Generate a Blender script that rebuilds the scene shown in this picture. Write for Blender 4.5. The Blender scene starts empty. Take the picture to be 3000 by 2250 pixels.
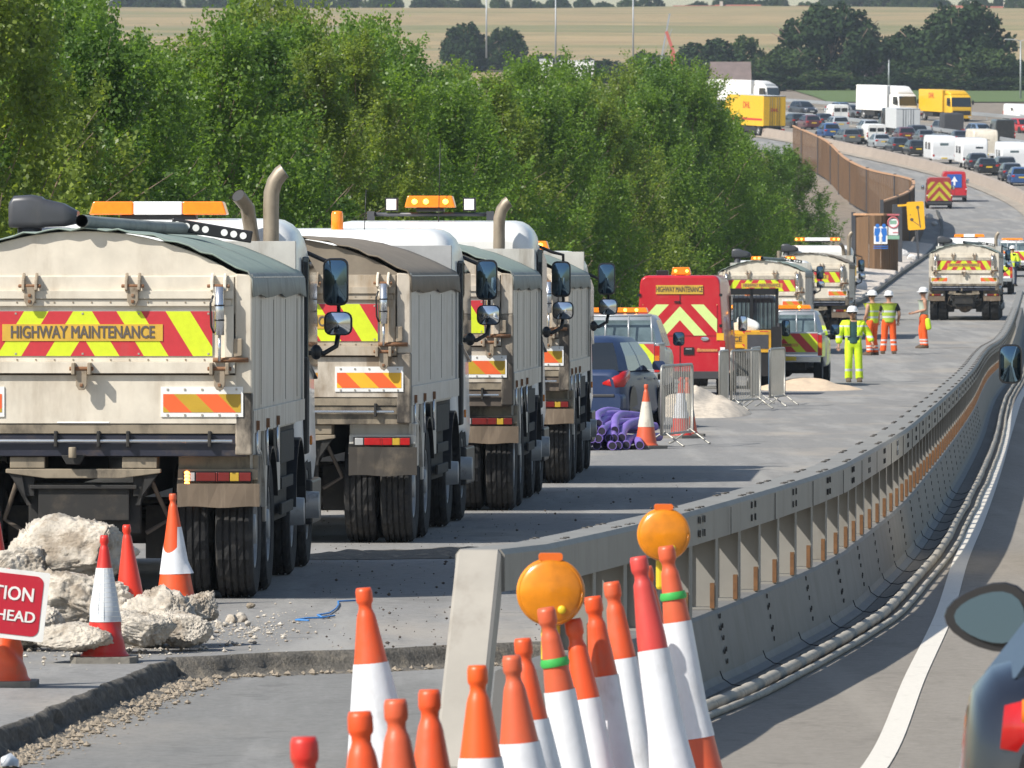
import bpy, bmesh, math, random
import numpy as np
from math import sin, cos, pi, radians, atan, atan2, sqrt, hypot
from mathutils import Vector, Matrix, noise

SC = bpy.context.scene
COL = SC.collection
R = random.Random(7)

# ------------------------------------------------------------------ camera, sky, sun, exposure
F = 24000.0 / 3000.0            # focal length in picture widths
CAMZ = 2.47
PITCH = atan(335 / 24000.0)
cam_d = bpy.data.cameras.new('camera')
cam = bpy.data.objects.new('camera', cam_d); COL.objects.link(cam)
cam.location = (0, 0, CAMZ)
cam.rotation_euler = (pi / 2 - PITCH, 0, 0)
cam_d.sensor_width = 36; cam_d.lens = 36 * F
cam_d.clip_start = 0.5; cam_d.clip_end = 9000
cam_d.dof.use_dof = True; cam_d.dof.focus_distance = 70; cam_d.dof.aperture_fstop = 26
SC.camera = cam

world = bpy.data.worlds.new('World'); SC.world = world; world.use_nodes = True
LDIR = Vector((0.60, 0.42, -0.68)).normalized()       # the way sunlight travels
nt = world.node_tree
sky = nt.nodes.new('ShaderNodeTexSky'); sky.sky_type = 'NISHITA'; sky.sun_disc = False
sky.sun_elevation = math.asin(-LDIR.z); sky.sun_rotation = atan2(-LDIR.x, -LDIR.y)
sky.air_density = 1.2; sky.dust_density = 1.0
nt.links.new(sky.outputs[0], nt.nodes['Background'].inputs[0])
nt.nodes['Background'].inputs[1].default_value = 0.105

sun_d = bpy.data.lights.new('sun', 'SUN'); sun_d.energy = 5.0; sun_d.angle = radians(0.55)
sun_d.color = (1.0, 0.95, 0.86)
sun = bpy.data.objects.new('sun', sun_d); COL.objects.link(sun)
sun.rotation_euler = LDIR.to_track_quat('-Z', 'Y').to_euler()
sun.location = (-60, -60, 120)

SC.view_settings.view_transform = 'Standard'; SC.view_settings.look = 'None'
SC.view_settings.exposure = 0.32; SC.view_settings.gamma = 1.0
SC.cycles.max_bounces = 6; SC.cycles.transparent_max_bounces = 8
SC.cycles.volume_bounces = 0; SC.cycles.use_denoising = True
SC.cycles.sample_clamp_indirect = 6

# ------------------------------------------------------------------ the lie of the land
def pchip(knots):
    xs = [k[0] for k in knots]; ys = [k[1] for k in knots]; n = len(xs)
    h = [xs[i+1]-xs[i] for i in range(n-1)]; dl = [(ys[i+1]-ys[i])/h[i] for i in range(n-1)]
    m = [dl[0]] + [0]*(n-2) + [dl[-1]]
    for i in range(1, n-1):
        m[i] = (dl[i-1]*h[i] + dl[i]*h[i-1])/(h[i-1]+h[i])
    def f(x):
        if x <= xs[0]: return ys[0] + (x-xs[0])*m[0]
        if x >= xs[-1]: return ys[-1] + (x-xs[-1])*m[-1]
        lo = 0
        while x > xs[lo+1]: lo += 1
        t = (x-xs[lo])/h[lo]; t2 = t*t; t3 = t2*t
        return (2*t3-3*t2+1)*ys[lo] + (t3-2*t2+t)*h[lo]*m[lo] + (-2*t3+3*t2)*ys[lo+1] + (t3-t2)*h[lo]*m[lo+1]
    return f
zr = pchip([(-40,.6),(0,.42),(20,.36),(30,.31),(34,.26),(38,.10),(42,.01),(50,0),(75,0),(100,-.02),(160,-.15),(200,-.25),(240,.02),(300,.66),
            (400,2.2),(500,4.2),(600,6.9),(700,11.0),(800,15.2),(900,19.3),(1000,23.3),(1100,26.6),(1200,30),(1400,40.3),(1900,63.2),(1960,65),(2060,66.2),(2300,66),(3200,50)])
# left edge of the live carriageway (foot of the barrier) and left edge of the closed lanes
edge = pchip([(0,-1.6),(30,-.75),(38.6,.05),(44.3,.65),(47.5,1.12),(53,1.84),(59.5,2.55),(69.6,3.39),(81.6,4.26),(95.7,5.24),(119,6.8),(151,8.82),(165,9.72),(219,13.4),(300,20),(400,27.5),(500,34.2),(560,37.4),(620,39.1),
            (660,38.4),(700,36),(750,31.9),(800,27),(850,19.5),(900,9),(950,-4),(1000,-20),(1100,-60)])
left = pchip([(0,-11),(30,-8.6),(62,-6.8),(100,-4),(160,.3),(240,6.8),(325,13.4),(400,18.75),(480,24.6),(580,30),(620,31.4),(660,31),(720,28),(800,19),(850,11),(900,0),(1000,-30),(1100,-72)])

def proj(x, y, z):                       # world -> photo pixels (3000 x 2250)
    dz = z - CAMZ
    dep = y*cos(PITCH) - dz*sin(PITCH); up = y*sin(PITCH) + dz*cos(PITCH)
    return 1500 + 24000*x/dep, 1125 - 24000*up/dep
def at(px, py, y):                       # point at distance y on the sight line of a photo pixel
    a = (1125-py)/24000.0; b = (px-1500)/24000.0
    d = y/(cos(PITCH)+a*sin(PITCH))
    return Vector((b*d, y, CAMZ + d*(a*cos(PITCH)-sin(PITCH))))
def gp(px, py):                          # where the sight line meets the ground
    lo, hi = 36.0, 1900.0
    for _ in range(60):
        m = (lo+hi)/2
        if proj(0, m, zr(m))[1] > py: lo = m
        else: hi = m
    return at(px, py, lo)

# ------------------------------------------------------------------ building meshes
class MB:
    def __init__(s): s.v=[]; s.f=[]; s.mi=[]; s.sm=[]
    def add(s, vs, fs, mi=0, smooth=False, T=None):
        b = len(s.v)
        s.v += [tuple(T @ Vector(v)) for v in vs] if T is not None else [tuple(v) for v in vs]
        for k, f in enumerate(fs):
            s.f.append([i+b for i in f]); s.mi.append(mi[k] if isinstance(mi, list) else mi); s.sm.append(smooth)
        return s
    def box(s, x0, x1, y0, y1, z0, z1, mi=0, T=None):
        v = [(x0,y0,z0),(x1,y0,z0),(x1,y1,z0),(x0,y1,z0),(x0,y0,z1),(x1,y0,z1),(x1,y1,z1),(x0,y1,z1)]
        return s.add(v, [(3,2,1,0),(4,5,6,7),(0,1,5,4),(1,2,6,5),(2,3,7,6),(3,0,4,7)], mi, False, T)
    def beam(s, p, q, w, h, mi=0, up=(0,0,1)):
        p = Vector(p); q = Vector(q); d = (q-p); L = d.length; d.normalize()
        u = Vector(up)
        if abs(d.dot(u)) > .98: u = Vector((0,1,0))
        x = d.cross(u).normalized(); z = x.cross(d).normalized()
        T = Matrix(((x.x,d.x,z.x,p.x),(x.y,d.y,z.y,p.y),(x.z,d.z,z.z,p.z),(0,0,0,1)))
        return s.box(-w/2, w/2, 0, L, -h/2, h/2, mi, T)
    def tube(s, pts, r, n=10, mi=0, cap=True, radii=None, smooth=True):
        pts = [Vector(p) for p in pts]; k = len(pts); vs = []
        prev = None
        for i, p in enumerate(pts):
            d = (pts[min(i+1,k-1)]-pts[max(i-1,0)]).normalized()
            if prev is None:
                u = Vector((0,0,1)) if abs(d.z) < .9 else Vector((1,0,0))
            else: u = prev
            x = (u - d*u.dot(d)).normalized(); prev = x; y = d.cross(x)
            rr = radii[i] if radii else r
            for j in range(n):
                a = 2*pi*j/n; vs.append(p + x*(rr*cos(a)) + y*(rr*sin(a)))
        fs = [(i*n+j, i*n+(j+1)%n, (i+1)*n+(j+1)%n, (i+1)*n+j) for i in range(k-1) for j in range(n)]
        s.add(vs, fs, mi, smooth)
        if cap:
            b = len(s.v)-k*n
            s.f += [[b+j for j in reversed(range(n))], [b+(k-1)*n+j for j in range(n)]]; s.mi += [mi,mi]; s.sm += [False,False]
        return s
    def lathe(s, prof, n=24, mi=0, T=None, smooth=True, cap=True):   # profile (r, z) about z
        k = len(prof); vs = [(r*cos(2*pi*j/n), r*sin(2*pi*j/n), z) for r, z in prof for j in range(n)]
        fs = [(i*n+j, i*n+(j+1)%n, (i+1)*n+(j+1)%n, (i+1)*n+j) for i in range(k-1) for j in range(n)]
        m = [mi]*len(fs) if not isinstance(mi, list) else [mi[i] for i in range(k-1) for j in range(n)]
        s.add(vs, fs, m, smooth, T)
        if cap:
            b = len(s.v)-k*n
            s.f += [[b+j for j in reversed(range(n))], [b+(k-1)*n+j for j in range(n)]]
            s.mi += [m[0], m[-1]]; s.sm += [False, False]
        return s
    def prism(s, poly, ax, d0, d1, mi=0, T=None):      # extrude a 2-D outline along an axis ('x','y','z')
        def P(a, b, d): return {'x':(d,a,b), 'y':(a,d,b), 'z':(a,b,d)}[ax]
        n = len(poly); vs = [P(a,b,d0) for a,b in poly] + [P(a,b,d1) for a,b in poly]
        fs = [tuple(range(n))[::-1], tuple(range(n,2*n))] + [(i,(i+1)%n,n+(i+1)%n,n+i) for i in range(n)]
        if ax == 'y': fs = [f[::-1] for f in fs]
        area = sum(poly[i][0]*poly[(i+1)%n][1]-poly[(i+1)%n][0]*poly[i][1] for i in range(n))
        if (area < 0) != (d1 < d0): fs = [f[::-1] for f in fs]
        return s.add(vs, fs, mi, False, T)
    def loft(s, rings, mi=0, cap=True, smooth=True, T=None, mif=None):
        n = len(rings[0]); k = len(rings); vs = [p for r in rings for p in r]
        fs = [(i*n+j, i*n+(j+1)%n, (i+1)*n+(j+1)%n, (i+1)*n+j) for i in range(k-1) for j in range(n)]
        m = [mif(i,j) for i in range(k-1) for j in range(n)] if mif else mi
        s.add(vs, fs, m, smooth, T)
        if cap:
            b = len(s.v)-k*n
            s.f += [[b+j for j in reversed(range(n))], [b+(k-1)*n+j for j in range(n)]]
            s.mi += [mi,mi]; s.sm += [False,False]
        return s
    def ball(s, c, rx, ry=None, rz=None, n=12, mi=0):
        ry = ry or rx; rz = rz or rx; k = n//2
        vs = []; fs = []
        for i in range(1,k):
            t = pi*i/k
            for j in range(n): vs.append((c[0]+rx*sin(t)*cos(2*pi*j/n), c[1]+ry*sin(t)*sin(2*pi*j/n), c[2]+rz*cos(t)))
        vs += [(c[0],c[1],c[2]+rz),(c[0],c[1],c[2]-rz)]; a=len(vs)-2; b=a+1
        for i in range(k-2):
            for j in range(n): fs.append((i*n+j,(i+1)*n+j,(i+1)*n+(j+1)%n,i*n+(j+1)%n))
        for j in range(n): fs.append((a,j,(j+1)%n)); fs.append((b,(k-2)*n+(j+1)%n,(k-2)*n+j))
        return s.add(vs, fs, mi, True)
    def mesh(s, name):
        me = bpy.data.meshes.new(name); me.from_pydata(s.v, [], s.f)
        me.polygons.foreach_set('material_index', s.mi); me.polygons.foreach_set('use_smooth', s.sm)
        return me
    def build(s, name, mats, parent=None, bevel=0, seg=2, fix=True):
        me = s.mesh(name)
        if fix:
            bm = bmesh.new(); bm.from_mesh(me); bmesh.ops.recalc_face_normals(bm, faces=bm.faces); bm.to_mesh(me); bm.free()
        for m in (mats if isinstance(mats, (list,tuple)) else [mats]): me.materials.append(m)
        return link(name, me, parent, bevel, seg)
def link(name, me, parent=None, bevel=0, seg=2):
    o = bpy.data.objects.new(name, me); COL.objects.link(o)
    if parent is not None: o.parent = parent
    if bevel:
        b = o.modifiers.new('bevel','BEVEL'); b.width = bevel; b.segments = seg; b.limit_method = 'ANGLE'; b.angle_limit = radians(38)
        b.harden_normals = False
    return o
def tag(o, label=None, cat=None, group=None, kind=None):
    if label: o['label'] = label
    if cat: o['category'] = cat
    if group: o['group'] = group
    if kind: o['kind'] = kind
    return o
def thing(name, label, cat, loc=(0,0,0), rz=0, group=None, rx=0):
    o = bpy.data.objects.new(name, None); COL.objects.link(o); o.empty_display_size = .2
    o.location = loc; o.rotation_euler = (rx,0,rz)
    return tag(o, label, cat, group)
def copy_tree(o, parent=None):
    c = o.copy(); COL.objects.link(c)
    if parent is not None: c.parent = parent
    for ch in list(o.children): copy_tree(ch, c)
    return c
def struct(o): o['kind'] = 'structure'; return o
def rrect(hw, z0, z1, r, y, n=3, cx=0):
    r = min(r, hw*.99, (z1-z0)*.499); pts = []
    for (sx, cz, a0) in ((1,z0+r,-pi/2),(1,z1-r,0),(-1,z1-r,pi/2),(-1,z0+r,pi)):
        for k in range(n+1):
            a = a0 + pi/2*k/n
            pts.append((cx+sx*(hw-r)+r*cos(a), y, cz+r*sin(a)))
    return pts
def clip_poly(poly, x0, x1, z0, z1):
    for ax, lim, keep in ((0,x0,1),(0,x1,-1),(1,z0,1),(1,z1,-1)):
        out = []
        for i in range(len(poly)):
            a = poly[i]; b = poly[(i+1)%len(poly)]
            ia = (a[ax]-lim)*keep >= -1e-9; ib = (b[ax]-lim)*keep >= -1e-9
            if ia: out.append(a)
            if ia != ib:
                t = (lim-a[ax])/(b[ax]-a[ax]); out.append((a[0]+t*(b[0]-a[0]), a[1]+t*(b[1]-a[1])))
        poly = out
        if not poly: return []
    return poly
def stripes(mb, x0, x1, z0, z1, y, w, slope=.62, cx=None, mi=(0,1), phase=0, sgn=1):
    """diagonal stripes; cx = apex line of a chevron (mirrored halves), else plain diagonals"""
    halves = [(x0,x1,x0,1)] if cx is None else [(x0,cx,cx,-1),(cx,x1,cx,1)]
    for a, b, o, sg in halves:
        sg *= sgn
        for k in range(-40, 60):
            u0 = k*w+phase; u1 = u0+w
            # lines x = o + sg*(u - slope*(z-z0))
            poly = [(o+sg*(u0-slope*0), z0),(o+sg*(u1-slope*0), z0),(o+sg*(u1-slope*(z1-z0)), z1),(o+sg*(u0-slope*(z1-z0)), z1)]
            poly = clip_poly(poly, a, b, z0, z1)
            if len(poly) < 3: continue
            ar = sum(poly[i][0]*poly[(i+1)%len(poly)][1]-poly[(i+1)%len(poly)][0]*poly[i][1] for i in range(len(poly)))
            if abs(ar) < 1e-6: continue
            if ar < 0: poly = poly[::-1]
            mb.add([(px,y,pz) for px,pz in poly], [tuple(range(len(poly)))], mi[k%2])
def text_mesh(txt, size, depth=.002, sx=1.0, weight=0.0, align='CENTER'):
    cu = bpy.data.curves.new('lettering','FONT'); cu.body = txt; cu.size = size; cu.extrude = depth; cu.offset = 0
    cu.align_x = align; cu.align_y = 'CENTER'; cu.resolution_u = 3
    ob = bpy.data.objects.new('lettering', cu); COL.objects.link(ob)
    dg = bpy.context.evaluated_depsgraph_get(); me = bpy.data.meshes.new_from_object(ob.evaluated_get(dg))
    bpy.data.objects.remove(ob); bpy.data.curves.remove(cu)
    if weight:                                          # heavier strokes: the same outline again a little to each side
        bm = bmesh.new()
        for k, (dx, dy) in enumerate(((0,0),(weight,weight*.5),(-weight,-weight*.5),(weight,-weight*.5),(-weight,weight*.5))):
            m2 = me.copy(); m2.transform(Matrix.Translation((dx, dy, .0004*k))); bm.from_mesh(m2); bpy.data.meshes.remove(m2)
        bm.to_mesh(me); bm.free()
    M = Matrix.Rotation(pi/2, 4, 'X') @ Matrix.Diagonal((sx,1,1,1)); me.transform(M)
    return me
def lettering(name, txt, size, loc, m, parent=None, sx=1.0, weight=0.0, rot=(0,0,0), align='CENTER'):
    me = text_mesh(txt, size, .002, sx, weight, align); me.materials.append(m)
    o = link(name, me, parent); o.location = loc; o.rotation_euler = rot
    return o

# ------------------------------------------------------------------ materials
def mat(name, col, rough=.6, metal=0, var=.12, scale=6, stretch=(1,1,1), dirt=None, damt=.5, dscale=2.5, dstretch=(1,1,.25), dlo=.5, dhi=.75,
        bump=0, bscale=40, coat=0, spec=.5, sss=0, emit=0, ecol=None, det=6, trans=0, alpha=1, detail_col=None):
    m = bpy.data.materials.new(name); m.use_nodes = True; n = m.node_tree; b = n.nodes['Principled BSDF']
    b.inputs['Roughness'].default_value = rough; b.inputs['Metallic'].default_value = metal
    b.inputs['Specular IOR Level'].default_value = spec
    b.inputs['Base Color'].default_value = (*col, 1)
    if coat: b.inputs['Coat Weight'].default_value = coat; b.inputs['Coat Roughness'].default_value = .06
    if emit: b.inputs['Emission Color'].default_value = (*(ecol or col),1); b.inputs['Emission Strength'].default_value = emit
    if trans: b.inputs['Transmission Weight'].default_value = trans
    if var or dirt or bump:
        tc = n.nodes.new('ShaderNodeTexCoord'); oi = n.nodes.new('ShaderNodeObjectInfo'); ofs = n.nodes.new('ShaderNodeVectorMath'); ofs.operation = 'SCALE'
        ofs.inputs[0].default_value = (37, 53, 11); n.links.new(oi.outputs['Random'], ofs.inputs['Scale'])   # every object its own stains
        def noise_(sc, st, det=6, rough=.6):
            mp = n.nodes.new('ShaderNodeMapping'); mp.inputs['Scale'].default_value = st
            n.links.new(tc.outputs['Object'], mp.inputs[0]); n.links.new(ofs.outputs[0], mp.inputs['Location'])
            t = n.nodes.new('ShaderNodeTexNoise'); t.inputs['Scale'].default_value = sc; t.inputs['Detail'].default_value = det; t.inputs['Roughness'].default_value = rough
            n.links.new(mp.outputs[0], t.inputs[0]); return t
        cur = None
        if var:
            t = noise_(scale, stretch, det); mr = n.nodes.new('ShaderNodeMapRange')
            mr.inputs[1].default_value=.3; mr.inputs[2].default_value=.7; mr.inputs[3].default_value=1-var; mr.inputs[4].default_value=1+var
            n.links.new(t.outputs[0], mr.inputs[0])
            mx = n.nodes.new('ShaderNodeMix'); mx.data_type='RGBA'; mx.blend_type='MULTIPLY'; mx.inputs[0].default_value=1
            mx.inputs[6].default_value=(*col,1); n.links.new(mr.outputs[0], mx.inputs[7]); cur = mx.outputs[2]
        if dirt:
            t = noise_(dscale, dstretch, 8, .65); mr = n.nodes.new('ShaderNodeMapRange'); mr.interpolation_type='SMOOTHSTEP'
            mr.inputs[1].default_value=dlo; mr.inputs[2].default_value=dhi; mr.inputs[3].default_value=0; mr.inputs[4].default_value=damt
            n.links.new(t.outputs[0], mr.inputs[0])
            mx = n.nodes.new('ShaderNodeMix'); mx.data_type='RGBA'; n.links.new(mr.outputs[0], mx.inputs[0])
            if cur: n.links.new(cur, mx.inputs[6])
            else: mx.inputs[6].default_value=(*col,1)
            mx.inputs[7].default_value=(*dirt,1); cur = mx.outputs[2]
        if cur: n.links.new(cur, b.inputs['Base Color'])
        if bump:
            t = noise_(bscale, (1,1,1), 6, .65); bp = n.nodes.new('ShaderNodeBump'); bp.inputs['Strength'].default_value=bump; bp.inputs['Distance'].default_value=.02
            n.links.new(t.outputs[0], bp.inputs['Height']); n.links.new(bp.outputs[0], b.inputs['Normal'])
    return m
DIRT = (.16,.115,.075); SOOT = (.03,.026,.022); DUST = (.36,.30,.23)
cream = mat('cream_truck_paint',(.66,.60,.50),.5,dirt=(.30,.235,.165),damt=.55,dscale=2.6,dlo=.46,dhi=.74,var=.09,bump=.05,bscale=9)
cream_s = mat('streaked_side_paint',(.53,.515,.475),.38,dirt=(.20,.165,.125),damt=.75,dscale=3,dstretch=(1,2.2,.16),dlo=.44,dhi=.68,var=.08,spec=.5)
cream_d = mat('grimy_cream_steel',(.26,.215,.155),.65,dirt=SOOT,damt=.85,dscale=4,dlo=.42,dhi=.68,dstretch=(1,1,.5))
soot_post = mat('soot_streaked_steel',(.33,.28,.22),.6,dirt=(.022,.018,.015),damt=.95,dscale=2.2,dstretch=(1,1,.45),dlo=.38,dhi=.56,var=.2)
cream_w = mat('weathered_cream_paint',(.52,.46,.38),.55,dirt=(.20,.14,.085),damt=.8,dscale=3.2,dstretch=(1,1,.35),dlo=.44,dhi=.66,var=.12,bump=.06,bscale=9)
tan_w = mat('rust_washed_grey_paint',(.44,.38,.30),.5,dirt=(.24,.145,.06),damt=.75,dscale=2.6,dstretch=(1,1,.3),dlo=.44,dhi=.66,var=.12)
white = mat('white_cab_paint',(.80,.80,.78),.3,dirt=DUST,damt=.25,dscale=2,dlo=.55,var=.03,coat=.3)
alu = mat('dull_aluminium_side',(.47,.47,.47),.42,.35,dirt=(.25,.2,.15),damt=.5,dscale=3,dstretch=(1,2,.2),dlo=.5,dhi=.8,var=.1)
sootm = mat('sooty_steel',(.10,.08,.065),.8,dirt=(.25,.19,.13),damt=.7,dscale=5,dstretch=(1,1,.4))
chassis = mat('dark_chassis_steel',(.020,.019,.018),.75,dirt=(.075,.06,.045),damt=.6,dscale=7,dstretch=(1,1,1))
navy = mat('oily_blue_black_beam',(.018,.02,.035),.45,dirt=(.10,.07,.045),damt=.5,dscale=6,dstretch=(1,1,1))
rust = mat('rusty_bracket',(.20,.095,.045),.8,dirt=(.35,.27,.19),damt=.6,dscale=15,dstretch=(1,1,1))
hinge = mat('worn_hinge_metal',(.33,.27,.20),.55,.3,dirt=(.10,.06,.035),damt=.7,dscale=14,dstretch=(1,1,1))
chrome = mat('bright_ram_metal',(.62,.64,.67),.22,.85,var=.05)
tyre = mat('tyre_rubber',(.017,.017,.018),.85,dirt=(.09,.078,.066),damt=.65,dscale=6,dstretch=(1,1,1),bump=.4,bscale=55)
rimm = mat('dusty_wheel_rim',(.36,.36,.36),.5,.4,dirt=(.12,.1,.08),damt=.7,dscale=8,dstretch=(1,1,1))
flap = mat('brown_mud_flap',(.16,.12,.085),.85,dirt=(.30,.235,.17),damt=.7,dscale=3,dstretch=(5,1,.6))
flap_d = mat('dirty_black_mud_flap',(.05,.043,.036),.8,dirt=(.15,.12,.085),damt=.6,dscale=5,dstretch=(1,1,1))
tarp = mat('faded_green_tarpaulin',(.24,.30,.26),.75,dirt=(.34,.33,.29),damt=.6,dscale=2,dstretch=(1,1,1),bump=.25,bscale=5)
tarp_side = mat('grey_tarpaulin_skirt',(.27,.29,.27),.7,dirt=(.07,.065,.06),damt=.6,dscale=4,dstretch=(1,1,.3),bump=.4,bscale=6)
tarp_b = mat('brown_mesh_tarpaulin',(.20,.165,.125),.8,dirt=(.28,.24,.18),damt=.5,dscale=2,bump=.2,bscale=8)
black = mat('black_plastic',(.014,.014,.016),.42,var=.1)
grey_pl = mat('dark_grey_plastic',(.055,.058,.068),.4,var=.1,dirt=(.14,.13,.12),damt=.4)
exh = mat('heat_stained_exhaust',(.30,.25,.19),.5,.35,dirt=(.12,.085,.06),damt=.7,dscale=6,dstretch=(1,1,.6))
mirror = mat('mirror_glass',(.7,.74,.78),.04,1,var=0)
mirror_d = mat('dark_mirror_glass',(.13,.20,.26),.03,1,var=0)
glass = mat('vehicle_glass',(.012,.016,.02),.05,0,var=0,spec=.9)
glass_l = mat('pale_vehicle_glass',(.10,.14,.15),.06,0,var=.35,scale=4,spec=.9)
amber = mat('amber_lens',(.85,.22,.01),.2,0,var=.12,scale=25,coat=.5,emit=.18)
amber_on = mat('lit_amber_lamp',(1,.5,.08),.3,0,var=0,emit=6,ecol=(1,.42,.05))
led = mat('lit_orange_indicator',(1,.5,.1),.3,0,var=0,emit=9,ecol=(1,.30,.04))
lens_w = mat('white_lens',(.85,.85,.85),.2,0,var=.03,coat=.4)
red_lens = mat('red_lamp_lens',(.42,.012,.012),.2,0,var=.15,scale=20,coat=.5)
red_dim = mat('grimy_red_lamp_lens',(.16,.012,.010),.35,0,dirt=(.05,.035,.025),damt=.5,dscale=8)
orange_lens = mat('orange_lamp_lens',(.60,.17,.01),.25,0,var=.1,coat=.4)
hv_y = mat('fluorescent_yellow_board',(.62,.72,.025),.45,var=.06,scale=20,dirt=(.4,.4,.15),damt=.35)
hv_r = mat('red_reflective_board',(.52,.035,.045),.45,var=.06,scale=20,dirt=(.35,.15,.12),damt=.35)
pale_y = mat('pale_yellow_reflective',(.62,.76,.28),.45,var=.04)
mk_o = mat('orange_marker_board',(.78,.13,.035),.4,var=.05,emit=0)
mk_y = mat('mustard_marker_board',(.50,.32,.03),.4,var=.08)
mk_y2 = mat('yellow_marker_board',(.80,.44,.03),.4,var=.08)
plate_y = mat('weathered_yellow_plate',(.62,.38,.05),.5,dirt=(.3,.2,.08),damt=.4,dscale=8,dstretch=(1,1,1))
ink = mat('faded_black_lettering',(.07,.06,.055),.6,var=.2,scale=30)
ink_g = mat('grey_brown_lettering',(.115,.095,.085),.6,var=.2,scale=30)
rivet = mat('dull_rivets',(.42,.38,.32),.5,.3,var=0)
# ------------------------------------------------------------------ ground, roads, field
def asphalt(name, col, dust, damt, streak, patch):
    m = mat(name, col, .85, var=.15, scale=14, det=8, bump=.35, bscale=120, spec=.25)
    n = m.node_tree; b = n.nodes['Principled BSDF']; src = b.inputs['Base Color'].links[0].from_socket
    tc = [x for x in n.nodes if x.type == 'TEX_COORD'][0]
    def layer(sc, st, c2, lo, hi, amt, src):
        mp = n.nodes.new('ShaderNodeMapping'); mp.inputs['Scale'].default_value = st; mp.inputs['Rotation'].default_value=(0,0,.07)
        n.links.new(tc.outputs['Object'], mp.inputs[0])
        t = n.nodes.new('ShaderNodeTexNoise'); t.inputs['Scale'].default_value=sc; t.inputs['Detail'].default_value=7; t.inputs['Roughness'].default_value=.62
        n.links.new(mp.outputs[0], t.inputs[0])
        mr = n.nodes.new('ShaderNodeMapRange'); mr.interpolation_type='SMOOTHSTEP'
        mr.inputs[1].default_value=lo; mr.inputs[2].default_value=hi; mr.inputs[3].default_value=0; mr.inputs[4].default_value=amt
        n.links.new(t.outputs[0], mr.inputs[0])
        mx = n.nodes.new('ShaderNodeMix'); mx.data_type='RGBA'; n.links.new(mr.outputs[0], mx.inputs[0]); n.links.new(src, mx.inputs[6]); mx.inputs[7].default_value=(*c2,1)
        return mx.outputs[2]
    src = layer(1.0, streak, patch, .46, .66, .65, src)
    src = layer(.35, (1,.35,1), dust, .50, .72, damt, src)
    src = layer(28, (1,1,1), tuple(c*.55 for c in col), .54, .66, .5, src)
    src = layer(22, (1,1,1), tuple(min(.6,c*1.6) for c in col), .60, .70, .5, src)
    src = layer(.8, (1,.5,1), tuple(c*.62 for c in col), .58, .72, .55, src)
    src = layer(2.6, (1,.7,1), tuple(c*.7 for c in col), .60, .66, .5, src)
    src = layer(.5, (2.4,.05,1), tuple(min(.6,c*1.35) for c in col), .52, .70, .5, src)
    src = layer(3.5, (1,.12,1), tuple(c*.72 for c in col), .58, .72, .5, src)
    n.links.new(src, b.inputs['Base Color']); return m
road_m = asphalt('dusty_grey_asphalt',(.235,.23,.222),(.38,.335,.28),.7,(1.1,.07,1),(.36,.35,.33))
old_m = asphalt('planed_grey_asphalt',(.20,.198,.19),(.33,.30,.26),.5,(1.3,.10,1),(.31,.305,.295))
live_m = asphalt('warm_grey_asphalt',(.245,.222,.192),(.26,.235,.205),.4,(1.2,.05,1),(.27,.245,.215))
paint_m = mat('worn_white_road_paint',(.66,.62,.55),.7,var=.08,scale=30,dirt=(.4,.36,.3),damt=.5,dscale=7,dstretch=(1,.3,1),dlo=.55,dhi=.8)
edge_m = mat('broken_asphalt_edge',(.13,.118,.10),.95,var=.35,scale=30,dirt=(.34,.29,.22),damt=.8,dscale=9,dstretch=(1,1,1),bump=1,bscale=45)
soil_m = mat('bare_soil_and_verge',(.22,.18,.14),.95,var=.35,scale=1.2,dirt=(.10,.105,.05),damt=.6,dscale=.25,dstretch=(1,1,1),bump=.8,bscale=3)
tan_m = mat('pale_concrete_strip',(.33,.285,.23),.9,var=.15,scale=.8,stretch=(1,.2,1))
grass_m = mat('bright_far_grass',(.09,.135,.035),.9,var=.2,scale=.15,stretch=(1,3,1))
field_m = mat('dry_brown_field',(.32,.235,.115),.95,var=.16,scale=.12,stretch=(.6,.5,1))
def field_nodes():
    n = field_m.node_tree; b = n.nodes['Principled BSDF']; src = b.inputs['Base Color'].links[0].from_socket
    tc = [x for x in n.nodes if x.type == 'TEX_COORD'][0]
    for sc, st, c2, lo, hi, amt in ((.03,(.18,1.0,1),(.155,.165,.06),.46,.62,.8),(.22,(.35,1.2,1),(.10,.125,.045),.56,.70,.75),(.5,(.25,1,1),(.34,.26,.15),.55,.75,.6),(.05,(.4,.7,1),(.20,.185,.09),.55,.65,.6)):
        mp = n.nodes.new('ShaderNodeMapping'); mp.inputs['Scale'].default_value = st; n.links.new(tc.outputs['Object'], mp.inputs[0])
        t = n.nodes.new('ShaderNodeTexNoise'); t.inputs['Scale'].default_value=sc; t.inputs['Detail'].default_value=8; n.links.new(mp.outputs[0], t.inputs[0])
        mr = n.nodes.new('ShaderNodeMapRange'); mr.interpolation_type='SMOOTHSTEP'
        for i, v in ((1,lo),(2,hi),(3,0),(4,amt)): mr.inputs[i].default_value=v
        n.links.new(t.outputs[0], mr.inputs[0])
        mx = n.nodes.new('ShaderNodeMix'); mx.data_type='RGBA'; n.links.new(mr.outputs[0], mx.inputs[0]); n.links.new(src, mx.inputs[6]); mx.inputs[7].default_value=(*c2,1); src = mx.outputs[2]
    n.links.new(src, b.inputs['Base Color'])
field_nodes()

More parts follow.
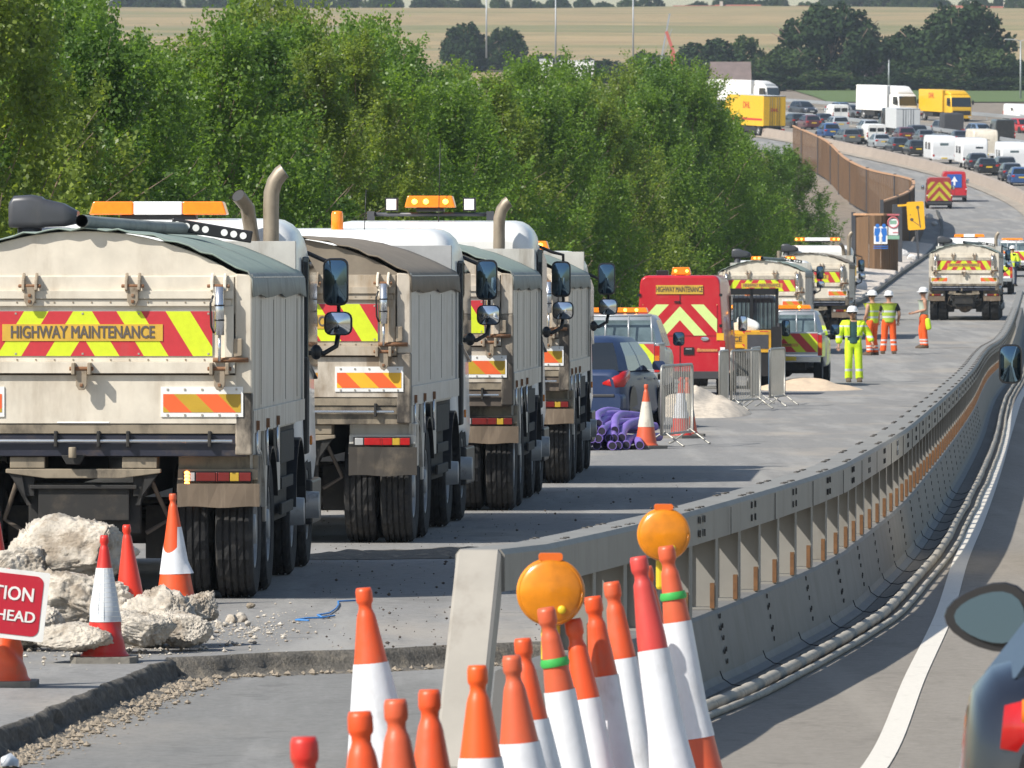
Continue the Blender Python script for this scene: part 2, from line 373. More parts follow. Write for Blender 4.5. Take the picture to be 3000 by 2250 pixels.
def sheet(name, rows, m, parent=None, smooth=True):
    mb = MB(); n = len(rows[0])
    mb.add([p for r in rows for p in r], [(i*n+j, i*n+j+1, (i+1)*n+j+1, (i+1)*n+j) for i in range(len(rows)-1) for j in range(n-1)], 0, smooth)
    return mb.build(name, m, parent, fix=False)
def lerp(a, b, t): return a + (b-a)*t
def gz(x, d):                                        # bare ground height
    dd = min(d, 1000); o = left(dd) - 3 - x
    z = zr(d) - .22
    if o > 0:
        fd = 1 if d < 330 else max(0, 1-(d-330)/110)
        z -= .27*min(o, 12)*fd
        if d > 380: z += (.35*noise.noise((x*.35, d*.06, 1.3)) + .2*noise.noise((x*.9, d*.2, 4)))*min(1,(d-380)/40)
    return z
DS = [-30,-10,0,10,20,28,34,38,42,46,50,55,60,70] + list(range(80,400,10)) + list(range(400,700,8)) + list(range(700,1181,20))
def offs(d):
    dd = min(d, 1000); L = left(dd); E = edge(dd) + (40 if d < 600 else 60)
    W = 120 + d*.12
    return [L-W, L-W*.6, L-60, L-40, L-30, L-22, L-18, L-14, L-11, L-8.5, L-6, L-4.5, L-3, L-1, lerp(L,E,.25), lerp(L,E,.5), lerp(L,E,.75), E, E+10, E+40, E+W]
struct(sheet('ground', [[(x, d, gz(x,d)) for x in offs(d)] for d in DS], soil_m))
FD = list(range(1180,1400,20)) + list(range(1400,1900,40)) + list(range(1900,2100,10)) + [2200,2400,2800,3200]
struct(sheet('field', [[(x, d, zr(d)-.22 + (1.2*noise.noise((x*.012,d*.006,0)) if d > 1250 else 0)) for x in np.linspace(-330,330,45)] for d in FD], field_m))

def slab_edge(d): return lerp(-2.77,-2.19,(d-44.3)/7.7) + .05*noise.noise((d*2.1,0,3)) + .03*noise.noise((d*7,1,3))
def ramp_d(x): return 52.2 + (x+2.19)*.95 + .16*noise.noise((x*1.7,5,2)) + .07*noise.noise((x*6,7,2))
LOW = -.135
rows = []
for d in [30,36,38,40,42,44,46,48,50,52,54,56]:
    rows.append([(x, d, zr(d)+LOW) for x in np.linspace(-10, edge(d)+.5, 14)])
struct(sheet('lower_road', rows, old_m))
mb = MB()
def patchgrid(rows):
    n = len(rows[0]); mb.add([p for r in rows for p in r], [(i*n+j, i*n+j+1, (i+1)*n+j+1, (i+1)*n+j) for i in range(len(rows)-1) for j in range(n-1)], 0, True)
XB = -2.19
patchgrid([[(lerp(left(d)-1, slab_edge(d), t), d, zr(d)) for t in np.linspace(0,1,8)] for d in list(np.arange(32,52,.25))+[52.2]])
xs = [XB + k*.12 for k in range(60)]
xs = [x for x in xs if x < edge(56)+.2]
nb = 12
gridB = []
for t in np.linspace(0,1,nb):
    gridB.append([(x, lerp(ramp_d(x), 60, t), zr(lerp(ramp_d(x),60,t)) + .0) for x in xs])
patchgrid(gridB)
patchgrid([[(lerp(left(d)-1, XB, t), d, zr(d)) for t in np.linspace(0,1,6)] for d in (52.2,56,60)])
patchgrid([[(lerp(left(d)-1, edge(d)-.1, t), d, zr(d)) for t in np.linspace(0,1,10)] for d in list(range(60,130,5))+list(range(130,560,10))+list(range(560,880,10))])
struct(mb.build('work_road', road_m, fix=False))
# broken step between the raised slab and the planed lower road
mb = MB()
path = [(slab_edge(d), d, (1,0)) for d in np.arange(32,52.2,.08)] + [(x, ramp_d(x), (0,-1)) for x in np.arange(XB+.05, edge(55), .06)]
prof = [(0,.0),(.012,-.004),(.035,-.035),(.05,-.08),(.075,-.12),(.14,LOW+.012),(.22,LOW-.01)]
rows = []
for i,(x,d,nn) in enumerate(path):
    wide = 1.0 if nn[0] else 2.0
    r = []
    for k,(o,z) in enumerate(prof):
        j = .03*noise.noise((x*9,d*9,k*1.7)) + .02*noise.noise((x*25,d*25,k*3.1)) if k > 1 else 0
        r.append((x+nn[0]*(o*wide+j), d+nn[1]*(o*wide+j), zr(d)+z+(j*.5 if 1<k<6 else 0)+.002))
    rows.append(r)
struct(sheet('road_edge', rows, edge_m))
# a second low ridge of patching across the lanes beside the second tipper
def ridge(name, x0, x1, d0, sl, h, w):
    rows = []
    for x in np.arange(x0, x1, .08):
        dc = d0+(x-x0)*sl + .12*noise.noise((x*2,3,1)); hh = h*(.75+.5*noise.noise((x*1.3,9,1)))*min(1,(x-x0)*2,(x1-x)*2)
        rows.append([(x, dc+o*w, zr(dc)+.004+max(0,hh*g)+(.018*noise.noise((x*14,o*9,2)) if g > .2 else 0)) for o,g in ((-1,0),(-.75,.25),(-.5,.7),(-.1,1),(.5,.8),(1,0))])
    return struct(sheet(name, rows, edge_m if h>.05 else road_m))
ridge('road_patch', -1.9, 1.1, 70.3, .25, .075, .75)

# live carriageway on the right
def along(d):
    e = 1.0; tx = edge(d+e)-edge(d-e); t = Vector((tx, 2*e, 0)).normalized(); return Vector((edge(d), d, 0)), Vector((t.y, -t.x, 0))
def lane_sheet(name, o0, o1, d0, d1, m, lift, step=10, n=7):
    rows = []
    d = d0
    while d <= d1:
        P, N = along(d); r = []
        for t in np.linspace(0,1,n):
            q = P + N*lerp(o0,o1,t); r.append((q.x, q.y, zr(q.y)+lift))
        rows.append(r); d += step
    return struct(sheet(name, rows, m))
rows = []
for d in list(np.arange(24, 120, 1.0)) + list(range(120, 1061, 8)):
    P, N = along(d); rows.append([(q.x, q.y, zr(q.y)) for q in (P + N*lerp(-.12, 36, t) for t in (0,.02,.05,.1,.2,.35,.5,.75,1))])
struct(sheet('carriageway', rows, live_m))
lane_sheet('central_reserve', 15.5, 18.5, 560, 1040, tan_m, .03)
lane_sheet('road_verge', 34, 37.5, 560, 1040, tan_m, .05)
mb = MB()
wl = pchip([(30,1.05),(40,1.78),(49,2.40),(58,3.05),(69.5,3.81),(79.2,4.49),(99.5,5.87),(129,7.82),(170,10.55),(219,14.0),(300,20.4),(420,29.3)])
rows=[]
for d in list(np.arange(30, 120, 1.0))+list(range(120,421,4)):
    w_ = .065+.004*noise.noise((d*3,1,1)); rows.append([(wl(d)-w_, d, zr(d)+.006), (wl(d)+w_, d, zr(d)+.006)])
struct(sheet('edge_line', rows, paint_m, smooth=False))
for k, o in enumerate((4.2, 7.9, 11.6, 22.4, 26.1, 29.8)):
    mb = MB(); d = 440
    while d < 1000:
        P, N = along(d); P2, N2 = along(d+2.5)
        v = [P+N*(o-.08), P+N*(o+.08), P2+N2*(o+.08), P2+N2*(o-.08)]
        mb.add([(q.x,q.y,zr(q.y)+.02) for q in v], [(0,1,2,3)]); d += 8
    struct(mb.build('lane_line', paint_m, fix=False))
# concrete strip between closed lanes and live lanes where the road climbs
rows=[]
for d in range(500, 870, 8):
    P, N = along(d); rows.append([(q.x,q.y,zr(q.y)+.06) for q in (P-N*2.0, P-N*1.2, P-N*.2)])
struct(sheet('concrete_strip', rows, tan_m))
struct(sheet('grass_bank', [[(x, d, zr(d)-.1) for x in (38,50,70,110,160)] for d in (985,1010,1040,1070,1100,1130)], grass_m))
# ------------------------------------------------------------------ steel barrier between the lanes
steel = mat('grey_painted_barrier_steel',(.335,.31,.27),.6,.1,var=.10,scale=3,dirt=(.15,.12,.09),damt=.55,dscale=4,dstretch=(1,1,.3),dlo=.5,dhi=.8)
steel_w = mat('shade_toned_grimy_wall',(.165,.162,.158),.65,.1,var=.12,scale=3,dirt=(.10,.085,.07),damt=.6,dscale=4,dstretch=(1,1,.3),dlo=.5,dhi=.8)  # grimy steel, base colour darkened to stand for the wall's shaded face
steel_r = mat('shade_toned_grimy_rail',(.235,.225,.205),.6,.1,var=.10,scale=3,dirt=(.13,.105,.08),damt=.55,dscale=4,dstretch=(1,1,.3),dlo=.5,dhi=.8)  # grime over a base tone darkened to imitate shade on the rail side
bolt_m = mat('dark_bolt_holes',(.05,.045,.04),.7,var=0)
clip_m = mat('rusty_orange_clip',(.14,.062,.02),.7,var=.25,scale=30)
sticker_m = mat('pale_blue_sticker',(.45,.52,.62),.4,var=.2,scale=40)
bar_path = pchip([(34,-.72),(38.6,-.17),(44.3,.43),(47.5,.92),(53,1.62),(59.5,2.33),(61.9,2.53),(69.6,3.17),(81.6,4.04),(95.7,5.02),(119,6.58),(151,8.6),(165,9.5),(219,13.2),(312,19.4),(330,20.6)])
def bar_at(d):
    e=.5; t = Vector((bar_path(d+e)-bar_path(d-e), 2*e, 0)).normalized(); return Vector((bar_path(d), d, zr(d))), t, Vector((t.y,-t.x,0))
barrier = thing('road_barrier','long grey steel barrier with a raised rail on short posts beside the live lane','barrier', bar_at(40)[0])
B0 = Vector(barrier.location)
def swept(prof, ds, mi=0, mb=None):
    mb = mb or MB(); rings = []
    for d in ds:
        P, t, N = bar_at(d); P = P - B0
        rings.append([tuple(P + N*o + Vector((0,0,z))) for o, z in prof])
    mb.loft(rings, mi, True, False); return mb
DSB = list(np.arange(41,100,3)) + list(np.arange(100,300,6))
base_prof = [(.25,.0),(.25,.012),(.195,.03),(.175,.07),(.165,.13),(.115,.42),(.10,.44),(-.14,.44),(-.155,.43),(-.185,.13),(-.20,.07),(-.27,.02),(-.27,0)]
mb = swept(base_prof, DSB)
d = 43.0
while d < 130:                                         # bolt groups on the traffic side of the base wall
    P,t,N = bar_at(d)
    for k,(a,z) in enumerate(((0,.40),(.05,.34),(-.05,.33),(0,.27),(.05,.20),(-.05,.19),(0,.13))):
        q = P - B0 + t*a + N*(.115+.17*(.42-z)+.001) + Vector((0,0,z))
        mb.box(-.004,.004,-.022,.022,-.014,.014,1,Matrix.Translation(q))
    d += 3.0 if d < 60 else 3.0
mb.build('base_wall',[steel_w,bolt_m],barrier)
RT = 1.07                                               # rail: box section with splice bolts on top
RB = RT-.20
rail_prof = [(.125,RB),(.125,RT-.025),(.105,RT),(-.09,RT),(-.11,RT-.025),(-.11,RB)]
mb = swept(rail_prof, [38.7] + DSB)
d = 42.0
while d < 260:
    P,t,N = bar_at(d); P = P - B0; s_ = 1 if d < 120 else 1.6
    for a in (-.36,-.18,.18,.36) if d < 150 else (-.3,.3):
        for o in (-.075,.075):
            q = P + t*(a+.5*o) + N*o + Vector((0,0,RT+.004)); mb.lathe([(0,.004),(.016*s_,.004),(.02*s_,-.005)],8,1,Matrix.Translation(q),False,False)
    for a in (-.12,.12):
        for z in (RT-.06,RT-.14):
            q = P + t*a + N*.1265 + Vector((0,0,z)); mb.box(-.004,.004,-.03,.03,-.02,.02,1,Matrix.Translation(q))
    q = P + t*1.5 + N*.126; mb.box(-.002,.002,-.008,.008,RB+.002,RT-.03,1,Matrix.Translation(q))
    d += 3.0
mb.build('top_rail',[steel_r,bolt_m],barrier)
P,t,N = bar_at(38.7); P = P-B0                         # sloping nose of the rail
mb = MB(); rings = []
for s_, zt, zb in ((0,RT,RB),(-.03,RT-.004,RT-.25),(-.95,.10,-.12)):
    q = P + t*s_
    rings.append([tuple(q+N*o+Vector((0,0,z))) for o,z in ((.11,zb),(.11,zt-.02),(.095,zt),(-.085,zt),(-.10,zt-.02),(-.10,zb))])
mb.loft(rings,0,True,False)
mb.build('end_leg',[steel],barrier)
def post_mesh(kind):
    mb = MB()
    mb.box(-.10,.10,-.006,.006,.455,RB)                # web across the barrier
    mb.box(.094,.100,-.07,.07,.455,RB); mb.box(-.10,-.094,-.07,.07,.455,RB)
    mb.box(-.125,.095,-.10,.10,.440,.452)              # foot plate
    if kind: mb.box(.072,.098,-.13,-.08,.45,.60,1)
    me = mb.mesh('post'); me.materials.append(steel_r); me.materials.append(clip_m); return me
pm = post_mesh(1); d = 43.6; k = 0
while k < 100:
    P,t,N = bar_at(d); o = link('post', pm, barrier); o.location = P-B0; o.rotation_euler = (0,0,atan2(-t.x,t.y)); k += 1
    d += 1.5 if d > 60 else 1.35
mb = MB()
while d < 250:
    P,t,N = bar_at(d); mb.box(-.10,.10,-.05,.05,.455,RB,0,Matrix.Translation(P-B0)); d += 1.5
o = mb.build('post',steel,barrier); o['kind']='stuff'
mb = MB()
for d in (44.6,44.9,69,101):
    P,t,N = bar_at(d); mb.box(-.002,.002,-.045,.045,RT-.16,RT-.04,0,Matrix.Translation(P-B0+N*.1275) @ Matrix.Rotation(atan2(-t.x,t.y),4,'Z'))
mb.build('sticker',sticker_m,barrier)
# cable bundles on the road beside the barrier
sleeve_m = mat('grey_cable_sleeve',(.36,.335,.29),.8,var=.15,scale=5,dirt=(.2,.17,.13),damt=.5,dscale=6,dstretch=(1,1,1))
wire_m = mat('black_cable',(.012,.012,.014),.5,var=0)
def bundle(off, r, label, lump):
    mb = MB(); pts=[]; rad=[]
    d = 38.0
    while d < 215:
        w = .014*noise.noise((d*.35,off,0)); o = off + w
        P,t,N = bar_at(d); q = P+N*(o)+Vector((0,0,r*.92)); pts.append(q); rad.append(r*(1+lump*sin(d*2*pi/.9)**8*-.16+.08*noise.noise((d*1.3,2,off))))
        d += .15 if d < 90 else .6
    mb.tube(pts, r, 10, 0, True, rad)
    c = mb.build('cable_bundle', sleeve_m, fix=False); tag(c, label, 'cable')
    # straps
    s = MB(); d = 38.3
    while d < 100:
        w = .014*noise.noise((d*.35,off,0)); o = off + w
        P,t,N = bar_at(d); q = P+N*o+Vector((0,0,r*.92)); s.tube([q-t*.012+N*.02, q+t*.004+N*.02], r*1.015, 10, 0, False); d += 1.1
    s.build('strap', wire_m, c, fix=False)
bundle(.43,.038,'thick grey wrapped cable bundle lying nearest the foot of the steel barrier',1)
bundle(.535,.022,'thin grey wrapped cable bundle lying nearest the white line',.6)
d = 43.2; k = 0
while d < 92:
    P,t,N = bar_at(d)
    pts = [P+N*.185+Vector((0,0,.10)), P+N*.20+t*.02+Vector((0,0,.055)), P+N*.25+t*.03+Vector((0,0,.02)), P+N*.31+t*.03+Vector((0,0,.012)), P+N*.37+t*.04+Vector((0,0,.03)), P+N*.42+t*.04+Vector((0,0,.08))]
    mb = MB(); mb.tube(pts,.0036,6); o = mb.build('tie_wire',wire_m,barrier,fix=False); o.location = -B0
    d += 2.6; k += 1
# far stretch of barrier along the climbing bend
mb = MB(); rings=[]
for d in range(505, 862, 7):
    P, N = along(d); rings.append([(q.x,q.y,zr(q.y)+z) for q,z in ((P-N*.9,0),(P-N*.75,.8),(P-N*.45,.85),(P-N*.35,.8),(P-N*.2,0))])
mb.loft(rings,0,True,False)
far_bar = mb.build('concrete_barrier', mat('pale_pinkish_concrete',(.33,.275,.23),.85,var=.12,scale=1), fix=True)
tag(far_bar,'pale barrier following the distant bend in front of the queue of cars','barrier')
galv = mat('far_galvanised_rail',(.38,.40,.42),.5,.4,var=.1)
for off, lab in ((17,'grey safety fence along the central reserve of the distant road'),(36.5,'grey safety fence along the far edge of the distant road')):
    mb = MB(); rings=[]
    for d in range(570, 1040, 8):
        P, N = along(d); q = P+N*off; rings.append([(q.x+N.x*o,q.y+N.y*o,zr(q.y)+z) for o,z in ((-.08,.45),(.0,.42),(.08,.45),(.08,.78),(0,.81),(-.08,.78))])
    mb.loft(rings,0,True,False)
    for d in range(572, 1036, 6):
        P, N = along(d); q = P+N*off; mb.box(q.x-.06,q.x+.06,q.y-.06,q.y+.06,zr(q.y)-.3,zr(q.y)+.5)
    o = mb.build('safety_fence', galv); tag(o, lab, 'crash barrier')

# ------------------------------------------------------------------ trees
def leaf_mat(name, col, trans=.35, var=.5):
    m = bpy.data.materials.new(name); m.use_nodes = True; n = m.node_tree; b = n.nodes['Principled BSDF']
    b.inputs['Roughness'].default_value=.42; b.inputs['Specular IOR Level'].default_value=.55
    g = n.nodes.new('ShaderNodeNewGeometry'); oi = n.nodes.new('ShaderNodeObjectInfo')
    ad = n.nodes.new('ShaderNodeMath'); ad.operation='MULTIPLY_ADD'; ad.inputs[1].default_value=.35; n.links.new(oi.outputs['Random'], ad.inputs[0]); n.links.new(g.outputs['Random Per Island'], ad.inputs[2])
    cr = n.nodes.new('ShaderNodeValToRGB'); n.links.new(ad.outputs[0], cr.inputs[0])
    c = Vector(col)
    cr.color_ramp.elements[0].position=0; cr.color_ramp.elements[0].color=(*(c*(1-var*.7)),1)
    cr.color_ramp.elements[1].position=1.3; cr.color_ramp.elements[1].color=(*(Vector((c.x*1.45,c.y*1.3,c.z*1.2))),1)
    e = cr.color_ramp.elements.new(.95); e.color=(c.x*1.15,c.y*1.1,c.z*1.05,1)
    n.links.new(cr.outputs[0], b.inputs['Base Color'])
    t = n.nodes.new('ShaderNodeBsdfTranslucent'); mx = n.nodes.new('ShaderNodeMixShader'); mx.inputs[0].default_value=trans
    hs = n.nodes.new('ShaderNodeHueSaturation'); hs.inputs['Saturation'].default_value=1.15; hs.inputs['Value'].default_value=1.3; hs.inputs['Hue'].default_value=.49
    n.links.new(cr.outputs[0], hs.inputs['Color']); n.links.new(hs.outputs[0], t.inputs[0])
    out = n.nodes['Material Output']; n.links.new(b.outputs[0], mx.inputs[1]); n.links.new(t.outputs[0], mx.inputs[2]); n.links.new(mx.outputs[0], out.inputs[0])
    return m
leaf_a = leaf_mat('fresh_green_leaves',(.150,.262,.052),.60)
leaf_b = leaf_mat('deep_green_leaves',(.118,.222,.048),.58)
leaf_c = leaf_mat('yellow_green_leaves',(.190,.272,.060),.60)
leaf_far = leaf_mat('dark_oak_foliage',(.030,.056,.022),.15,.45)
leaf_far2 = leaf_mat('dull_green_foliage',(.050,.085,.028),.15,.45)
for q in (leaf_far,leaf_far2): q.node_tree.nodes['Principled BSDF'].inputs['Specular IOR Level'].default_value=.05; q.node_tree.nodes['Principled BSDF'].inputs['Roughness'].default_value=.9
leaf_pur = leaf_mat('dark_purple_foliage',(.045,.03,.035),.15,.4)
bark = mat('grey_brown_bark',(.24,.17,.125),.9,var=.3,scale=9,stretch=(1,1,.2),bump=.5,bscale=20)
def clump_points(rng, h, w, nb, shape):
    """centres and radii of leaf clumps: branches rising from a leader"""
    C = []
    for k in range(nb):
        t = (k+rng.random())/nb; z = h*(.06+.90*t)
        env = {'poplar': w*(.50+.62*sin(pi*min(1,t*.80+.20)))*(1-.62*max(0,t-.55)/.45), 'round': w*sqrt(max(.04,1-(2*t-1)**2))*1.05, 'bush': w*sqrt(max(.05,1-t**2))}[shape]
        a = rng.random()*2*pi; rr = env*sqrt(rng.random())
        C.append((rr*cos(a), rr*sin(a), z, (.20+.22*rng.random())*w*(1 if shape!='poplar' else .95)*(1-.35*t)))
    return C
def crown_mesh(name, seed, h, w, nleaf, size, shape='poplar', nb=60, upright=.5, long=1.35):
    rng = random.Random(seed); C = clump_points(rng, h, w, nb, shape)
    g = np.random.default_rng(seed)
    wts = np.array([c[3]**2 for c in C]); wts /= wts.sum()
    idx = g.choice(len(C), nleaf, p=wts); cen = np.array([c[:3] for c in C])[idx]; rad = np.array([c[3] for c in C])[idx]
    dirv = g.normal(size=(nleaf,3)); dirv /= np.linalg.norm(dirv,axis=1)[:,None]
    r = rad*(g.random(nleaf)**.45)
    # shoots: some leaves trail upward out of the clump
    p = cen + dirv*r[:,None]*np.array([1,1,1.25]); sh = g.random(nleaf) < (.34 if shape != 'round' else .12)
    k3 = idx*3 + g.integers(0,3,nleaf); sd = g.normal(size=(len(C)*3,3))*.42; sd[:,2] = np.abs(sd[:,2])+1.0; sd /= np.linalg.norm(sd,axis=1)[:,None]
    tt = (.35+g.random(nleaf)*.65)[:,None]*(rad*(2.3 if shape!='round' else 1.4))[:,None]
    p[sh] = (cen + sd[k3]*tt + g.normal(size=(nleaf,3))*.05)[sh]
    nrm = dirv*.7 + g.normal(size=(nleaf,3))*.8; nrm[:,2] += .35; nrm /= np.linalg.norm(nrm,axis=1)[:,None]
    u = np.cross(nrm, g.normal(size=(nleaf,3))); u /= np.linalg.norm(u,axis=1)[:,None]; v = np.cross(nrm,u)
    s = size*(.6+.8*g.random(nleaf)); a = u*(s*long*.5)[:,None]; b = v*(s*.5)[:,None]
    bend = nrm*(s*.14)[:,None]
    V = np.stack([p-a, p+b-bend, p+a, p-b-bend],axis=1).reshape(-1,3)
    me = bpy.data.meshes.new(name); me.vertices.add(4*nleaf); me.vertices.foreach_set('co', V.ravel())
    me.loops.add(4*nleaf); me.loops.foreach_set('vertex_index', np.arange(4*nleaf,dtype=np.int32))
    me.polygons.add(nleaf); me.polygons.foreach_set('loop_start', np.arange(0,4*nleaf,4,dtype=np.int32))
    me.update(calc_edges=True); me.validate(); return me, C
def trunk_mesh(name, seed, h, r, C, nlimb=14, tw=1.0):
    rng = random.Random(seed*3+1); mb = MB(); pts=[]; n=8
    for k in range(n+1):
        t=k/n; pts.append((.10*h*.25*noise.noise((t*2,seed,0))*tw, .10*h*.25*noise.noise((t*2,seed,5))*tw, h*.97*t))
    mb.tube(pts, r, 8, 0, True, [r*(1-.9*k/n)+.006 for k in range(n+1)])
    for c in rng.sample(C, min(nlimb,len(C))):
        z0 = max(.12*h, c[2]-c[3]-hypot(c[0],c[1])*1.1); k = min(n, int(z0/(h*.97)*n)); b = Vector(pts[k]); e = Vector(c[:3])
        mid = (b+e)/2 + Vector((0,0,-.08*h*.3)); rr = max(.009,r*(1-.85*k/n)*.45)
        e2 = e + Vector((c[0]*.35, c[1]*.35, c[3]*1.1))
        mb.tube([b, mid, e, e2], rr, 5, 0, True, [rr, rr*.7, rr*.5, rr*.25])
    me = mb.mesh(name); me.materials.append(bark); return me
CROWNS = []
for i,(h,w,nl) in enumerate(((7.4,1.45,52000),(6.6,1.6,52000),(8.0,1.55,58000),(6.0,1.35,44000),(7.0,1.8,58000))):
    me, C = crown_mesh('crown', 20+i, h, w, nl, .049, 'poplar', 85); CROWNS.append((me, trunk_mesh('trunk',20+i,h*.86,.05,C,70), h))
BUSH = []
for i,(h,w,nl) in enumerate(((2.6,1.7,26000),(2.0,1.5,20000))):
    me, C = crown_mesh('foliage', 60+i, h, w, nl, .055, 'bush', 40); BUSH.append((me, trunk_mesh('stem',60+i,h*.8,.04,C,12), h))
def tree(kind, name, leaf, x, y, z, s, rz, label, cat, group, parts=('crown','trunk'), sz=None):
    me, tr, h = kind; t = thing(name, label, cat, (x,y,z), rz, group); t.scale = (s,s,sz or s)
    if not me.materials: me.materials.append(leaf_a)
    c = link(parts[0], me, t); c.material_slots[0].link = 'OBJECT'; c.material_slots[0].material = leaf
    link(parts[1], tr, t); return t
rt = random.Random(11)
# tops follow the photo's skyline: (pixel x, pixel y of the top)
top_at = pchip([(-200,-260),(0,-170),(150,-90),(300,20),(430,40),(500,110),(545,120),(600,20),(700,-5),(900,15),(1050,35),(1120,30),(1170,110),(1250,125),(1400,170),(1500,165),(1700,165),(1850,160),(2000,175),(2060,215),(2090,265),(2120,315),(2185,375),(2250,408),(2320,400),(2390,430),(2450,470),(2550,500)])
row_defs = []
for r_, (o0, n_, d0, d1) in enumerate(((5.0,40,84,400),(7.8,34,92,395),(11.2,26,104,380))):
    for k in range(n_):
        t = (k+rt.random()*.8)/n_; d = d0*(d1/d0)**t
        row_defs.append((r_, d, left(d)-o0-rt.uniform(-.9,.9)))
for r_, d, x in row_defs:
    z = gz(x, d); px = proj(x, d, z)[0]
    if px < -350 or px > 2400: continue
    ztop = at(px, top_at(px)+(rt.uniform(0,75)+(35 if r_==0 else 0))*(1 if px<2000 else .3), d).z
    h = max(3.4, ztop - z - (0 if px < 380 else .22)); ki = rt.randrange(5); kd = CROWNS[ki]; s = h/kd[2]
    sw = max(.75, min(1.25, .85*s+.2))*(1.0+.0012*max(0,d-120))
    lf = rt.choice((leaf_a,leaf_a,leaf_a,leaf_b,leaf_c))
    tree(kd, 'young_tree', lf, x, d, z-.1, sw, rt.random()*6.28, 'slim leafy green tree in the dense belt behind the parked tipper lorries','tree','trees in the roadside belt', sz=s)
for k in range(46):
    t = (k+rt.random()*.7)/46; d = 88*(410/88)**t; x = left(d)-4.2-rt.uniform(0,1.8); z = gz(x,d)
    tree(BUSH[k%2],'shrub',rt.choice((leaf_b,leaf_a,leaf_c)),x,d,z-.1,rt.uniform(.8,1.25),rt.random()*6,'low leafy shrub under the belt of roadside trees','shrub','shrubs under the roadside trees',('foliage','stem'))
# big oaks across the valley
OAK = []
for i,(h,w,nl) in enumerate(((13,7.2,15000),(11,5.6,13000),(14,6.2,15000))):
    me, C = crown_mesh('oak_crown', 90+i, h, w, nl, .62, 'round', 70, long=1.1); OAK.append((me, trunk_mesh('oak_trunk',90+i,h*.8,.5,C,16,.4), h))
def far_tree(px, ptop, d, halfpx, label, leaf=leaf_far, base=None, kind=None):
    g_ = at(px, 600, d); z = zr(d)-.4 if base is None else at(px, base, d).z; ztop = at(px, ptop, d).z
    k = OAK[kind if kind is not None else rt.randrange(3)]; h = max(2, ztop-z); s = h/k[2]*.98; w = (7.2,5.6,6.2)[OAK.index(k)]
    sx = halfpx*d/24000.0/w
    t = tree(k,'oak_tree',leaf,g_.x,d,z,sx,rt.random()*6,label,'tree','trees across the valley',sz=s); return t
for a in ((2435,30,1130,150,'largest dark oak beyond the white lorry',leaf_far,None,0),
          (2290,150,1120,85,'lower dark tree just left of the largest oak',leaf_far2,None,1),
          (2095,125,1140,110,'dark tree above the grey roof, left of the largest oak',leaf_far,None,1),
          (2010,170,1150,70,'small tree at the left end of the far tree line',leaf_far2,None,2),
          (2180,110,1160,60,'pale green slender tree behind the dark tree over the grey roof',leaf_far2,None,2),
          (2575,140,1150,70,'dark purple leaved tree between the two tall oaks',leaf_pur,None,1),
          (2680,85,1125,110,'dark oak to the left of the tallest right-hand oak',leaf_far,None,2),
          (2810,30,1120,150,'tall spreading oak near the right edge of the tree line',leaf_far,None,0),
          (2890,150,1110,90,'lower green tree on the right flank of the tall right-hand oak',leaf_far2,None,1),
          (2975,180,1115,70,'dark tree at the right edge of the picture',leaf_far,None,2),
          (2740,200,1108,90,'rounded bush in front of the right-hand oaks',leaf_far2,None,1),
          (2400,210,1108,100,'rounded bush at the foot of the largest oak',leaf_far2,None,1),
          (2230,215,1106,100,'rounded bush at the left foot of the largest oak',leaf_far,None,2),
          (2550,230,1106,90,'dark bush under the purple leaved tree',leaf_far,None,1),
          (2620,215,1106,80,'dark bush left of the rounded bush',leaf_far,None,2),
          (2870,235,1102,90,'dark low bush at the foot of the tall right-hand oak',leaf_far,None,1),
          (2960,250,1103,80,'low bush by the right edge under the dark tree',leaf_far2,None,2),
          (1370,78,1260,70,'round dark bush in the brown field above the roadside belt, left one',leaf_far,None,1),
          (1480,85,1270,60,'round dark bush in the brown field above the roadside belt, right one',leaf_far,None,2),
          (1600,165,1200,90,'dark tree just showing behind the belt, left of the crane',leaf_far,None,1),
          (1740,175,1200,100,'dark tree just showing behind the belt, below the street lamps',leaf_far,None,2),
          (1890,160,1190,80,'dark tree just showing behind the belt, beside the crane',leaf_far2,None,1)):
    far_tree(a[0],a[1],a[2],a[3],a[4],a[5],a[6],a[7])
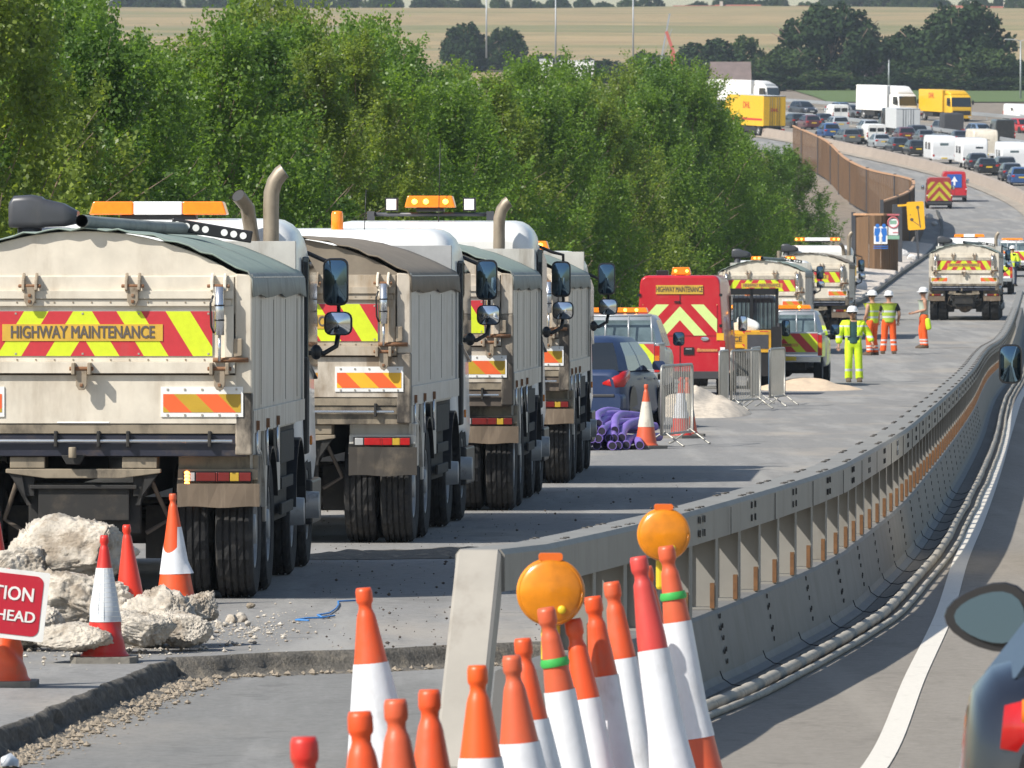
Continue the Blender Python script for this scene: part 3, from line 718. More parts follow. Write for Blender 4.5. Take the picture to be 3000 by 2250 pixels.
# ------------------------------------------------------------------ wheels
def wheel_meshes(name, r, w, n=40, lugs=True, dish=.06, rim_r=None):
    rr = rim_r or r*.56; mb = MB(); h = w/2
    prof = [(rr,-h*.82),(rr+.02,-h*.92),(r*.80,-h),(r*.93,-h*.97),(r*.985,-h*.80)]
    for k in range(5):                                  # ribs and grooves of the tread
        a = -h*.74 + k*h*.37*.80*1.25; 
        prof += [(r,a-h*.12+.0),(r,a+h*.12),(r-.014,a+h*.125),(r-.014,a+h*.24)]
    prof = [p for p in prof if p[1] < h*.78] + [(r*.985,h*.80),(r*.93,h*.97),(r*.80,h),(rr+.02,h*.92),(rr,h*.82)]
    k = len(prof); vs=[]; 
    for i,(a,z) in enumerate(prof):
        for j in range(n):
            q = a
            if lugs and .93*r < a and j % 2 and abs(z) > h*.45: q = a-.012
            t = 2*pi*j/n; vs.append((z, q*sin(t), q*cos(t)+r))
    mb.add(vs, [(i*n+j, i*n+(j+1)%n, (i+1)*n+(j+1)%n, (i+1)*n+j) for i in range(k-1) for j in range(n)], 0, False)
    T = Matrix.Translation((0,0,r)) @ Matrix.Rotation(pi/2,4,'Y')
    rm = MB()
    rm.lathe([(rr,-h*.84),(rr-.015,-h*.7),(rr-.02,h*.45),(rr-.02,h*.5),(.12,h*.5-dish*.2),(.11,h*.5+dish),(.0,h*.5+dish)],24,0,T,True,False)
    rm.lathe([(rr-.015,h*.5),(rr-.015,h*.86),(rr+.012,h*.86),(rr+.012,h*.80)],24,0,T,True,False)
    for q in range(8):
        a = 2*pi*q/8; c = Vector((h*.5, .19*r/.52*sin(a), r+.19*r/.52*cos(a))); rm.box(0,.035,-.016,.016,-.016,.016,0,Matrix.Translation(c))
    bm_t = mb.mesh(name); bm_t.materials.append(tyre); b = bmesh.new(); b.from_mesh(bm_t); bmesh.ops.recalc_face_normals(b,faces=b.faces); b.to_mesh(bm_t); b.free()
    bm_r = rm.mesh('rim'); bm_r.materials.append(rimm); b = bmesh.new(); b.from_mesh(bm_r); bmesh.ops.recalc_face_normals(b,faces=b.faces); b.to_mesh(bm_r); b.free()
    return bm_t, bm_r
TRUCK_W = wheel_meshes('wheel',.515,.285,44)
FRONT_W = wheel_meshes('wheel',.515,.30,44,dish=.16)
CAR_W = wheel_meshes('wheel',.315,.195,28,False,.01,.20)
VAN_W = wheel_meshes('wheel',.345,.21,28,False,.01,.21)
def put_wheel(W, x, y, parent, z=0, flip=None):
    o = link('wheel', W[0], parent); o.location = (x,y,z); r = link('rim', W[1], o)
    if (x < 0) if flip is None else flip: r.rotation_euler = (0,0,pi); 
    return o
def beacon_bar(parent, w, z, y, mid=None, on=(), name='beacon_bar', x=0, h=.11, dp=.28):
    mb = MB()
    s = w/2; m_ = s*.30 if mid else 0
    mb.box(x-s*.55,x+s*.55,y-dp*.38,y+dp*.38,z-.045,z,1)
    def seg(a,b,mi,ta,tb): mb.prism([(a,z),(b,z),(b-tb,z+h),(a+ta,z+h)],'y',y-dp/2,y+dp/2,mi)
    if mid: seg(x-s,x-s*mid,0,.035,0); seg(x-s*mid+.003,x+s*mid-.003,2,0,0); seg(x+s*mid,x+s,0,0,.035)
    else: seg(x-s,x+s,0,.035,.035)
    o = mb.build(name,[amber,black,lens_w],parent,.012)
    for q in on:
        l = MB(); l.ball((x+q*s, y-dp/2-.004, z+h*.5), .032,.012,.03,10); l.build('lit_lamp',amber_on,o,fix=False)
    return o
def mirror_unit(parent, x, y, z, w, h, glass_m=mirror_d, name='mirror', tilt=0):
    mb = MB(); rings=[]
    for yy,g in ((y-.005,.97),(y+.02,1.0),(y+.08,.95),(y+.13,.6)):
        rings.append(rrect(w/2*g, z-h/2*g, z+h/2*g, .06, yy, 3, x))
    mb.loft(rings,0,True,True); o = mb.build(name,[black],parent)
    g = MB(); rs = [[(x+(px-x)*q, y-.008-.10*w*(1-q*q), z+(pz-z)*q) for px,_,pz in rrect(w/2*.86, z-h/2*.90, z+h/2*.90, .05, 0, 3, x)] for q in (1,.8,.55,.3,.08)]
    g.loft(rs,0,False,True); g.add(rs[-1],[tuple(range(16))],0,True); g.build('mirror_glass',[glass_m],o)
    return o

def make_tipper(label, X, d, head, opt, group='tipper lorries parked in a line'):
    P = dict(tarp=tarp, skirt=tarp_side, arch=cream, side=cream_s, top=2.44, rise=.33, cab=2.92, beacon='bar', exhaust=1, flap=flap, board=True, txt=True,
             mk=(mk_o,mk_y), beam=navy, snorkel=True, far=False, L=5.7, roofy=0, mirrors=('tall','low'), led=False, holes=True, lights=red_dim)
    P.update(opt); hb = P['top']; L = P['L']; far = P['far']
    t = thing('tipper_lorry', label, 'tipper lorry', (X,d,zr(d+.8)), -head, group)
    S = (-1,1); G = P.get('gate', cream)
    # --- body sides, floor, front wall
    mb = MB()
    for s in S:
        a = s*1.25; mb.box(min(a,a-s*.05),max(a,a-s*.05),.12,L,1.34,hb-.02,0)
        for q in np.linspace(1.1,L-.6,4): mb.box(min(a,a+s*.003),max(a,a+s*.003),q-.004,q+.004,1.45,hb-.2,2)
        mb.box(min(a-s*.02,a+s*.022),max(a-s*.02,a+s*.022),.10,L+.03,1.25,1.42,1)       # sill
        mb.box(min(a-s*.02,a+s*.018),max(a-s*.02,a+s*.018),.10,L+.03,hb-.10,hb-.02,0)
        mb.box(min(a-s*.02,a+s*.016),max(a-s*.02,a+s*.016),L-.12,L+.02,1.42,hb-.10,0)
    mb.box(-1.2,1.2,.12,L-.05,1.22,1.33,1)
    mb.box(-1.2,1.2,L-.05,L+.06,1.3,hb+P['rise']*.8,0)
    mb.build('body',[P['side'],cream_s if P['side'] is cream_s else P['side'],sootm],t,.008)
    # --- rear frame: corner posts and arched headboard
    for s in S:
        mb = MB(); a,b = sorted((s*1.265,s*1.14)); mb.box(a,b,-.03,.12,P.get('soot',1.55),hb,0); mb.box(a,b,-.031,.12,1.09,P.get('soot',1.55),1)
        mb.build('corner_post',[P.get('post', G),soot_post],t,.012)
    mb = MB(); n=20
    arc = [(1.17*(2*k/n-1), hb-.01+P['rise']*(1-abs(2*k/n-1)**2.1)) for k in range(n+1)]
    mb.prism([(1.14,hb-.30)]+[(1.14,hb-.02)]+arc[::-1]+[(-1.14,hb-.02),(-1.14,hb-.30)],'y',-.0,.06,0)
    mb.box(-1.16,1.16,-.016,.0,hb-.027,hb-.012,0)
    mb.build('headboard',[P['arch'] if P['arch'] is not cream else G],t,.01)
    # --- tarpaulin over the load, scalloped rear hem and side skirts
    mb = MB(); rings=[]; m_=28
    for iy,y in enumerate([-.05,-.02,.1]+list(np.linspace(.5,L+.05,8))):
        r=[]
        for k in range(m_+1):
            u = 2*k/m_-1; x = 1.24*u; z = hb+.012+P['rise']*(1-abs(u)**2.1) + (.012*sin(k*2.3) if iy<2 else .01*noise.noise((k*.7,y*1.7,2)))
            r.append((x,y,z))
        sag = [.012*noise.noise((y*2,3,1)) for _ in range(1)][0]
        r = [(-1.29+sag,y,hb-.17),(-1.275,y,hb-.04)] + r + [(1.275,y,hb-.04),(1.29-sag+ (.015*sin(y*5)),y,hb-.17+.02*sin(y*3))]
        rings.append(r)
    n2 = len(rings[0])
    mb.add([p for r in rings for p in r],[(i*n2+j,i*n2+j+1,(i+1)*n2+j+1,(i+1)*n2+j) for i in range(len(rings)-1) for j in range(n2-1)],[1 if (j<2 or j>=n2-3) else 0 for i in range(len(rings)-1) for j in range(n2-1)],True)
    o = mb.build('tarpaulin',[P['tarp'],P['skirt']],t); so = o.modifiers.new('thick','SOLIDIFY'); so.thickness=.012
    if P['holes']:
        mb = MB(); y = 1.2; zt = hb+P['rise']
        mb.tube([(.0,-.10,zt+.065),(.05,.5,zt+.055),(.35,2.2,zt+.03),(.62,3.4,zt+.02)],.048,12,0,False)
        mb.tube([(.0,-.099,zt+.065),(.05,.5,zt+.055)],.038,12,1,False)
        mb.build('tarpaulin_roller',[tarp_side,black],t)
        mb = MB()                                       # perforated arm of the sheeting gear
        mb.beam((.42,2.9,zt+.06),(1.05,2.9,zt-.045),.02,.095,0,(0,0,1))
        mb.build('sheeting_arm',[black],t,.01)
        for q in range(8):
            if q == 4: continue
            f = .07+.115*q*1.02; c = Vector((.42,2.9,zt+.06)).lerp(Vector((1.05,2.9,zt-.045)),f)
            h = MB(); h.lathe([(.0,-.013),(.027,-.013),(.027,.013),(0,.013)],14,0,Matrix.Translation(c)@Matrix.Rotation(pi/2,4,'X'),False,False); h.build('lightening_hole',[white],bpy_last(t,'sheeting_arm'))
    # --- tailgate
    mb = MB()
    C0 = 0
    mb.box(-1.13,1.13,-.02,.04,1.70,hb-.02,0)
    mb.box(-1.13,1.13,-.06,-.02,2.255,2.315,0); mb.box(-1.11,1.11,-.045,-.02,2.20,2.25,0)      # upper rails
    mb.box(-1.14,1.14,-.07,-.02,1.70,1.785,0); mb.box(-1.12,1.12,-.04,-.02,1.785,1.815,0)
    for s in S:
        a,b = sorted((s*1.13,s*1.06)); mb.box(a,b,-.05,-.02,1.82,2.20,0)
    for q in np.linspace(-1.05,1.05,16):
        mb.box(q-.006,q+.006,-.05,-.045,2.222,2.234,1); mb.box(q-.006,q+.006,-.046,-.04,1.795,1.807,1)
    mb.build('tailgate',[G,hinge],t,.012)
    mb = MB(); mb.box(-1.15,1.15,-.03,.05,1.325,1.685,0); mb.box(-1.15,1.15,-.022,.06,1.25,1.32,1); mb.box(-1.15,1.15,-.005,.05,1.685,1.70,2)
    mb.box(-.19,.20,-.034,-.030,1.327,1.338,3); mb.build('tailgate_board',[P.get('lower',G),cream_d,sootm,lens_w],t,.015)
    for (x,zt_) in ((-.39,2.45),(.38,2.45),(1.02,2.45),(-1.02,2.45)):
        mb = MB()
        for e in (-.048,.048): mb.prism([(-.02,zt_),(-.10,zt_-.05),(-.115,zt_-.13),(-.06,zt_-.14),(-.02,zt_-.06)],'x',x+e-.011,x+e+.011,0)
        mb.tube([(x-.085,-.085,zt_-.10),(x+.085,-.085,zt_-.10)],.014,8,1)
        mb.prism([(x-.042,zt_-.09),(x+.042,zt_-.09),(x+.042,zt_-.21),(x+.022,zt_-.25),(x-.022,zt_-.25),(x-.042,zt_-.21)],'y',-.095,-.072,0)
        for bz in (-.17,-.215): mb.box(x-.012,x+.012,-.105,-.095,zt_+bz-.012,zt_+bz+.012,1)
        mb.build('hinge',[hinge if abs(x)<.9 else cream,rust],t,.006)
    for x in (0.0,1.03,-1.03):
        mb = MB()
        for e in (-.06,.06): mb.box(x+e-.013,x+e+.013,-.17,-.05,1.69,1.78,0)
        mb.prism([(x-.042,1.73),(x+.042,1.73),(x+.042,1.61),(x+.02,1.575),(x-.02,1.575),(x-.042,1.61)],'y',-.13,-.105,0)
        mb.tube([(x-.09,-.125,1.735),(x+.09,-.125,1.735)],.016,8,1); mb.box(x-.012,x+.012,-.14,-.13,1.60,1.625,1)
        mb.build('latch',[hinge,rust],t,.005)
    for s in S:
        x = s*1.03; mb = MB()
        mb.tube([(x,-.13,2.345),(x,-.13,1.985)],.036,14,0); mb.tube([(x,-.13,1.985),(x,-.13,1.79)],.012,10,0)
        for zz in (2.20,2.09): mb.tube([(x,-.13,zz),(x,-.13,zz+.012)],.038,14,1)
        mb.tube([(x-.045,-.14,2.28),(x-.065,-.15,2.22),(x-.06,-.15,2.05),(x-.04,-.14,2.0)],.008,6,1)
        mb.tube([(x-.05,-.10,1.80),(x+.21,-.05,1.80)],.018,8,2)
        mb.build('ram',[chrome,black,rust],t)
        mb = MB(); mb.prism([(s*1.165-.03,1.96),(s*1.165+.03,1.96),(s*1.165+.03,1.83),(s*1.165-.03,1.82)],'y',-.075,-.045,0); mb.build('locking_plate',[hinge],t,.006)
    if P['board']:
        w=.1835; b = MB()
        b.box(-.975,.975,-.030,-.021,1.825,2.165,2)
        stripes(b,-.97,.97,1.828,2.162,-.0325,w,.615,0,(0,1),-w/2)
        for q in (-.94,-.5,0,.42,.94):
            for zz in (1.845,2.145): b.box(q-.007,q+.007,-.036,-.0325,zz-.007,zz+.007,3)
        brd = b.build('warning_board',[hv_r,hv_y,alu,rivet],t,fix=False)
        if P['txt']:
            pl = MB(); pl.box(-.60,.60,-.0385,-.0335,1.940,2.065); plt = pl.build('text_plate',[plate_y],brd)
            lettering('lettering','HIGHWAY MAINTENANCE',.128,(0,-.0395,2.0025),ink_g,plt,.70,.0032)
    for s in S:
        b = MB(); x0,x1 = sorted((s*.585,s*1.20)); b.box(x0,x1,-.040,-.031,1.375,1.60,2)
        a0,a1 = sorted((s*.603,s*1.183)); stripes(b,a0,a1,1.408,1.545,-.0425,.165,1.0,None,(0,1),.05,1) if s>0 else stripes(b,a0,a1,1.408,1.545,-.0425,.165,-1.0,None,(0,1),.05,1)
        for q in np.linspace(x0+.05,x1-.05,5):
            for zz in (1.39,1.58): b.box(q-.007,q+.007,-.046,-.040,zz-.007,zz+.007,3)
        b.build('marker_board',[P['mk'][0],P['mk'][1],white,rivet],t,fix=False)
    # --- rear beam with release bar
    mb = MB(); mb.box(-1.22,1.22,-.01,.16,1.08,1.245,0)
    mb.tube([(-1.15,-.04,1.195),(1.12,-.04,1.195)],.014,8,1)
    for x in (-.75,-.2,.12,.34,.95): mb.box(x-.012,x+.012,-.07,.0,1.15,1.27,2)
    mb.prism([(-.16,1.09),(.02,1.09),(-.02,1.02),(-.12,1.02)],'y',-.06,.05,2)
    mb.tube([(-.07,-.10,1.15),(-.07,-.10,1.07)],.03,8,3)
    mb.build('rear_beam',[P['beam'],chrome,chassis,cream_d],t,.006)
    # --- chassis
    mb = MB()
    for s in S: mb.box(s*.42-.05,s*.42+.05,.05,7.6,.78,1.06,0); mb.box(s*.42-.13,s*.42+.13,.02,.30,.99,1.075,1)
    mb.prism([(-.58,.985),(.58,.985),(.58,.955),(.28,.915),(-.28,.915),(-.58,.955)],'y',.0,.10,1)
    mb.box(-.42,.42,.12,.22,.50,.88,0); mb.box(-.34,.34,.05,.13,.60,.84,0); mb.box(-.40,.40,.02,.06,.835,.865,0)
    for s in S:
        mb.prism([(s*.56,.95),(s*.46,.95),(s*.42,.72),(s*.40,.72)],'y',.02,.10,0)
        mb.tube([(s*.5,.1,.9),(s*.62,.3,.6),(s*.45,.25,.5)],.02,6,2)
        mb.tube([(s*.20,.35,.84),(s*.20,.35,.40)],.10,10,2)
    for y in (.75,2.1): mb.tube([(-.8,y,.515),(.8,y,.515)],.11,10,0); mb.ball((0,y,.515),.24,.26,.24,14,2); mb.box(-.62,-.42,y-.2,y+.2,.3,.7,0); mb.box(.42,.62,y-.2,y+.2,.3,.7,0)
    for y in (5.3,7.15): mb.tube([(-.9,y,.5),(.9,y,.5)],.08,8,0)
    mb.box(.95,1.2,3.2,4.6,.5,1.0,0); mb.box(-1.2,-.9,3.0,4.7,.5,1.0,0); mb.box(-1.15,1.15,.5,6.2,1.09,1.22,0)
    mb.build('chassis',[chassis,cream_d,sootm],t,.01)
    # --- rear lights and mud flaps
    for s in S:
        mb = MB(); x0,x1 = sorted((s*.70,s*1.30)); mb.box(x0,x1,.16,.30,.96,1.085,0); mb.box(x0,x1,.10,.22,.90,.985,0)
        mb.box(*sorted((s*1.26,s*1.30)),.14,.45,.70,1.09,0)
        br = mb.build('lamp_bracket',[cream_d if P['arch'] is cream else cream_s],t,.008)
        mb = MB(); mb.box(*sorted((s*.74,s*1.255)),.075,.10,.885,.965,1); mb.box(*sorted((s*.755,s*.83)),.066,.075,.893,.957,2); mb.box(*sorted((s*.84,s*.985)),.066,.075,.893,.957,0); mb.box(*sorted((s*.988,s*1.0)),.062,.075,.89,.96,0); mb.box(*sorted((s*1.003,s*1.09)),.066,.075,.893,.957,0)
        mb.box(*sorted((s*1.094,s*1.16)),.066,.075,.893,.957,3); mb.box(*sorted((s*1.164,s*1.25)),.066,.075,.893,.957,0)
        lc = mb.build('tail_light',[P['lights'],black,alu,mk_y],t,.004)
        if P['led'] and s>0:
            l = MB()
            for q in range(4): l.ball((.772,.060,.858+q*.026+.02),.020,.008,.014,8)
            l.build('lit_indicator',led,lc,fix=False)
        zb = .70 if P['flap'] is not flap_d else .62
        mb = MB(); rings=[]
        for k in range(9):
            x = lerp(s*.70,s*1.315,k/8); rings.append([(x,.04+.004*sin(k*1.7),.875+.0*k),(x,.06+.004*sin(k*1.7),.875),(x,.07+.006*sin(k*.9),zb+.006*sin(k*1.1)),(x,.05+.006*sin(k*.9),zb+.006*sin(k*1.1))])
        mb.loft(rings,0,True,False); mb.build('mud_flap',[P['flap']],t)
    # --- wheels and mudguards
    for y in (.75,2.1):
        for s in S:
            put_wheel(TRUCK_W, s*1.105, y, t); put_wheel(TRUCK_W, s*.775, y, t)
    for y in (5.3,7.15):
        for s in S: put_wheel(FRONT_W, s*1.06, y, t)
    gm = cream_s if not far else cream_s
    for s in S:
        for (y,a0,a1) in ((.75,15,150),(2.1,20,165),(5.3,5,175)):
            mb = MB(); rings=[]
            for k in range(13):
                a = radians(lerp(a0,a1,k/12)); r1=.585; r2=.60; yc = y-.0
                rings.append([(s*.68,yc-cos(a)*-r1,.515+sin(a)*r1),(s*1.27,yc-cos(a)*-r1,.515+sin(a)*r1),(s*1.27,yc-cos(a)*-r2,.515+sin(a)*r2),(s*.68,yc-cos(a)*-r2,.515+sin(a)*r2)])
            mb.loft(rings,0,True,False); mb.build('mudguard',[black if y>2 else gm],t)
    for s in S:                                         # valance panels between the wheels, side guard, tank
        mb = MB(); a,b = sorted((s*1.235,s*1.262))
        for q,(poly,m_) in enumerate((([(.12,1.25),(.95,1.25),(.90,1.06),(.45,1.06),(.32,.72),(.20,.72)],cream_s),([(1.30,1.25),(1.62,1.25),(1.62,.98),(1.50,.55),(1.40,.55),(1.36,1.0)],cream_s),
                ([(2.60,1.25),(3.0,1.25),(3.0,.75),(2.72,.75)],cream_s),([(3.1,.95),(4.6,.95),(4.6,1.2),(3.1,1.2)],black),([(3.2,.55),(4.5,.55),(4.5,.64),(3.2,.64)],cream_s),([(3.2,.75),(4.5,.75),(4.5,.84),(3.2,.84)],cream_s))):
            mb = MB(); mb.prism(poly,'x',a,b,0); mb.build('side_panel' if q<4 else 'side_guard_rail',[m_ if q<3 else chassis],t,.006)
        if s>0:
            for y in (.35,1.4,2.5):
                k = MB(); k.tube([(1.27,y,1.32),(1.28,y,.98)],.012,6,0); k.box(1.262,1.295,y-.03,y+.03,1.27,1.34,1); k.build('side_marker',[chrome,rust],t)
    # --- cab
    cz = P['cab']; y0 = L+.45; mb = MB(); rings=[]
    tp=.06
    for (yy,hw,z0,z1,r) in ((0,1.08,.95,cz-.22,.16),(.03,1.17,.82,cz-.08,.24),(.25,1.215,.72,cz,.26),(1.2,1.225,.70,cz+.02,.26),(1.75,1.22,.62,cz-.10,.28),(2.05,1.17,.45,cz-.75,.2),(2.2,1.10,.40,cz-1.25,.18)):
        rings.append([(x*(1-tp*max(0,(z-1.6))/1.5),yy+y0,z) for x,_,z in rrect(hw,z0,z1,r,0,5)])
    mb.loft(rings,0,True,True)
    mb.build('cab',[white],t)
    mb = MB(); mb.box(-.75,.75,y0-.015,y0+.05,1.75,cz-.45,0)
    for s in S:
        sw=[(y0+.55,1.72),(y0+1.75,1.55),(y0+1.62,cz-.42),(y0+.62,cz-.30)]
        mb.prism(sw,'x',*sorted((s*1.18,s*1.236)),0)
    mb.build('cab_window',[glass],t,.01)
    for s in S:
        mb = MB(); mb.box(*sorted((s*1.10,s*1.245)),y0+.30,y0+.55,.95,1.75,0); mb.build('cab_rear_panel',[chassis],t,.02)
        mb = MB(); mb.box(*sorted((s*1.0,s*1.24)),y0+1.0,y0+2.1,.35,.72,0); mb.build('cab_step',[black],t,.02)
        mb = MB(); mb.box(*sorted((s*1.24,s*1.262)),y0+.62,y0+.68,1.02,1.10,0); mb.build('side_lamp',[orange_lens],t,.01)
    # mirrors: tall one above, wide one below on a bent arm
    for s in S:
        if s<0 and far: continue
        xm = s*1.40; ym = y0+1.55
        mb = MB(); mb.tube([(s*1.12,ym,cz-.25),(s*1.30,ym,cz-.33),(xm+s*.02,ym+.06,cz-.36),(xm+s*.02,ym+.06,2.5)],.018,8); mb.tube([(xm+s*.02,ym+.06,1.95),(xm,ym+.05,1.83),(s*1.30,ym,1.77),(s*1.17,ym,1.78)],.022,8); mb.ball((s*1.22,ym,1.78),.07,.05,.07,10)
        mb.tube([(xm+s*.02,ym+.06,2.5),(xm+s*.02,ym+.06,1.95)],.016,8)
        arm = mb.build('mirror_arm',[black],t)
        mirror_unit(t,xm,ym-.02,2.37,.215,.40,mirror_d); mirror_unit(t,xm+.02,ym-.02,2.02,.24,.20,mirror)
    # roof equipment
    if P['beacon'] == 'bar': beacon_bar(t,1.14,cz+.045,y0+.55,.36)
    elif P['beacon'] == 'barlit': beacon_bar(t,1.5,cz+.16,y0+.6,.55,(-.93,-.7,.72,.92))
    elif P['beacon'] == 'cyl':
        mb = MB(); mb.lathe([(.055,0),(.06,.02),(.058,.17),(.05,.20),(.0,.205)],18,0,Matrix.Translation((.02,y0+.35,cz-.02)),True,False); mb.build('beacon',[amber],t)
    elif P['beacon'] == 'lights':
        b = beacon_bar(t,.56,cz+.16,y0+.6,None,(-.6,-.15,.62),h=.13)
        mb = MB(); mb.tube([(-.68,y0+.6,cz+.085),(.68,y0+.6,cz+.085)],.022,8,0)
        for s in S: mb.box(s*.66-.04,s*.66+.04,y0+.55,y0+.65,cz+.02,cz+.12,0)
        mb.build('lamp_bar',[grey_pl],t)
        for s in S:
            k = MB(); k.box(s*.43-.07,s*.43+.07,y0+.56,y0+.66,cz+.12,cz+.27,0); k.box(s*.43-.055,s*.43+.055,y0+.55,y0+.56,cz+.135,cz+.255,1); k.build('work_lamp',[black,lens_w],t,.01)
    elif P['beacon'] == 'pair':
        for x in (-.45,.55): beacon_bar(t,.36,cz+.03,y0+.6,None,(-.3,.4),x=x)
    for x,ht in P.get('aerials',()):
        mb = MB(); mb.tube([(x,y0+.4,cz-.05),(x+.02,y0+.4,cz+ht)],.005,5); mb.build('aerial',[black],t)
    if P['exhaust']:
        ex = P.get('exx',.98); eh = P.get('exh',3.28); ye = L+.26; mb = MB()
        k_ = [(ex,ye,1.9),(ex,ye,eh-.28)]
        if P['exhaust'] == 1: k_ += [(ex+.004,ye,eh-.18),(ex+.03,ye,eh-.09),(ex+.08,ye,eh-.02),(ex+.11,ye+.0,eh)]
        else: k_ += [(ex,ye,eh)]
        mb.tube(k_,.065,14,0,False); mb.tube([Vector(k_[-2]).lerp(Vector(k_[-1]),.6),k_[-1]],.060,14,1)
        mb.tube([(ex,ye,1.9),(ex,ye,2.62)],.10,14,0)
        mb.tube([(ex,ye,eh-.62),(ex,ye,eh-.60)],.072,14,0)
        e = mb.build('exhaust_pipe',[exh,black],t)
        mb = MB(); mb.box(ex-.10,ex+.13,ye-.13,ye-.12,2.35,2.66,0)
        for a in range(5):
            for b_ in range(6): mb.box(ex-.07+a*.04-.009,ex-.07+a*.04+.009,ye-.134,ye-.13,2.40+b_*.04,2.415+b_*.04,1)
        mb.build('heat_shield',[exh,black],e)
        if P.get('ex2'):
            mb = MB(); mb.tube([(ex-.16,ye+.1,2.7),(ex-.20,ye+.1,2.98),(ex-.27,ye-.02,3.08)],.06,14,0,False); mb.tube([(ex-.262,ye-.006,3.07),(ex-.268,ye-.016,3.078)],.055,14,1)
            mb.build('exhaust_pipe',[exh,black],t)
    if P['snorkel']:
        mb = MB(); rings=[]
        for (x,zc,h) in ((-1.16,2.92,.20),(-1.12,2.945,.26),(-.98,2.95,.27),(-.90,2.94,.26),(-.88,2.935,.23),(-.72,2.92,.19),(-.60,2.90,.10)):
            rings.append([(x,y0-.2+q[0]-0,q[2]) for q in rrect(.14,zc-h/2,zc+h/2,.05,0,3)])
        mb.loft(rings,0,True,True); mb.tube([(-1.0,y0-.2,2.85),(-1.0,y0-.2,1.6)],.10,10); mb.build('air_intake',[grey_pl],t)
    return t
def bpy_last(t, nm): return [c for c in t.children if c.name.split('.')[0]==nm][-1]

YB = dict(mk=(mk_o,mk_y2))
make_tipper('nearest cream tipper lorry with green tarpaulin and full chevron board behind the rubble', -3.23+.03, 61.1, .042, dict(led=True,ex2=True,holes=True,cab=2.88))
make_tipper('tipper lorry with brown mesh tarpaulin and grey sides, second in the line', -2.17, 73.6, .068,
            dict(tarp=tarp_b,skirt=tarp_b,arch=tarp_b,side=alu,gate=tan_w,lower=cream_w,mk=(mk_o,mk_y2),flap=flap_d,beam=cream_d,post=cream_w,soot=1.72,snorkel=False,exhaust=0,beacon='cyl',cab=2.86,holes=False,lights=red_lens,aerials=((-.62,.35),(.28,.4))))
make_tipper('third tipper lorry in the line, with a lit amber roof bar and two work lamps', -1.25, 83.7, .052,
            dict(gate=cream_w,soot=2.02,beacon='lights',cab=3.0,snorkel=False,exx=.80,exh=3.22,holes=False,flap=flap,aerials=((.1,.9),),beam=sootm,lights=red_dim))
make_tipper('fourth tipper lorry in the line, its mirrors against the trees beside the blue car', -.60, 94.8, .05,
            dict(gate=cream_w,soot=1.85,beacon='pair',cab=2.70,snorkel=False,exhaust=2,exx=.18,exh=2.98,holes=False,beam=sootm,flap=flap))
def vx(px, d): return (px-1500)/24000.0*d
make_tipper('tipper lorry parked behind the red van, with a faded chevron board', vx(2232,238), 238, .075, dict(beacon='pair',cab=2.72,exx=.25,exh=3.02,exhaust=2,holes=True,far=True,top=2.40))
make_tipper('tipper lorry with white roof bar and two exhaust stacks behind the silver pickup', vx(2372,262), 262, .075, dict(beacon='barlit',cab=3.02,exx=1.05,exh=3.45,ex2=True,holes=False,far=True,tarp=tarp_b,skirt=tarp_b,snorkel=True))
make_tipper('tipper lorry seen square from behind on the open lane beyond the workmen', vx(2824,297), 297, .085, dict(far=True,beacon='bar',cab=3.0,exhaust=1,exx=1.0,exh=3.2,holes=True,mk=(mk_o,mk_y)))
# ------------------------------------------------------------------ cars, vans and other traffic
PAINT = {}
def paint(name, col, rough=.28, coat=.6, metal=.0, dusty=.25):
    if name not in PAINT: PAINT[name] = mat(name+'_car_paint', col, rough, metal, var=.04, scale=3, coat=coat, dirt=(.30,.26,.21), damt=dusty, dscale=3, dstretch=(1,1,1), dlo=.45, dhi=.9)
    return PAINT[name]
num_y = mat('yellow_number_plate',(.75,.52,.03),.4,var=.03)
num_w = mat('white_number_plate',(.75,.75,.72),.4,var=.03)
head_m = mat('headlamp_glass',(.7,.72,.74),.08,.3,var=.05)
bump_pl = mat('grey_bumper_plastic',(.045,.045,.05),.6,var=.1)
def ring12(hw, y0, y1, z, cx=0):
    H = y1-y0; P = [(1,.10),(1,.48),(1,.52),(1,.90),(.86,.995),(-.86,.995),(-1,.90),(-1,.52),(-1,.48),(-1,.10),(-.88,.005),(.88,.005)]
    return [(cx+fx*hw, y0+fy*H, z) for fx,fy in P]
SEG = [1,0,1,0,1,0,1,0,1,0,1,0]       # 1 = glass between point j and j+1
def greenhouse(parent, rings, body_m, nroof=2, glass_mat=None, pillar=True):
    n=12; k=len(rings); vs=[p for r in rings for p in r]; gb=MB(); bb=MB()
    fg=[];fb=[]
    for i in range(k-1):
        for j in range(n):
            f=(i*n+j,i*n+(j+1)%n,(i+1)*n+(j+1)%n,(i+1)*n+j)
            (fg if (SEG[j] and i < k-1-nroof) else fb).append(f)
    gb.add(vs,fg,0,False); bb.add(vs,fb,0,True); bb.f.append([(k-1)*n+j for j in range(n)]); bb.mi.append(0); bb.sm.append(False)
    bb.build('roof',[body_m],parent); gb.build('window',[glass_mat or glass],parent)
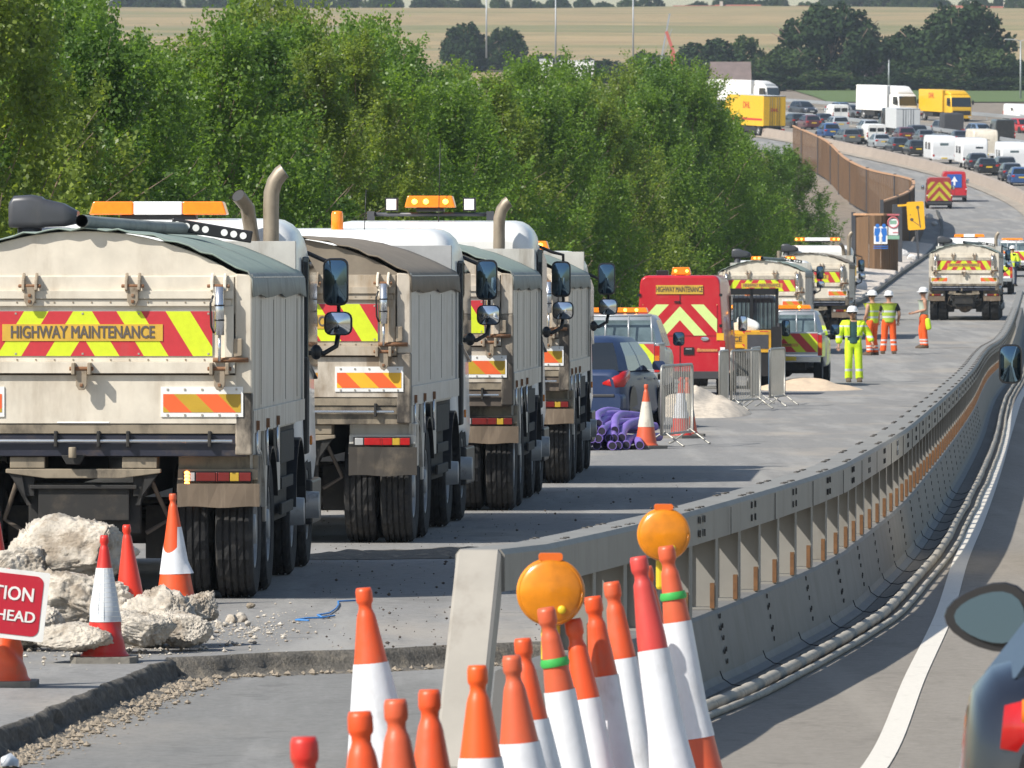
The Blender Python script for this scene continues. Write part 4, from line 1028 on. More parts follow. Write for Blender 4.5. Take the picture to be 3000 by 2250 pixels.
KIND = {
 'hatch': dict(L=4.2,st=[(0,.42,.86,.72),(.06,.28,.94,.82),(.35,.20,1.0,.875),(1.2,.17,.97,.885),(2.6,.17,.94,.885),(3.15,.18,.90,.87),(3.7,.22,.80,.83),(4.05,.30,.66,.74),(4.2,.40,.56,.62)],
      gh=[(.84,.10,3.2,.93),(.76,.28,2.85,1.17),(.66,.46,2.45,1.38),(.60,.60,2.25,1.45),(.42,.9,2.0,1.485)]),
 'saloon': dict(L=4.5,st=[(0,.45,.90,.70),(.06,.30,.98,.80),(.5,.20,1.0,.86),(1.3,.17,.95,.875),(2.8,.17,.93,.875),(3.4,.18,.90,.87),(4.0,.22,.80,.83),(4.35,.30,.66,.74),(4.5,.40,.56,.62)],
      gh=[(.82,.65,3.3,.92),(.74,.95,2.95,1.15),(.64,1.2,2.6,1.34),(.58,1.35,2.4,1.41),(.4,1.6,2.2,1.435)]),
 'estate': dict(L=4.6,st=[(0,.42,.90,.74),(.06,.28,.98,.83),(.4,.20,1.0,.88),(1.3,.17,.97,.885),(2.9,.17,.94,.885),(3.5,.18,.91,.87),(4.1,.22,.82,.83),(4.45,.30,.68,.74),(4.6,.40,.58,.62)],
      gh=[(.84,.06,3.5,.94),(.77,.16,3.15,1.2),(.68,.30,2.75,1.40),(.62,.38,2.5,1.47),(.45,.7,2.3,1.50)]),
 'coupe': dict(L=4.2,st=[(0,.42,.84,.72),(.06,.28,.93,.82),(.35,.20,.99,.875),(1.2,.17,.97,.885),(2.6,.17,.94,.885),(3.15,.18,.90,.87),(3.7,.22,.80,.83),(4.05,.30,.66,.74),(4.2,.40,.56,.62)],
      gh=[(.78,.16,3.2,.95),(.64,.36,2.85,1.13),(.54,.62,2.45,1.30),(.48,.75,2.25,1.37),(.3,1.0,2.0,1.40)]),
 'suv': dict(L=4.5,st=[(0,.50,1.0,.78),(.06,.36,1.08,.86),(.4,.28,1.1,.92),(1.3,.25,1.07,.925),(2.8,.25,1.05,.925),(3.3,.26,1.03,.91),(4.0,.30,.98,.88),(4.35,.36,.86,.82),(4.5,.46,.72,.70)],
      gh=[(.87,.05,3.35,1.06),(.82,.12,3.05,1.36),(.75,.22,2.75,1.62),(.70,.30,2.55,1.70),(.5,.6,2.3,1.735)]),
}
def make_car(label, kind, pm, x, d, head, group='cars in the distant queue', rx=0, detail=False, z=None, wheel=None, gm=None, name='car', facing=False):
    K = KIND[kind]; t = thing(name,label,'car',(x,d,zr(d) if z is None else z),-head,group,rx)
    mb = MB(); rings=[]
    for y,z0,z1,hw in K['st']:
        r = [(px*(1-.06*(1 if pz>(z0+z1)/2 else 0)),py,pz) for px,py,pz in rrect(hw,z0,z1,.14,y,3)]; rings.append(r)
    mb.loft(rings,0,True,True); mb.build('body',[pm],t)
    g = K['gh']; greenhouse(t,[ring12(a,b,c,e) for a,b,c,e in g],pm,2,gm)
    L=K['L']; zb = K['st'][1][2]; hw = K['st'][1][3]
    W = wheel or CAR_W; wz = 0; wb = (.72,L-.85)
    for y in wb:
        for s in (-1,1): put_wheel(W, s*(K['st'][3][3]-.11), y, t)
    for y in wb:
        for s in (-1,1):
            am = MB(); am.lathe([(.36,0),(.36,.012),(0,.012)],20,0,Matrix.Translation((s*(K['st'][3][3]-.012)+(-.002 if s<0 else -.008),y,.33)) @ Matrix.Rotation(pi/2,4,'Y'),False,False); am.build('wheel_arch',[black],t)
    for s in (-1,1):
        if not detail:
            mb = MB(); mb.box(*sorted((s*hw*.99,s*hw*.68)),-.005,.22,zb-.22,zb-.06); mb.build('tail_light',[red_lens],t,.02)
        mb = MB(); mb.box(*sorted((s*.76,s*.46)),L-.34,L-.09,.60,.74); mb.build('headlight',[head_m],t,.03)
        mirr = MB(); yy = K['gh'][0][2]-.75; mirr.loft([rrect(.105,.92,1.07,.05,yy,3,s*.98),rrect(.10,.93,1.06,.05,yy+.06,3,s*.98),rrect(.05,.95,1.03,.03,yy+.14,3,s*.97)],0,True,True); mirr.build('mirror',[pm],t)
    mb = MB(); mb.loft([rrect(.80,.30,.56,.08,-.06,3),rrect(.86,.26,.58,.08,.12,3)],0,True,True); mb.build('bumper',[bump_pl if kind=='suv' else pm],t); mb = MB(); mb.loft([rrect(.82,.26,.52,.08,L-.16,3),rrect(.70,.28,.50,.08,L+.04,3)],0,True,True)
    mb.build('bumper',[bump_pl if kind=='suv' else pm],t)
    mb = MB(); mb.box(-.26,.26,-.012,.02,zb-.30,zb-.19) if not detail else mb.box(-.26,.26,-.075,-.05,.40,.51); mb.build('number_plate',[num_y],t)
    mb = MB(); mb.box(-.26,.26,L+.03,L+.05,.34,.45); mb.build('number_plate',[num_w],t)
    return t
def slope(d): return atan((zr(d+4)-zr(d-4))/8)
# the blue hatchback by the pipes
blue = paint('dark_blue',(.020,.040,.105),.42,.15,.1,.12)
hb = make_car('dark blue hatchback with an amber beacon on its roof, behind the purple pipes','hatch',blue,vx(1672,133),130.6,.19,'cars and vans parked on the closed lanes',detail=True,gm=glass)
for s in (-1,1):                                        # swept tail lamps reaching round the wing
    mb = MB(); mb.loft([[(s*.50,-.012,.72),(s*.50,.06,.70),(s*.50,.06,.77),(s*.50,-.010,.75)],[(s*.70,.004,.67),(s*.68,.10,.67),(s*.68,.10,.87),(s*.70,.008,.85)],[(s*.835,.075,.68),(s*.80,.16,.68),(s*.80,.16,.93),(s*.822,.09,.90)],[(s*.882,.36,.82),(s*.85,.38,.82),(s*.85,.38,.95),(s*.878,.36,.94)]],0,True,True); mb.build('tail_light',[red_lens],hb)
mb = MB()
for s in (-1,1): mb.beam((s*.892,1.62,.80),(s*.895,1.85,.80),.02,.03,0); mb.beam((s*.888,2.55,.78),(s*.89,2.78,.78),.02,.03,0)
mb.build('door_handle',[blue],hb,.008)
mb = MB(); mb.box(-.70,.70,-.075,-.05,.52,.565); mb.build('bumper_strip',[bump_pl],hb,.01)
beacon_bar(hb,.52,1.47,1.1,None,(-.2,),x=-.30,h=.12,dp=.22)

# red high-roofed van
vred = paint('bright_red',(.50,.012,.025),.3,.5,0,.15)
def ringv(hw,z0,z1,r,y,tp): return [(x*(1-tp*max(0,(z-1.1))/1.5),y,z) for x,_,z in rrect(hw,z0,z1,r,0,4) ] if False else [(x*(1-tp*max(0,(z-1.1))/1.5),y,z) for x,_,z in rrect(hw,z0,z1,r,y,4)]
def make_van(label, pm, x, d, head, H=2.55, L=5.6, hw=.97, mz=1.50, mg=None, group='cars and vans parked on the closed lanes', rx=0, name='panel_van', z=None, rear_glass=False, cat='van'):
    t = thing(name,label,cat,(x,d,zr(d) if z is None else z),-head,group,rx); mb=MB(); k=H/2.55
    rings=[ringv(a,b,c,e,y,.13) for y,a,b,c,e in ((0,hw*.96,.45,H-.05,.14),(.05,hw*.985,.40,H-.01,.16),(.5,hw,.36,H,.18),(L-1.9,hw,.36,H,.2),(L-1.5,hw,.36,H-.10,.22),(L-1.05,hw*.99,.36,1.55*min(1,k*1.05),.2),(L-.95,hw*.98,.36,1.30*min(1,k*1.1),.16),(L-.25,hw*.93,.38,1.08,.16),(L,hw*.80,.42,.85,.12))]
    mb.loft(rings,0,True,True); mb.build('body',[pm],t)
    mb=MB()                                             # windscreen and cab windows
    mb.add([(-hw*.76,L-1.46,H-.22),(hw*.76,L-1.46,H-.22),(hw*.86,L-.98,1.38*min(1,k*1.08)),(-hw*.86,L-.98,1.38*min(1,k*1.08))],[(0,1,2,3)])
    for s in (-1,1): mb.prism([(L-2.3,1.25),(L-1.25,1.2),(L-1.62,H-.45),(L-2.3,H-.45)],'x',*sorted((s*hw*.9,s*(hw+.004-.13*hw*.35))))
    if rear_glass: 
        for s in (-1,1): mb.box(*sorted((s*.08,s*.70)),-.02,.03,1.25,H-.35)
    mb.build('window',[glass],t)
    for y in (.95,L-1.0):
        for s in (-1,1): put_wheel(VAN_W,s*(hw-.13),y,t)
    for y in (.95,L-1.0):
        for s in (-1,1): mb=MB(); mb.lathe([(.40,0),(.40,.012),(0,.012)],20,0,Matrix.Translation((s*(hw-.01)-.006,y,.36)) @ Matrix.Rotation(pi/2,4,'Y'),False,False); mb.build('wheel_arch',[black],t)
    for s in (-1,1):
        mb=MB(); mb.box(*sorted((s*hw*.995,s*hw*.88)),-.02,.10,.72,1.16); mb.box(*sorted((s*hw*.99,s*hw*.885)),-.028,-.015,.95,1.02,1); mb.build('tail_light',[red_lens,lens_w],t,.02)
        mb=MB(); mb.box(*sorted((s*hw*.86,s*hw*.55)),L-.32,L-.05,.72,.95); mb.build('headlight',[head_m],t,.04)
        mirror_unit(t,s*(hw+.17),L-1.45,mz,.20,.34,mg or mirror)
    mb=MB(); mb.loft([rrect(hw*.93,.36,.50,.05,-.12,3),rrect(hw*.97,.34,.52,.05,.10,3)],0,True,False); mb.build('bumper',[bump_pl],t)
    mb=MB()
    mb.box(-.006,.006,-.012,.02,.52,H-.20); 
    for s in (-1,1):
        for zz in (.75,1.45,2.1):
            if zz<H-.3: mb.box(*sorted((s*hw*.93,s*hw*.86)),-.025,.0,zz,zz+.06)
    mb.box(-.12,.0,-.03,.01,1.97*k,2.0*k)
    mb.build('rear_door_seam',[black],t)
    return t
dv=174
rv = make_van('bright red high-roofed van with yellow chevrons and a lit amber beacon',vred,vx(1992,dv),dv,.075)
for part in [c for c in rv.children if c.name.startswith('rear_door_seam')]: pass
mb=MB(); 
for s in (-1,1):
    stripes(mb,*sorted((s*.02,s*.79)),1.27,1.93,-.014,.23,.95,None,(0,1),-.0,1) if False else None
stripes(mb,-.79,.79,1.27,1.93,-.014,.27,.92,0,(1,0),.03,1)
ch = mb.build('chevron_panel',[pale_y,vred],rv,fix=False)
mb=MB(); mb.box(-.51,.49,-.02,-.012,2.15,2.34); tp_=mb.build('text_plate',[plate_y],rv); lettering('lettering','HIGHWAY MAINTENANCE',.165,(-.01,-.021,2.245),ink,tp_,.50,.003)
mb=MB(); mb.lathe([(0,0),(.085,.0),(.085,.012),(0,.02)],18,0,Matrix.Translation((.53,-.012,1.20))@Matrix.Rotation(pi/2,4,'X')@Matrix.Diagonal((1,.5,1,1)),False,False); mb.build('badge',[chrome],rv)
mb=MB(); mb.box(.08,.30,-.02,.0,.86,1.02,0); mb.box(.12,.26,-.026,-.02,.97,1.0,1); mb.build('rear_handle',[black,chrome],rv,.01)
mb=MB(); mb.box(.36,.80,-.016,-.010,.93,.985,0); mb.tube([(.40,-.013,.965),(.40,-.017,.965)],.04,12,0); mb.build('sticker',[mat('gold_sticker',(.55,.22,.08),.4,var=.5,scale=60)],rv)
mb=MB(); mb.box(.78,.935,-.018,-.004,1.17,1.32); mb.build('yellow_patch',[mk_y2],rv)
beacon_bar(rv,.42,2.56,.55,None,(-.55,.6),h=.16)
mb=MB(); mb.box(-.55,-.30,.8,1.1,2.54,2.66); mb.build('roof_vent',[black],rv,.02)

# pickups
silver = paint('silver_grey',(.42,.44,.46),.32,.4,.35,.25)
def make_pickup(label,x,d,head,group='cars and vans parked on the closed lanes',pm=None,lit=(-.5,.2,.6),rx=0,board=True):
    pm=pm or silver; t=thing('pickup_truck',label,'pickup truck',(x,d,zr(d)),-head,group,rx)
    mb=MB(); rings=[]
    for y,z0,z1,hw in ((1.55,.55,1.20,.86),(1.65,.45,1.22,.885),(2.6,.42,1.18,.89),(3.75,.42,1.15,.885),(4.3,.45,1.08,.87),(4.9,.5,.98,.83),(5.12,.55,.85,.74)): rings.append(rrect(hw,z0,z1,.12,y,3))
    mb.loft(rings,0,True,True)
    for s in (-1,1):
        a,b=sorted((s*.885,s*.80)); mb.box(a,b,.02,1.62,.68,1.25); 
    mb.box(-.80,.80,.05,1.6,.66,.72); mb.build('body',[pm],t,.02)
    mb=MB(); mb.box(-.80,.80,-.02,.04,.74,1.27); tg=mb.build('tailgate',[pm],t,.02)
    if board:
        b=MB(); stripes(b,-.79,.79,.80,1.235,-.025,.235,.92,0,(0,1),.06,1); b.build('chevron_panel',[hv_r,pale_y if False else hv_y],tg,fix=False)
        p=MB(); p.box(-.5,.34,-.032,-.027,.93,1.0); pp=p.build('text_plate',[plate_y],tg); lettering('lettering','HIGHWAY MAINTENANCE',.07,(-.08,-.034,.965),ink,pp,.62,.001)
    greenhouse(t,[ring12(a,y0,y1,z) for a,y0,y1,z in ((.84,1.62,4.05,1.17),(.78,1.70,3.75,1.42),(.70,1.78,3.4,1.66),(.64,1.86,3.2,1.745),(.5,2.0,3.0,1.775))],pm,2,glass_l)
    mb=MB()
    for x_ in (-.66,-.22,.22,.66): mb.tube([(x_,1.50,1.22),(x_*.95,1.62,1.74)],.018,6)
    mb.tube([(-.70,1.50,1.24),(.70,1.50,1.24)],.02,6); mb.tube([(-.64,1.62,1.74),(.64,1.62,1.74)],.02,6); mb.build('ladder_rack',[silver],t)
    for s in (-1,1):
        mb=MB(); mb.box(*sorted((s*.895,s*.795)),-.015,.14,.72,1.20,0); mb.box(*sorted((s*.89,s*.80)),-.02,-.01,.90,1.02,1); mb.build('tail_light',[red_lens,orange_lens],t,.012)
        mb=MB(); mb.box(*sorted((s*.8,s*.5)),4.85,5.1,.75,.92); mb.build('headlight',[head_m],t,.03)
        mirror_unit(t,s*1.02,3.45,1.30,.22,.26,mirror_d)
    mb=MB(); mb.box(-.86,.86,-.10,.04,.56,.71,0); mb.box(-.3,.3,-.11,-.08,.60,.70,1); mb.build('bumper',[chrome,num_y],t,.02)
    mb=MB(); mb.box(-.5,.5,.1,4.6,.38,.55); mb.tube([(-.7,1.0,.36),(.7,1.0,.36)],.07,8); mb.ball((0,1.0,.36),.16); mb.tube([(0,-.15,.52),(0,.2,.5)],.03,6); mb.build('chassis',[chassis],t)
    for y in (1.0,4.15):
        for s in (-1,1): put_wheel(VAN_W,s*.76,y,t)
    beacon_bar(t,1.05,1.80,2.35,None,lit,h=.09)
    return t
make_pickup('silver pickup with a rear window rack standing between the blue car and the red van',vx(1786,152),150,.085)
make_pickup('silver pickup with chevron tailgate near the workman in the green shirt',vx(2292,192),191,.09,lit=(.45,))
# flat-bed truck carrying sand and a sack
def flatbed():
    d=186; t=thing('dropside_truck','dark flatbed truck carrying sand between the red van and the silver pickup','truck',(vx(2130,d),d,zr(d)),-.08,'cars and vans parked on the closed lanes')
    ye=mat('worn_yellow_panel',(.55,.30,.02),.5,dirt=(.1,.08,.05),damt=.6,dscale=8)
    mb=MB()
    for s in (-1,1): mb.box(*sorted((s*1.0,s*.95)),.05,3.1,.92,1.32)
    mb.box(-1,1,.0,3.1,.84,.93); mb.build('load_bed',[chassis],t,.01)
    mb=MB(); mb.box(-1.0,1.0,-.03,.04,.92,1.34,0); tg=mb.build('tailgate',[ye],t,.01)
    b=MB(); stripes(b,-.96,.96,.94,1.02,-.034,.2,.8,0,(0,1)); stripes(b,-.96,.96,1.24,1.32,-.034,.2,.8,0,(0,1)); b.build('chevron_panel',[hv_r,mk_y2],tg,fix=False)
    lettering('lettering','SERVICE',.16,(.05,-.034,1.13),ink,tg,1.0,.003)
    mb=MB(); mb.box(-.95,.95,3.2,3.26,1.0,1.95,1)
    for x in (-.98,-.4,.4,.98): mb.box(x-.035,x+.035,3.12,3.19,.9,2.28,0)
    mb.box(-1.02,1.02,3.12,3.2,2.13,2.28,0); mb.box(-1.02,1.02,3.12,3.2,.95,1.35,0)
    for x in np.linspace(-.9,.9,19): mb.box(x-.006,x+.006,3.14,3.16,1.35,2.13,0)
    mb.build('headboard_frame',[black,glass_l],t)
    mb=MB(); mb.loft([rrect(.93,.6,2.05,.12,3.35,3),rrect(.96,.5,2.12,.14,3.5,3),rrect(.96,.45,2.12,.16,4.5,3),rrect(.94,.42,1.35,.14,5.1,3),rrect(.86,.45,1.0,.1,5.4,3)],0,True,True); mb.build('cab',[paint('charcoal',(.03,.032,.036))],t)
    mb=MB(); mb.box(-.7,.7,3.33,3.36,1.3,1.95); mb.build('window',[glass_l],t)
    mb=MB(); mb.box(-.4,.4,.1,5,.5,.84); mb.box(-.95,.95,.0,.1,.45,.55); mb.tube([(-.7,1.2,.36),(.7,1.2,.36)],.08); mb.build('chassis',[chassis],t)
    for s in (-1,1):
        mb=MB(); mb.box(*sorted((s*.9,s*.55)),-.04,.0,.56,.68); mb.build('tail_light',[red_lens],t)
        mirror_unit(t,s*1.12,4.6,1.35,.2,.38,mirror_d)
        for y in (1.2,4.5): put_wheel(VAN_W,s*.80,y,t)
    mb=MB(); mb.lathe([(.07,0),(.07,.14),(.05,.17),(0,.17)],14,0,Matrix.Translation((.28,3.7,2.12)),True,False); mb.build('beacon',[amber],t)
    mb=MB(); rings=[]
    for k in range(7):
        r_=(1-k/6)**.8; rings.append([(.25+.62*r_*cos(2*pi*j/16)*(1+.1*noise.noise((j,k,3))),.75+.6*r_*sin(2*pi*j/16),1.20+.34*(k/6)**.8) for j in range(16)])
    sp=MB(); sp.loft(rings,0,True,True); o=sp.build('sand_heap',[sand_m]); o.matrix_world=t.matrix_basis.copy(); o.location=Vector(t.location); tag(o,'heap of yellow sand in the bed of the flatbed truck','sand heap')
    sk=MB(); sk.loft([[(x,.62+yy,z) for x,z,yy in ((.35+.1*i+.02*sin(i),1.52-.03*i-.16*w,-.14),(.35+.1*i,1.52-.03*i+.13*w,-.05),(.35+.1*i,1.52-.03*i+.13*w,.12),(.35+.1*i,1.52-.03*i-.16*w,.2))] for i,w in ((-1.6,.3),(-1,.95),(0,1.1),(1.5,1.0),(3,.9),(3.8,.35))],0,True,True); o=sk.build('sack',[mat('white_sack',(.72,.72,.70),.8,var=.08)]); o.location=t.location; o.rotation_euler=t.rotation_euler
    sb=o.modifiers.new('round','SUBSURF'); sb.levels=1; sb.render_levels=2
    tag(o,'white sack lying on the sand of the flatbed truck','sack')
    bx=MB(); bx.box(.42,1.02,-.42,-.06,.84,1.30,0); bx.box(.48,.96,-.43,-.42,.92,1.24,2); bx.box(1.02,1.25,-.40,-.08,.62,1.42,1); bx.tube([(1.2,-.3,.2),(1.2,-.3,1.5)],.05,8,1); bx.box(.5,1.2,-.4,-.1,.3,.84,1)
    bx.tube([(.5,-.35,.3),(.5,-.35,.0)],.05,8,1); bx.tube([(1.2,-.35,.3),(1.2,-.35,.0)],.05,8,1); bx.box(.45,.62,-.46,-.42,.70,.86,2)
    o=bx.build('generator',[ye,black,grey_pl]); o.location=t.location; o.rotation_euler=t.rotation_euler; tag(o,'yellow generator box on legs behind the flatbed truck','generator')
sand_m = mat('yellow_sand',(.62,.48,.34),.95,var=.15,scale=12,bump=.6,bscale=14)
flatbed()

# chevron vans on the far lanes and a pickup behind the far tipper
for (px,py,lab,pm,ang) in ((2752,612,'small red van with yellow chevron rear on the far empty lane',paint('dull_red',(.33,.03,.03)),.02),(2796,592,'red van with a blue sign on its rear ahead of the chevron van',vred,.02)):
    g_=gp(px,py); v=make_van(lab,pm,g_.x,g_.y,ang,2.3,4.6,.95,1.5,None,'vans on the far closed lanes',slope(g_.y))
    mb=MB()
    if 'yellow chevron' in lab: 
        stripes(mb,-.86,.86,.60,1.98,-.02,.30,.9,0,(0,1),.05,1); mb.build('chevron_panel',[paint('dull_red',(.33,.03,.03)),mk_y if False else mat('dirty_yellow_chevron',(.50,.47,.03),.5)],v,fix=False)
        k=MB(); k.box(-.9,.9,-.05,.1,.25,.58); k.build('rear_step',[black],v)
    else:
        bl=mat('blue_sign_face',(.02,.10,.42),.4,var=.03); mb.box(-.55,.55,-.04,-.015,1.1,2.1,0); mb.prism([(-.07,1.25),(.07,1.25),(.07,1.55),(.24,1.55),(0,1.95),(-.24,1.55),(-.07,1.55)],'y',-.05,-.041,1); mb.build('arrow_sign',[bl,lens_w],v)
for (px,d_,lab) in ((2905,352,'white pickup with amber beacon just beyond the far tipper lorry'),(2962,395,'white pickup half hidden by the man in yellow beyond the far tipper lorry')):
    make_pickup(lab,vx(px,d_),d_,.085,'vehicles on the open lane',pm=white,lit=(),board=True)

# near right: dark car and the van whose mirror shows
dark = paint('near_black',(.012,.014,.022),.18,1.0,.2,.05)
nz = zr(22)
nc = make_car('dark glossy car in the live lane at the lower right corner','coupe',dark,2.045,21.6,.115,'cars in the live lane',detail=True,z=nz,gm=glass); nc.scale=(1.06,1.06,1.08)
for c in list(nc.children):
    if c.name.split('.')[0]=='mirror': bpy.data.objects.remove(c)
for s in (-1,1):
    mb=MB(); mb.loft([[(s*.36,-.005,.775),(s*.36,.12,.775),(s*.36,.14,.905),(s*.36,.02,.905)],[(s*.60,-.008,.765),(s*.60,.14,.765),(s*.60,.16,.915),(s*.60,.022,.915)],[(s*.715,.015,.785),(s*.69,.16,.785),(s*.69,.16,.89),(s*.705,.035,.89)]],0,True,True); tl=mb.build('tail_light',[red_lens],nc)
    l=MB(); l.loft([[(s*.40,-.014,.785),(s*.40,.05,.785),(s*.40,.05,.835),(s*.40,-.008,.835)],[(s*.62,-.014,.782),(s*.62,.05,.782),(s*.62,.05,.835),(s*.62,-.008,.835)]],0,True,True); l.build('lit_lamp',[mat('lit_tail_lamp',(1,.25,.05),.3,var=0,emit=2.2,ecol=(1,.33,.05))],tl)
    l=MB(); l.loft([[(s*.40,-.006,.85),(s*.40,.05,.85),(s*.40,.07,.90),(s*.40,.008,.90)],[(s*.66,-.002,.85),(s*.65,.05,.85),(s*.65,.08,.905),(s*.66,.016,.905)]],0,True,True); l.build('indicator_lens',[orange_lens],tl)
    mb=MB(); rings=[]
    for yy,g in ((-.02,.96),(.0,1.0),(.06,.96),(.12,.7)):
        rings.append([(s*(.88+g*.140*cos(a)*(1.0 if cos(a)>0 else .85)),2.62+yy+(.27*g*.125*cos(a)*(1.0 if cos(a)>0 else .85) if s<0 else 0),1.0+g*.076*sin(a)*(1.25-.3*cos(a)*1)) for a in np.linspace(0,2*pi,20,endpoint=False)])
    mb.loft(rings,0,True,True); mb.beam((s*.80,2.7,0.98),(s*.84,2.68,.99),.08,.05); o=mb.build('mirror',[black],nc)
    g=MB(); g.add([(s*(.88+.110*cos(a)*(1.0 if cos(a)>0 else .85)),2.594+(.08*.056*sin(a)*(1.25-.3*cos(a)) if s<0 else 0)+(.27*.110*cos(a)*(1.0 if cos(a)>0 else .85) if s<0 else 0),1.0+.056*sin(a)*(1.25-.3*cos(a))) for a in np.linspace(0,2*pi,20,endpoint=False)],[tuple(range(20))]); g.build('mirror_glass',[mat('blue_tinted_mirror_glass',(.10,.135,.17),.03,1,var=0)],o)
make_van('white panel van in the live lane, only its door mirror reaching into the picture',white,5.14,66.2,.068,mz=1.66,mg=mirror_d,group='cars in the live lane')

# --------------------------------------------------------------- the distant queue
def pal(n): 
    return {'dark':paint('charcoal_blue',(.03,.036,.05)),'black':paint('black',(.012,.013,.015)),'silver':paint('light_silver',(.42,.45,.48),.3,.5,.3),'blue':paint('mid_blue',(.03,.09,.25),.3,.5,.2),'ltblue':paint('pale_blue',(.16,.24,.36),.3,.5,.3),
            'red':paint('traffic_red',(.42,.02,.02)),'white':white,'grey':paint('mid_grey',(.13,.14,.15),.3,.5,.3),'maroon':paint('maroon',(.09,.02,.03))}[n]
A = pi     # facing the camera
CARS = [ # px, py(bottom), kind, colour, heading, label
 (2328,334,'hatch','dark',2.7,'dark car on the far carriageway right beside the yellow trailer'),
 (2434,336,'saloon','ltblue',2.6,'pale blue car on the far carriageway left of the white lorry'),
 (2462,345,'estate','grey',2.6,'grey car overlapping the pale blue one left of the white lorry'),
 (2385,380,'hatch','maroon',-.25,'maroon car with lit tail lamps right of the yellow trailer'),
 (2428,374,'saloon','dark',-.25,'dark saloon just right of the maroon car'),
 (2345,376,'estate','black',-.25,'black estate close behind the yellow trailer'),
 (2440,406,'hatch','blue',-.2,'bright blue hatchback by the top of the wooden fence'),
 (2465,385,'estate','silver',-.2,'silver estate ahead of the bright blue hatchback'),
 (2497,424,'estate','grey',-.2,'grey estate right of the bright blue hatchback'),
 (2524,423,'hatch','dark',-.2,'dark hatchback touching the grey estate'),
 (2590,438,'saloon','silver',-.15,'silver saloon with lit lamps left of the black hatchback'),
 (2642,450,'hatch','dark',-.15,'dark blue hatchback right of the silver saloon'),
 (2692,459,'hatch','black',-.13,'black hatchback with a yellow plate left of the first caravan'),
 (2695,412,'estate','dark',-.15,'dark estate behind the black hatchback'),
 (2660,418,'hatch','maroon',-.15,'maroon hatchback near the foot of the grey box lorry'),
 (2748,395,'estate','grey',2.75,'grey car facing the camera left of the black horsebox'),
 (2845,404,'hatch','ltblue',2.75,'pale blue car facing the camera right of the black horsebox'),
 (2822,428,'saloon','dark',-.1,'dark saloon towing the second caravan'),
 (2970,388,'hatch','red',2.8,'bright red car by the black van near the right edge'),
 (2898,515,'saloon','black',-.06,'black saloon in front of the second caravan'),
 (2868,500,'hatch','dark',-.06,'dark hatchback between the second and third caravans'),
 (2950,512,'estate','grey',-.06,'grey estate under the third caravan'),
 (2968,532,'hatch','dark',-.05,'dark hatchback low by the right edge of the queue'),
 (2994,545,'hatch','blue',-.05,'blue hatchback cut by the right edge of the picture'),
 (2612,395,'suv','grey',-.15,'grey jeep beside the grey box lorry'),
 (2520,345,'hatch','dark',2.6,'dark hatchback under the tail of the white lorry'),
 (2612,330,'suv','dark',2.7,'dark blue jeep in front of the white lorry'),
 (2762,440,'estate','grey',-.12,'grey estate just behind the first caravan'),
 (2720,425,'saloon','grey',-.14,'grey saloon beyond the black hatchback with the yellow plate'),
 (2555,395,'hatch','silver',-.18,'silver hatchback beyond the white van with rear windows'),
]
for px,py,kind,c,h,lab in CARS:
    g_=gp(px,py); hd=h
    make_car(lab,kind,pal(c),g_.x,g_.y,hd,'cars in the distant queue',(slope(g_.y) if abs(h)<1 else -slope(g_.y)))
def qv(px,py,lab,pm,h,H=2.0,L=4.8,hw=.92,rg=False):
    g_=gp(px,py); return make_van(lab,pm,g_.x,g_.y,h,H,L,hw,1.4,None,'vans in the distant queue',(slope(g_.y) if abs(h)<1 else -slope(g_.y)),rear_glass=rg)
qv(2568,424,'white van with two rear windows in the distant queue',white,-.15,1.95,4.4,.95,True)
qv(2960,357,'small white van facing the camera near the right edge',white,2.8,1.95,4.3,.9)
qv(2945,425,'tall black van among the cars near the right edge',pal('black'),-.1,2.4,5,.98)
qv(2463,362,'white van with dark rear window beyond the silver estate',white,-.2,2.0,4.4,.9,True)
# caravans
cv_w = mat('off_white_caravan_panel',(.70,.71,.72),.4,var=.04,scale=3)
def caravan(px,py,lab,h,hw=1.1,H=2.5,L=5,win=True,cream_=False,txt=False):
    g_=gp(px,py); t=thing('caravan',lab,'caravan',(g_.x,g_.y,zr(g_.y)),-h,'caravans in the distant queue',slope(g_.y)); mb=MB()
    rings=[rrect(hw*a,z0,z1,.16,y,4) for y,a,z0,z1 in ((-.06,.93,.62,H*.62),(.0,.97,.5,H*.78),(.12,1,.42,H*.93),(.45,1,.40,H),(L-.5,1,.40,H),(L-.1,1,.42,H*.85),(L,.95,.5,H*.6))]
    mb.loft(rings,0,True,True); mb.build('body',[cream if cream_ else cv_w],t)
    mb=MB(); mb.box(-.38 if win!=2 else .05,.38 if win!=2 else .72,-.045,.08,1.28,1.85); mb.build('window',[glass_l if win==1 else glass],t,.03)
    for s in (-1,1):
        k=MB(); k.box(*sorted((s*hw*.93,s*hw*.78)),-.075,.05,.68,.86); k.build('tail_light',[red_lens],t,.01); put_wheel(VAN_W,s*(hw-.2),L*.45,t)
        w=MB(); w.box(*sorted((s*(hw+.012),s*(hw-.03))),.9,2.2,1.25,1.85); w.box(*sorted((s*(hw+.012),s*(hw-.03))),2.8,3.8,1.25,1.85); w.build('window',[glass],t)
    k=MB(); k.loft([rrect(hw*.9,.42,.62,.06,-.10,3),rrect(hw*.95,.40,.66,.06,.1,3)],0,True,False); k.box(-.26,.26,-.12,-.09,.48,.58,1); k.build('bumper',[cv_w,num_y],t)
    k=MB(); k.tube([(0,L,.5),(0,L+1.2,.45)],.05,6); k.build('tow_bar',[chassis],t)
    if txt: lettering('lettering','CARAVAN' if False else 'tourer',.2,(0,-.075,2.0),pal('ltblue'),t)
    return t
caravan(2766,481,'white caravan with a grey rear window, leftmost of the caravans',-.10,1.1,2.45,5,1)
caravan(2856,493,'white caravan with a dark off-centre window, middle of the caravans',-.08,1.12,2.55,5,2)
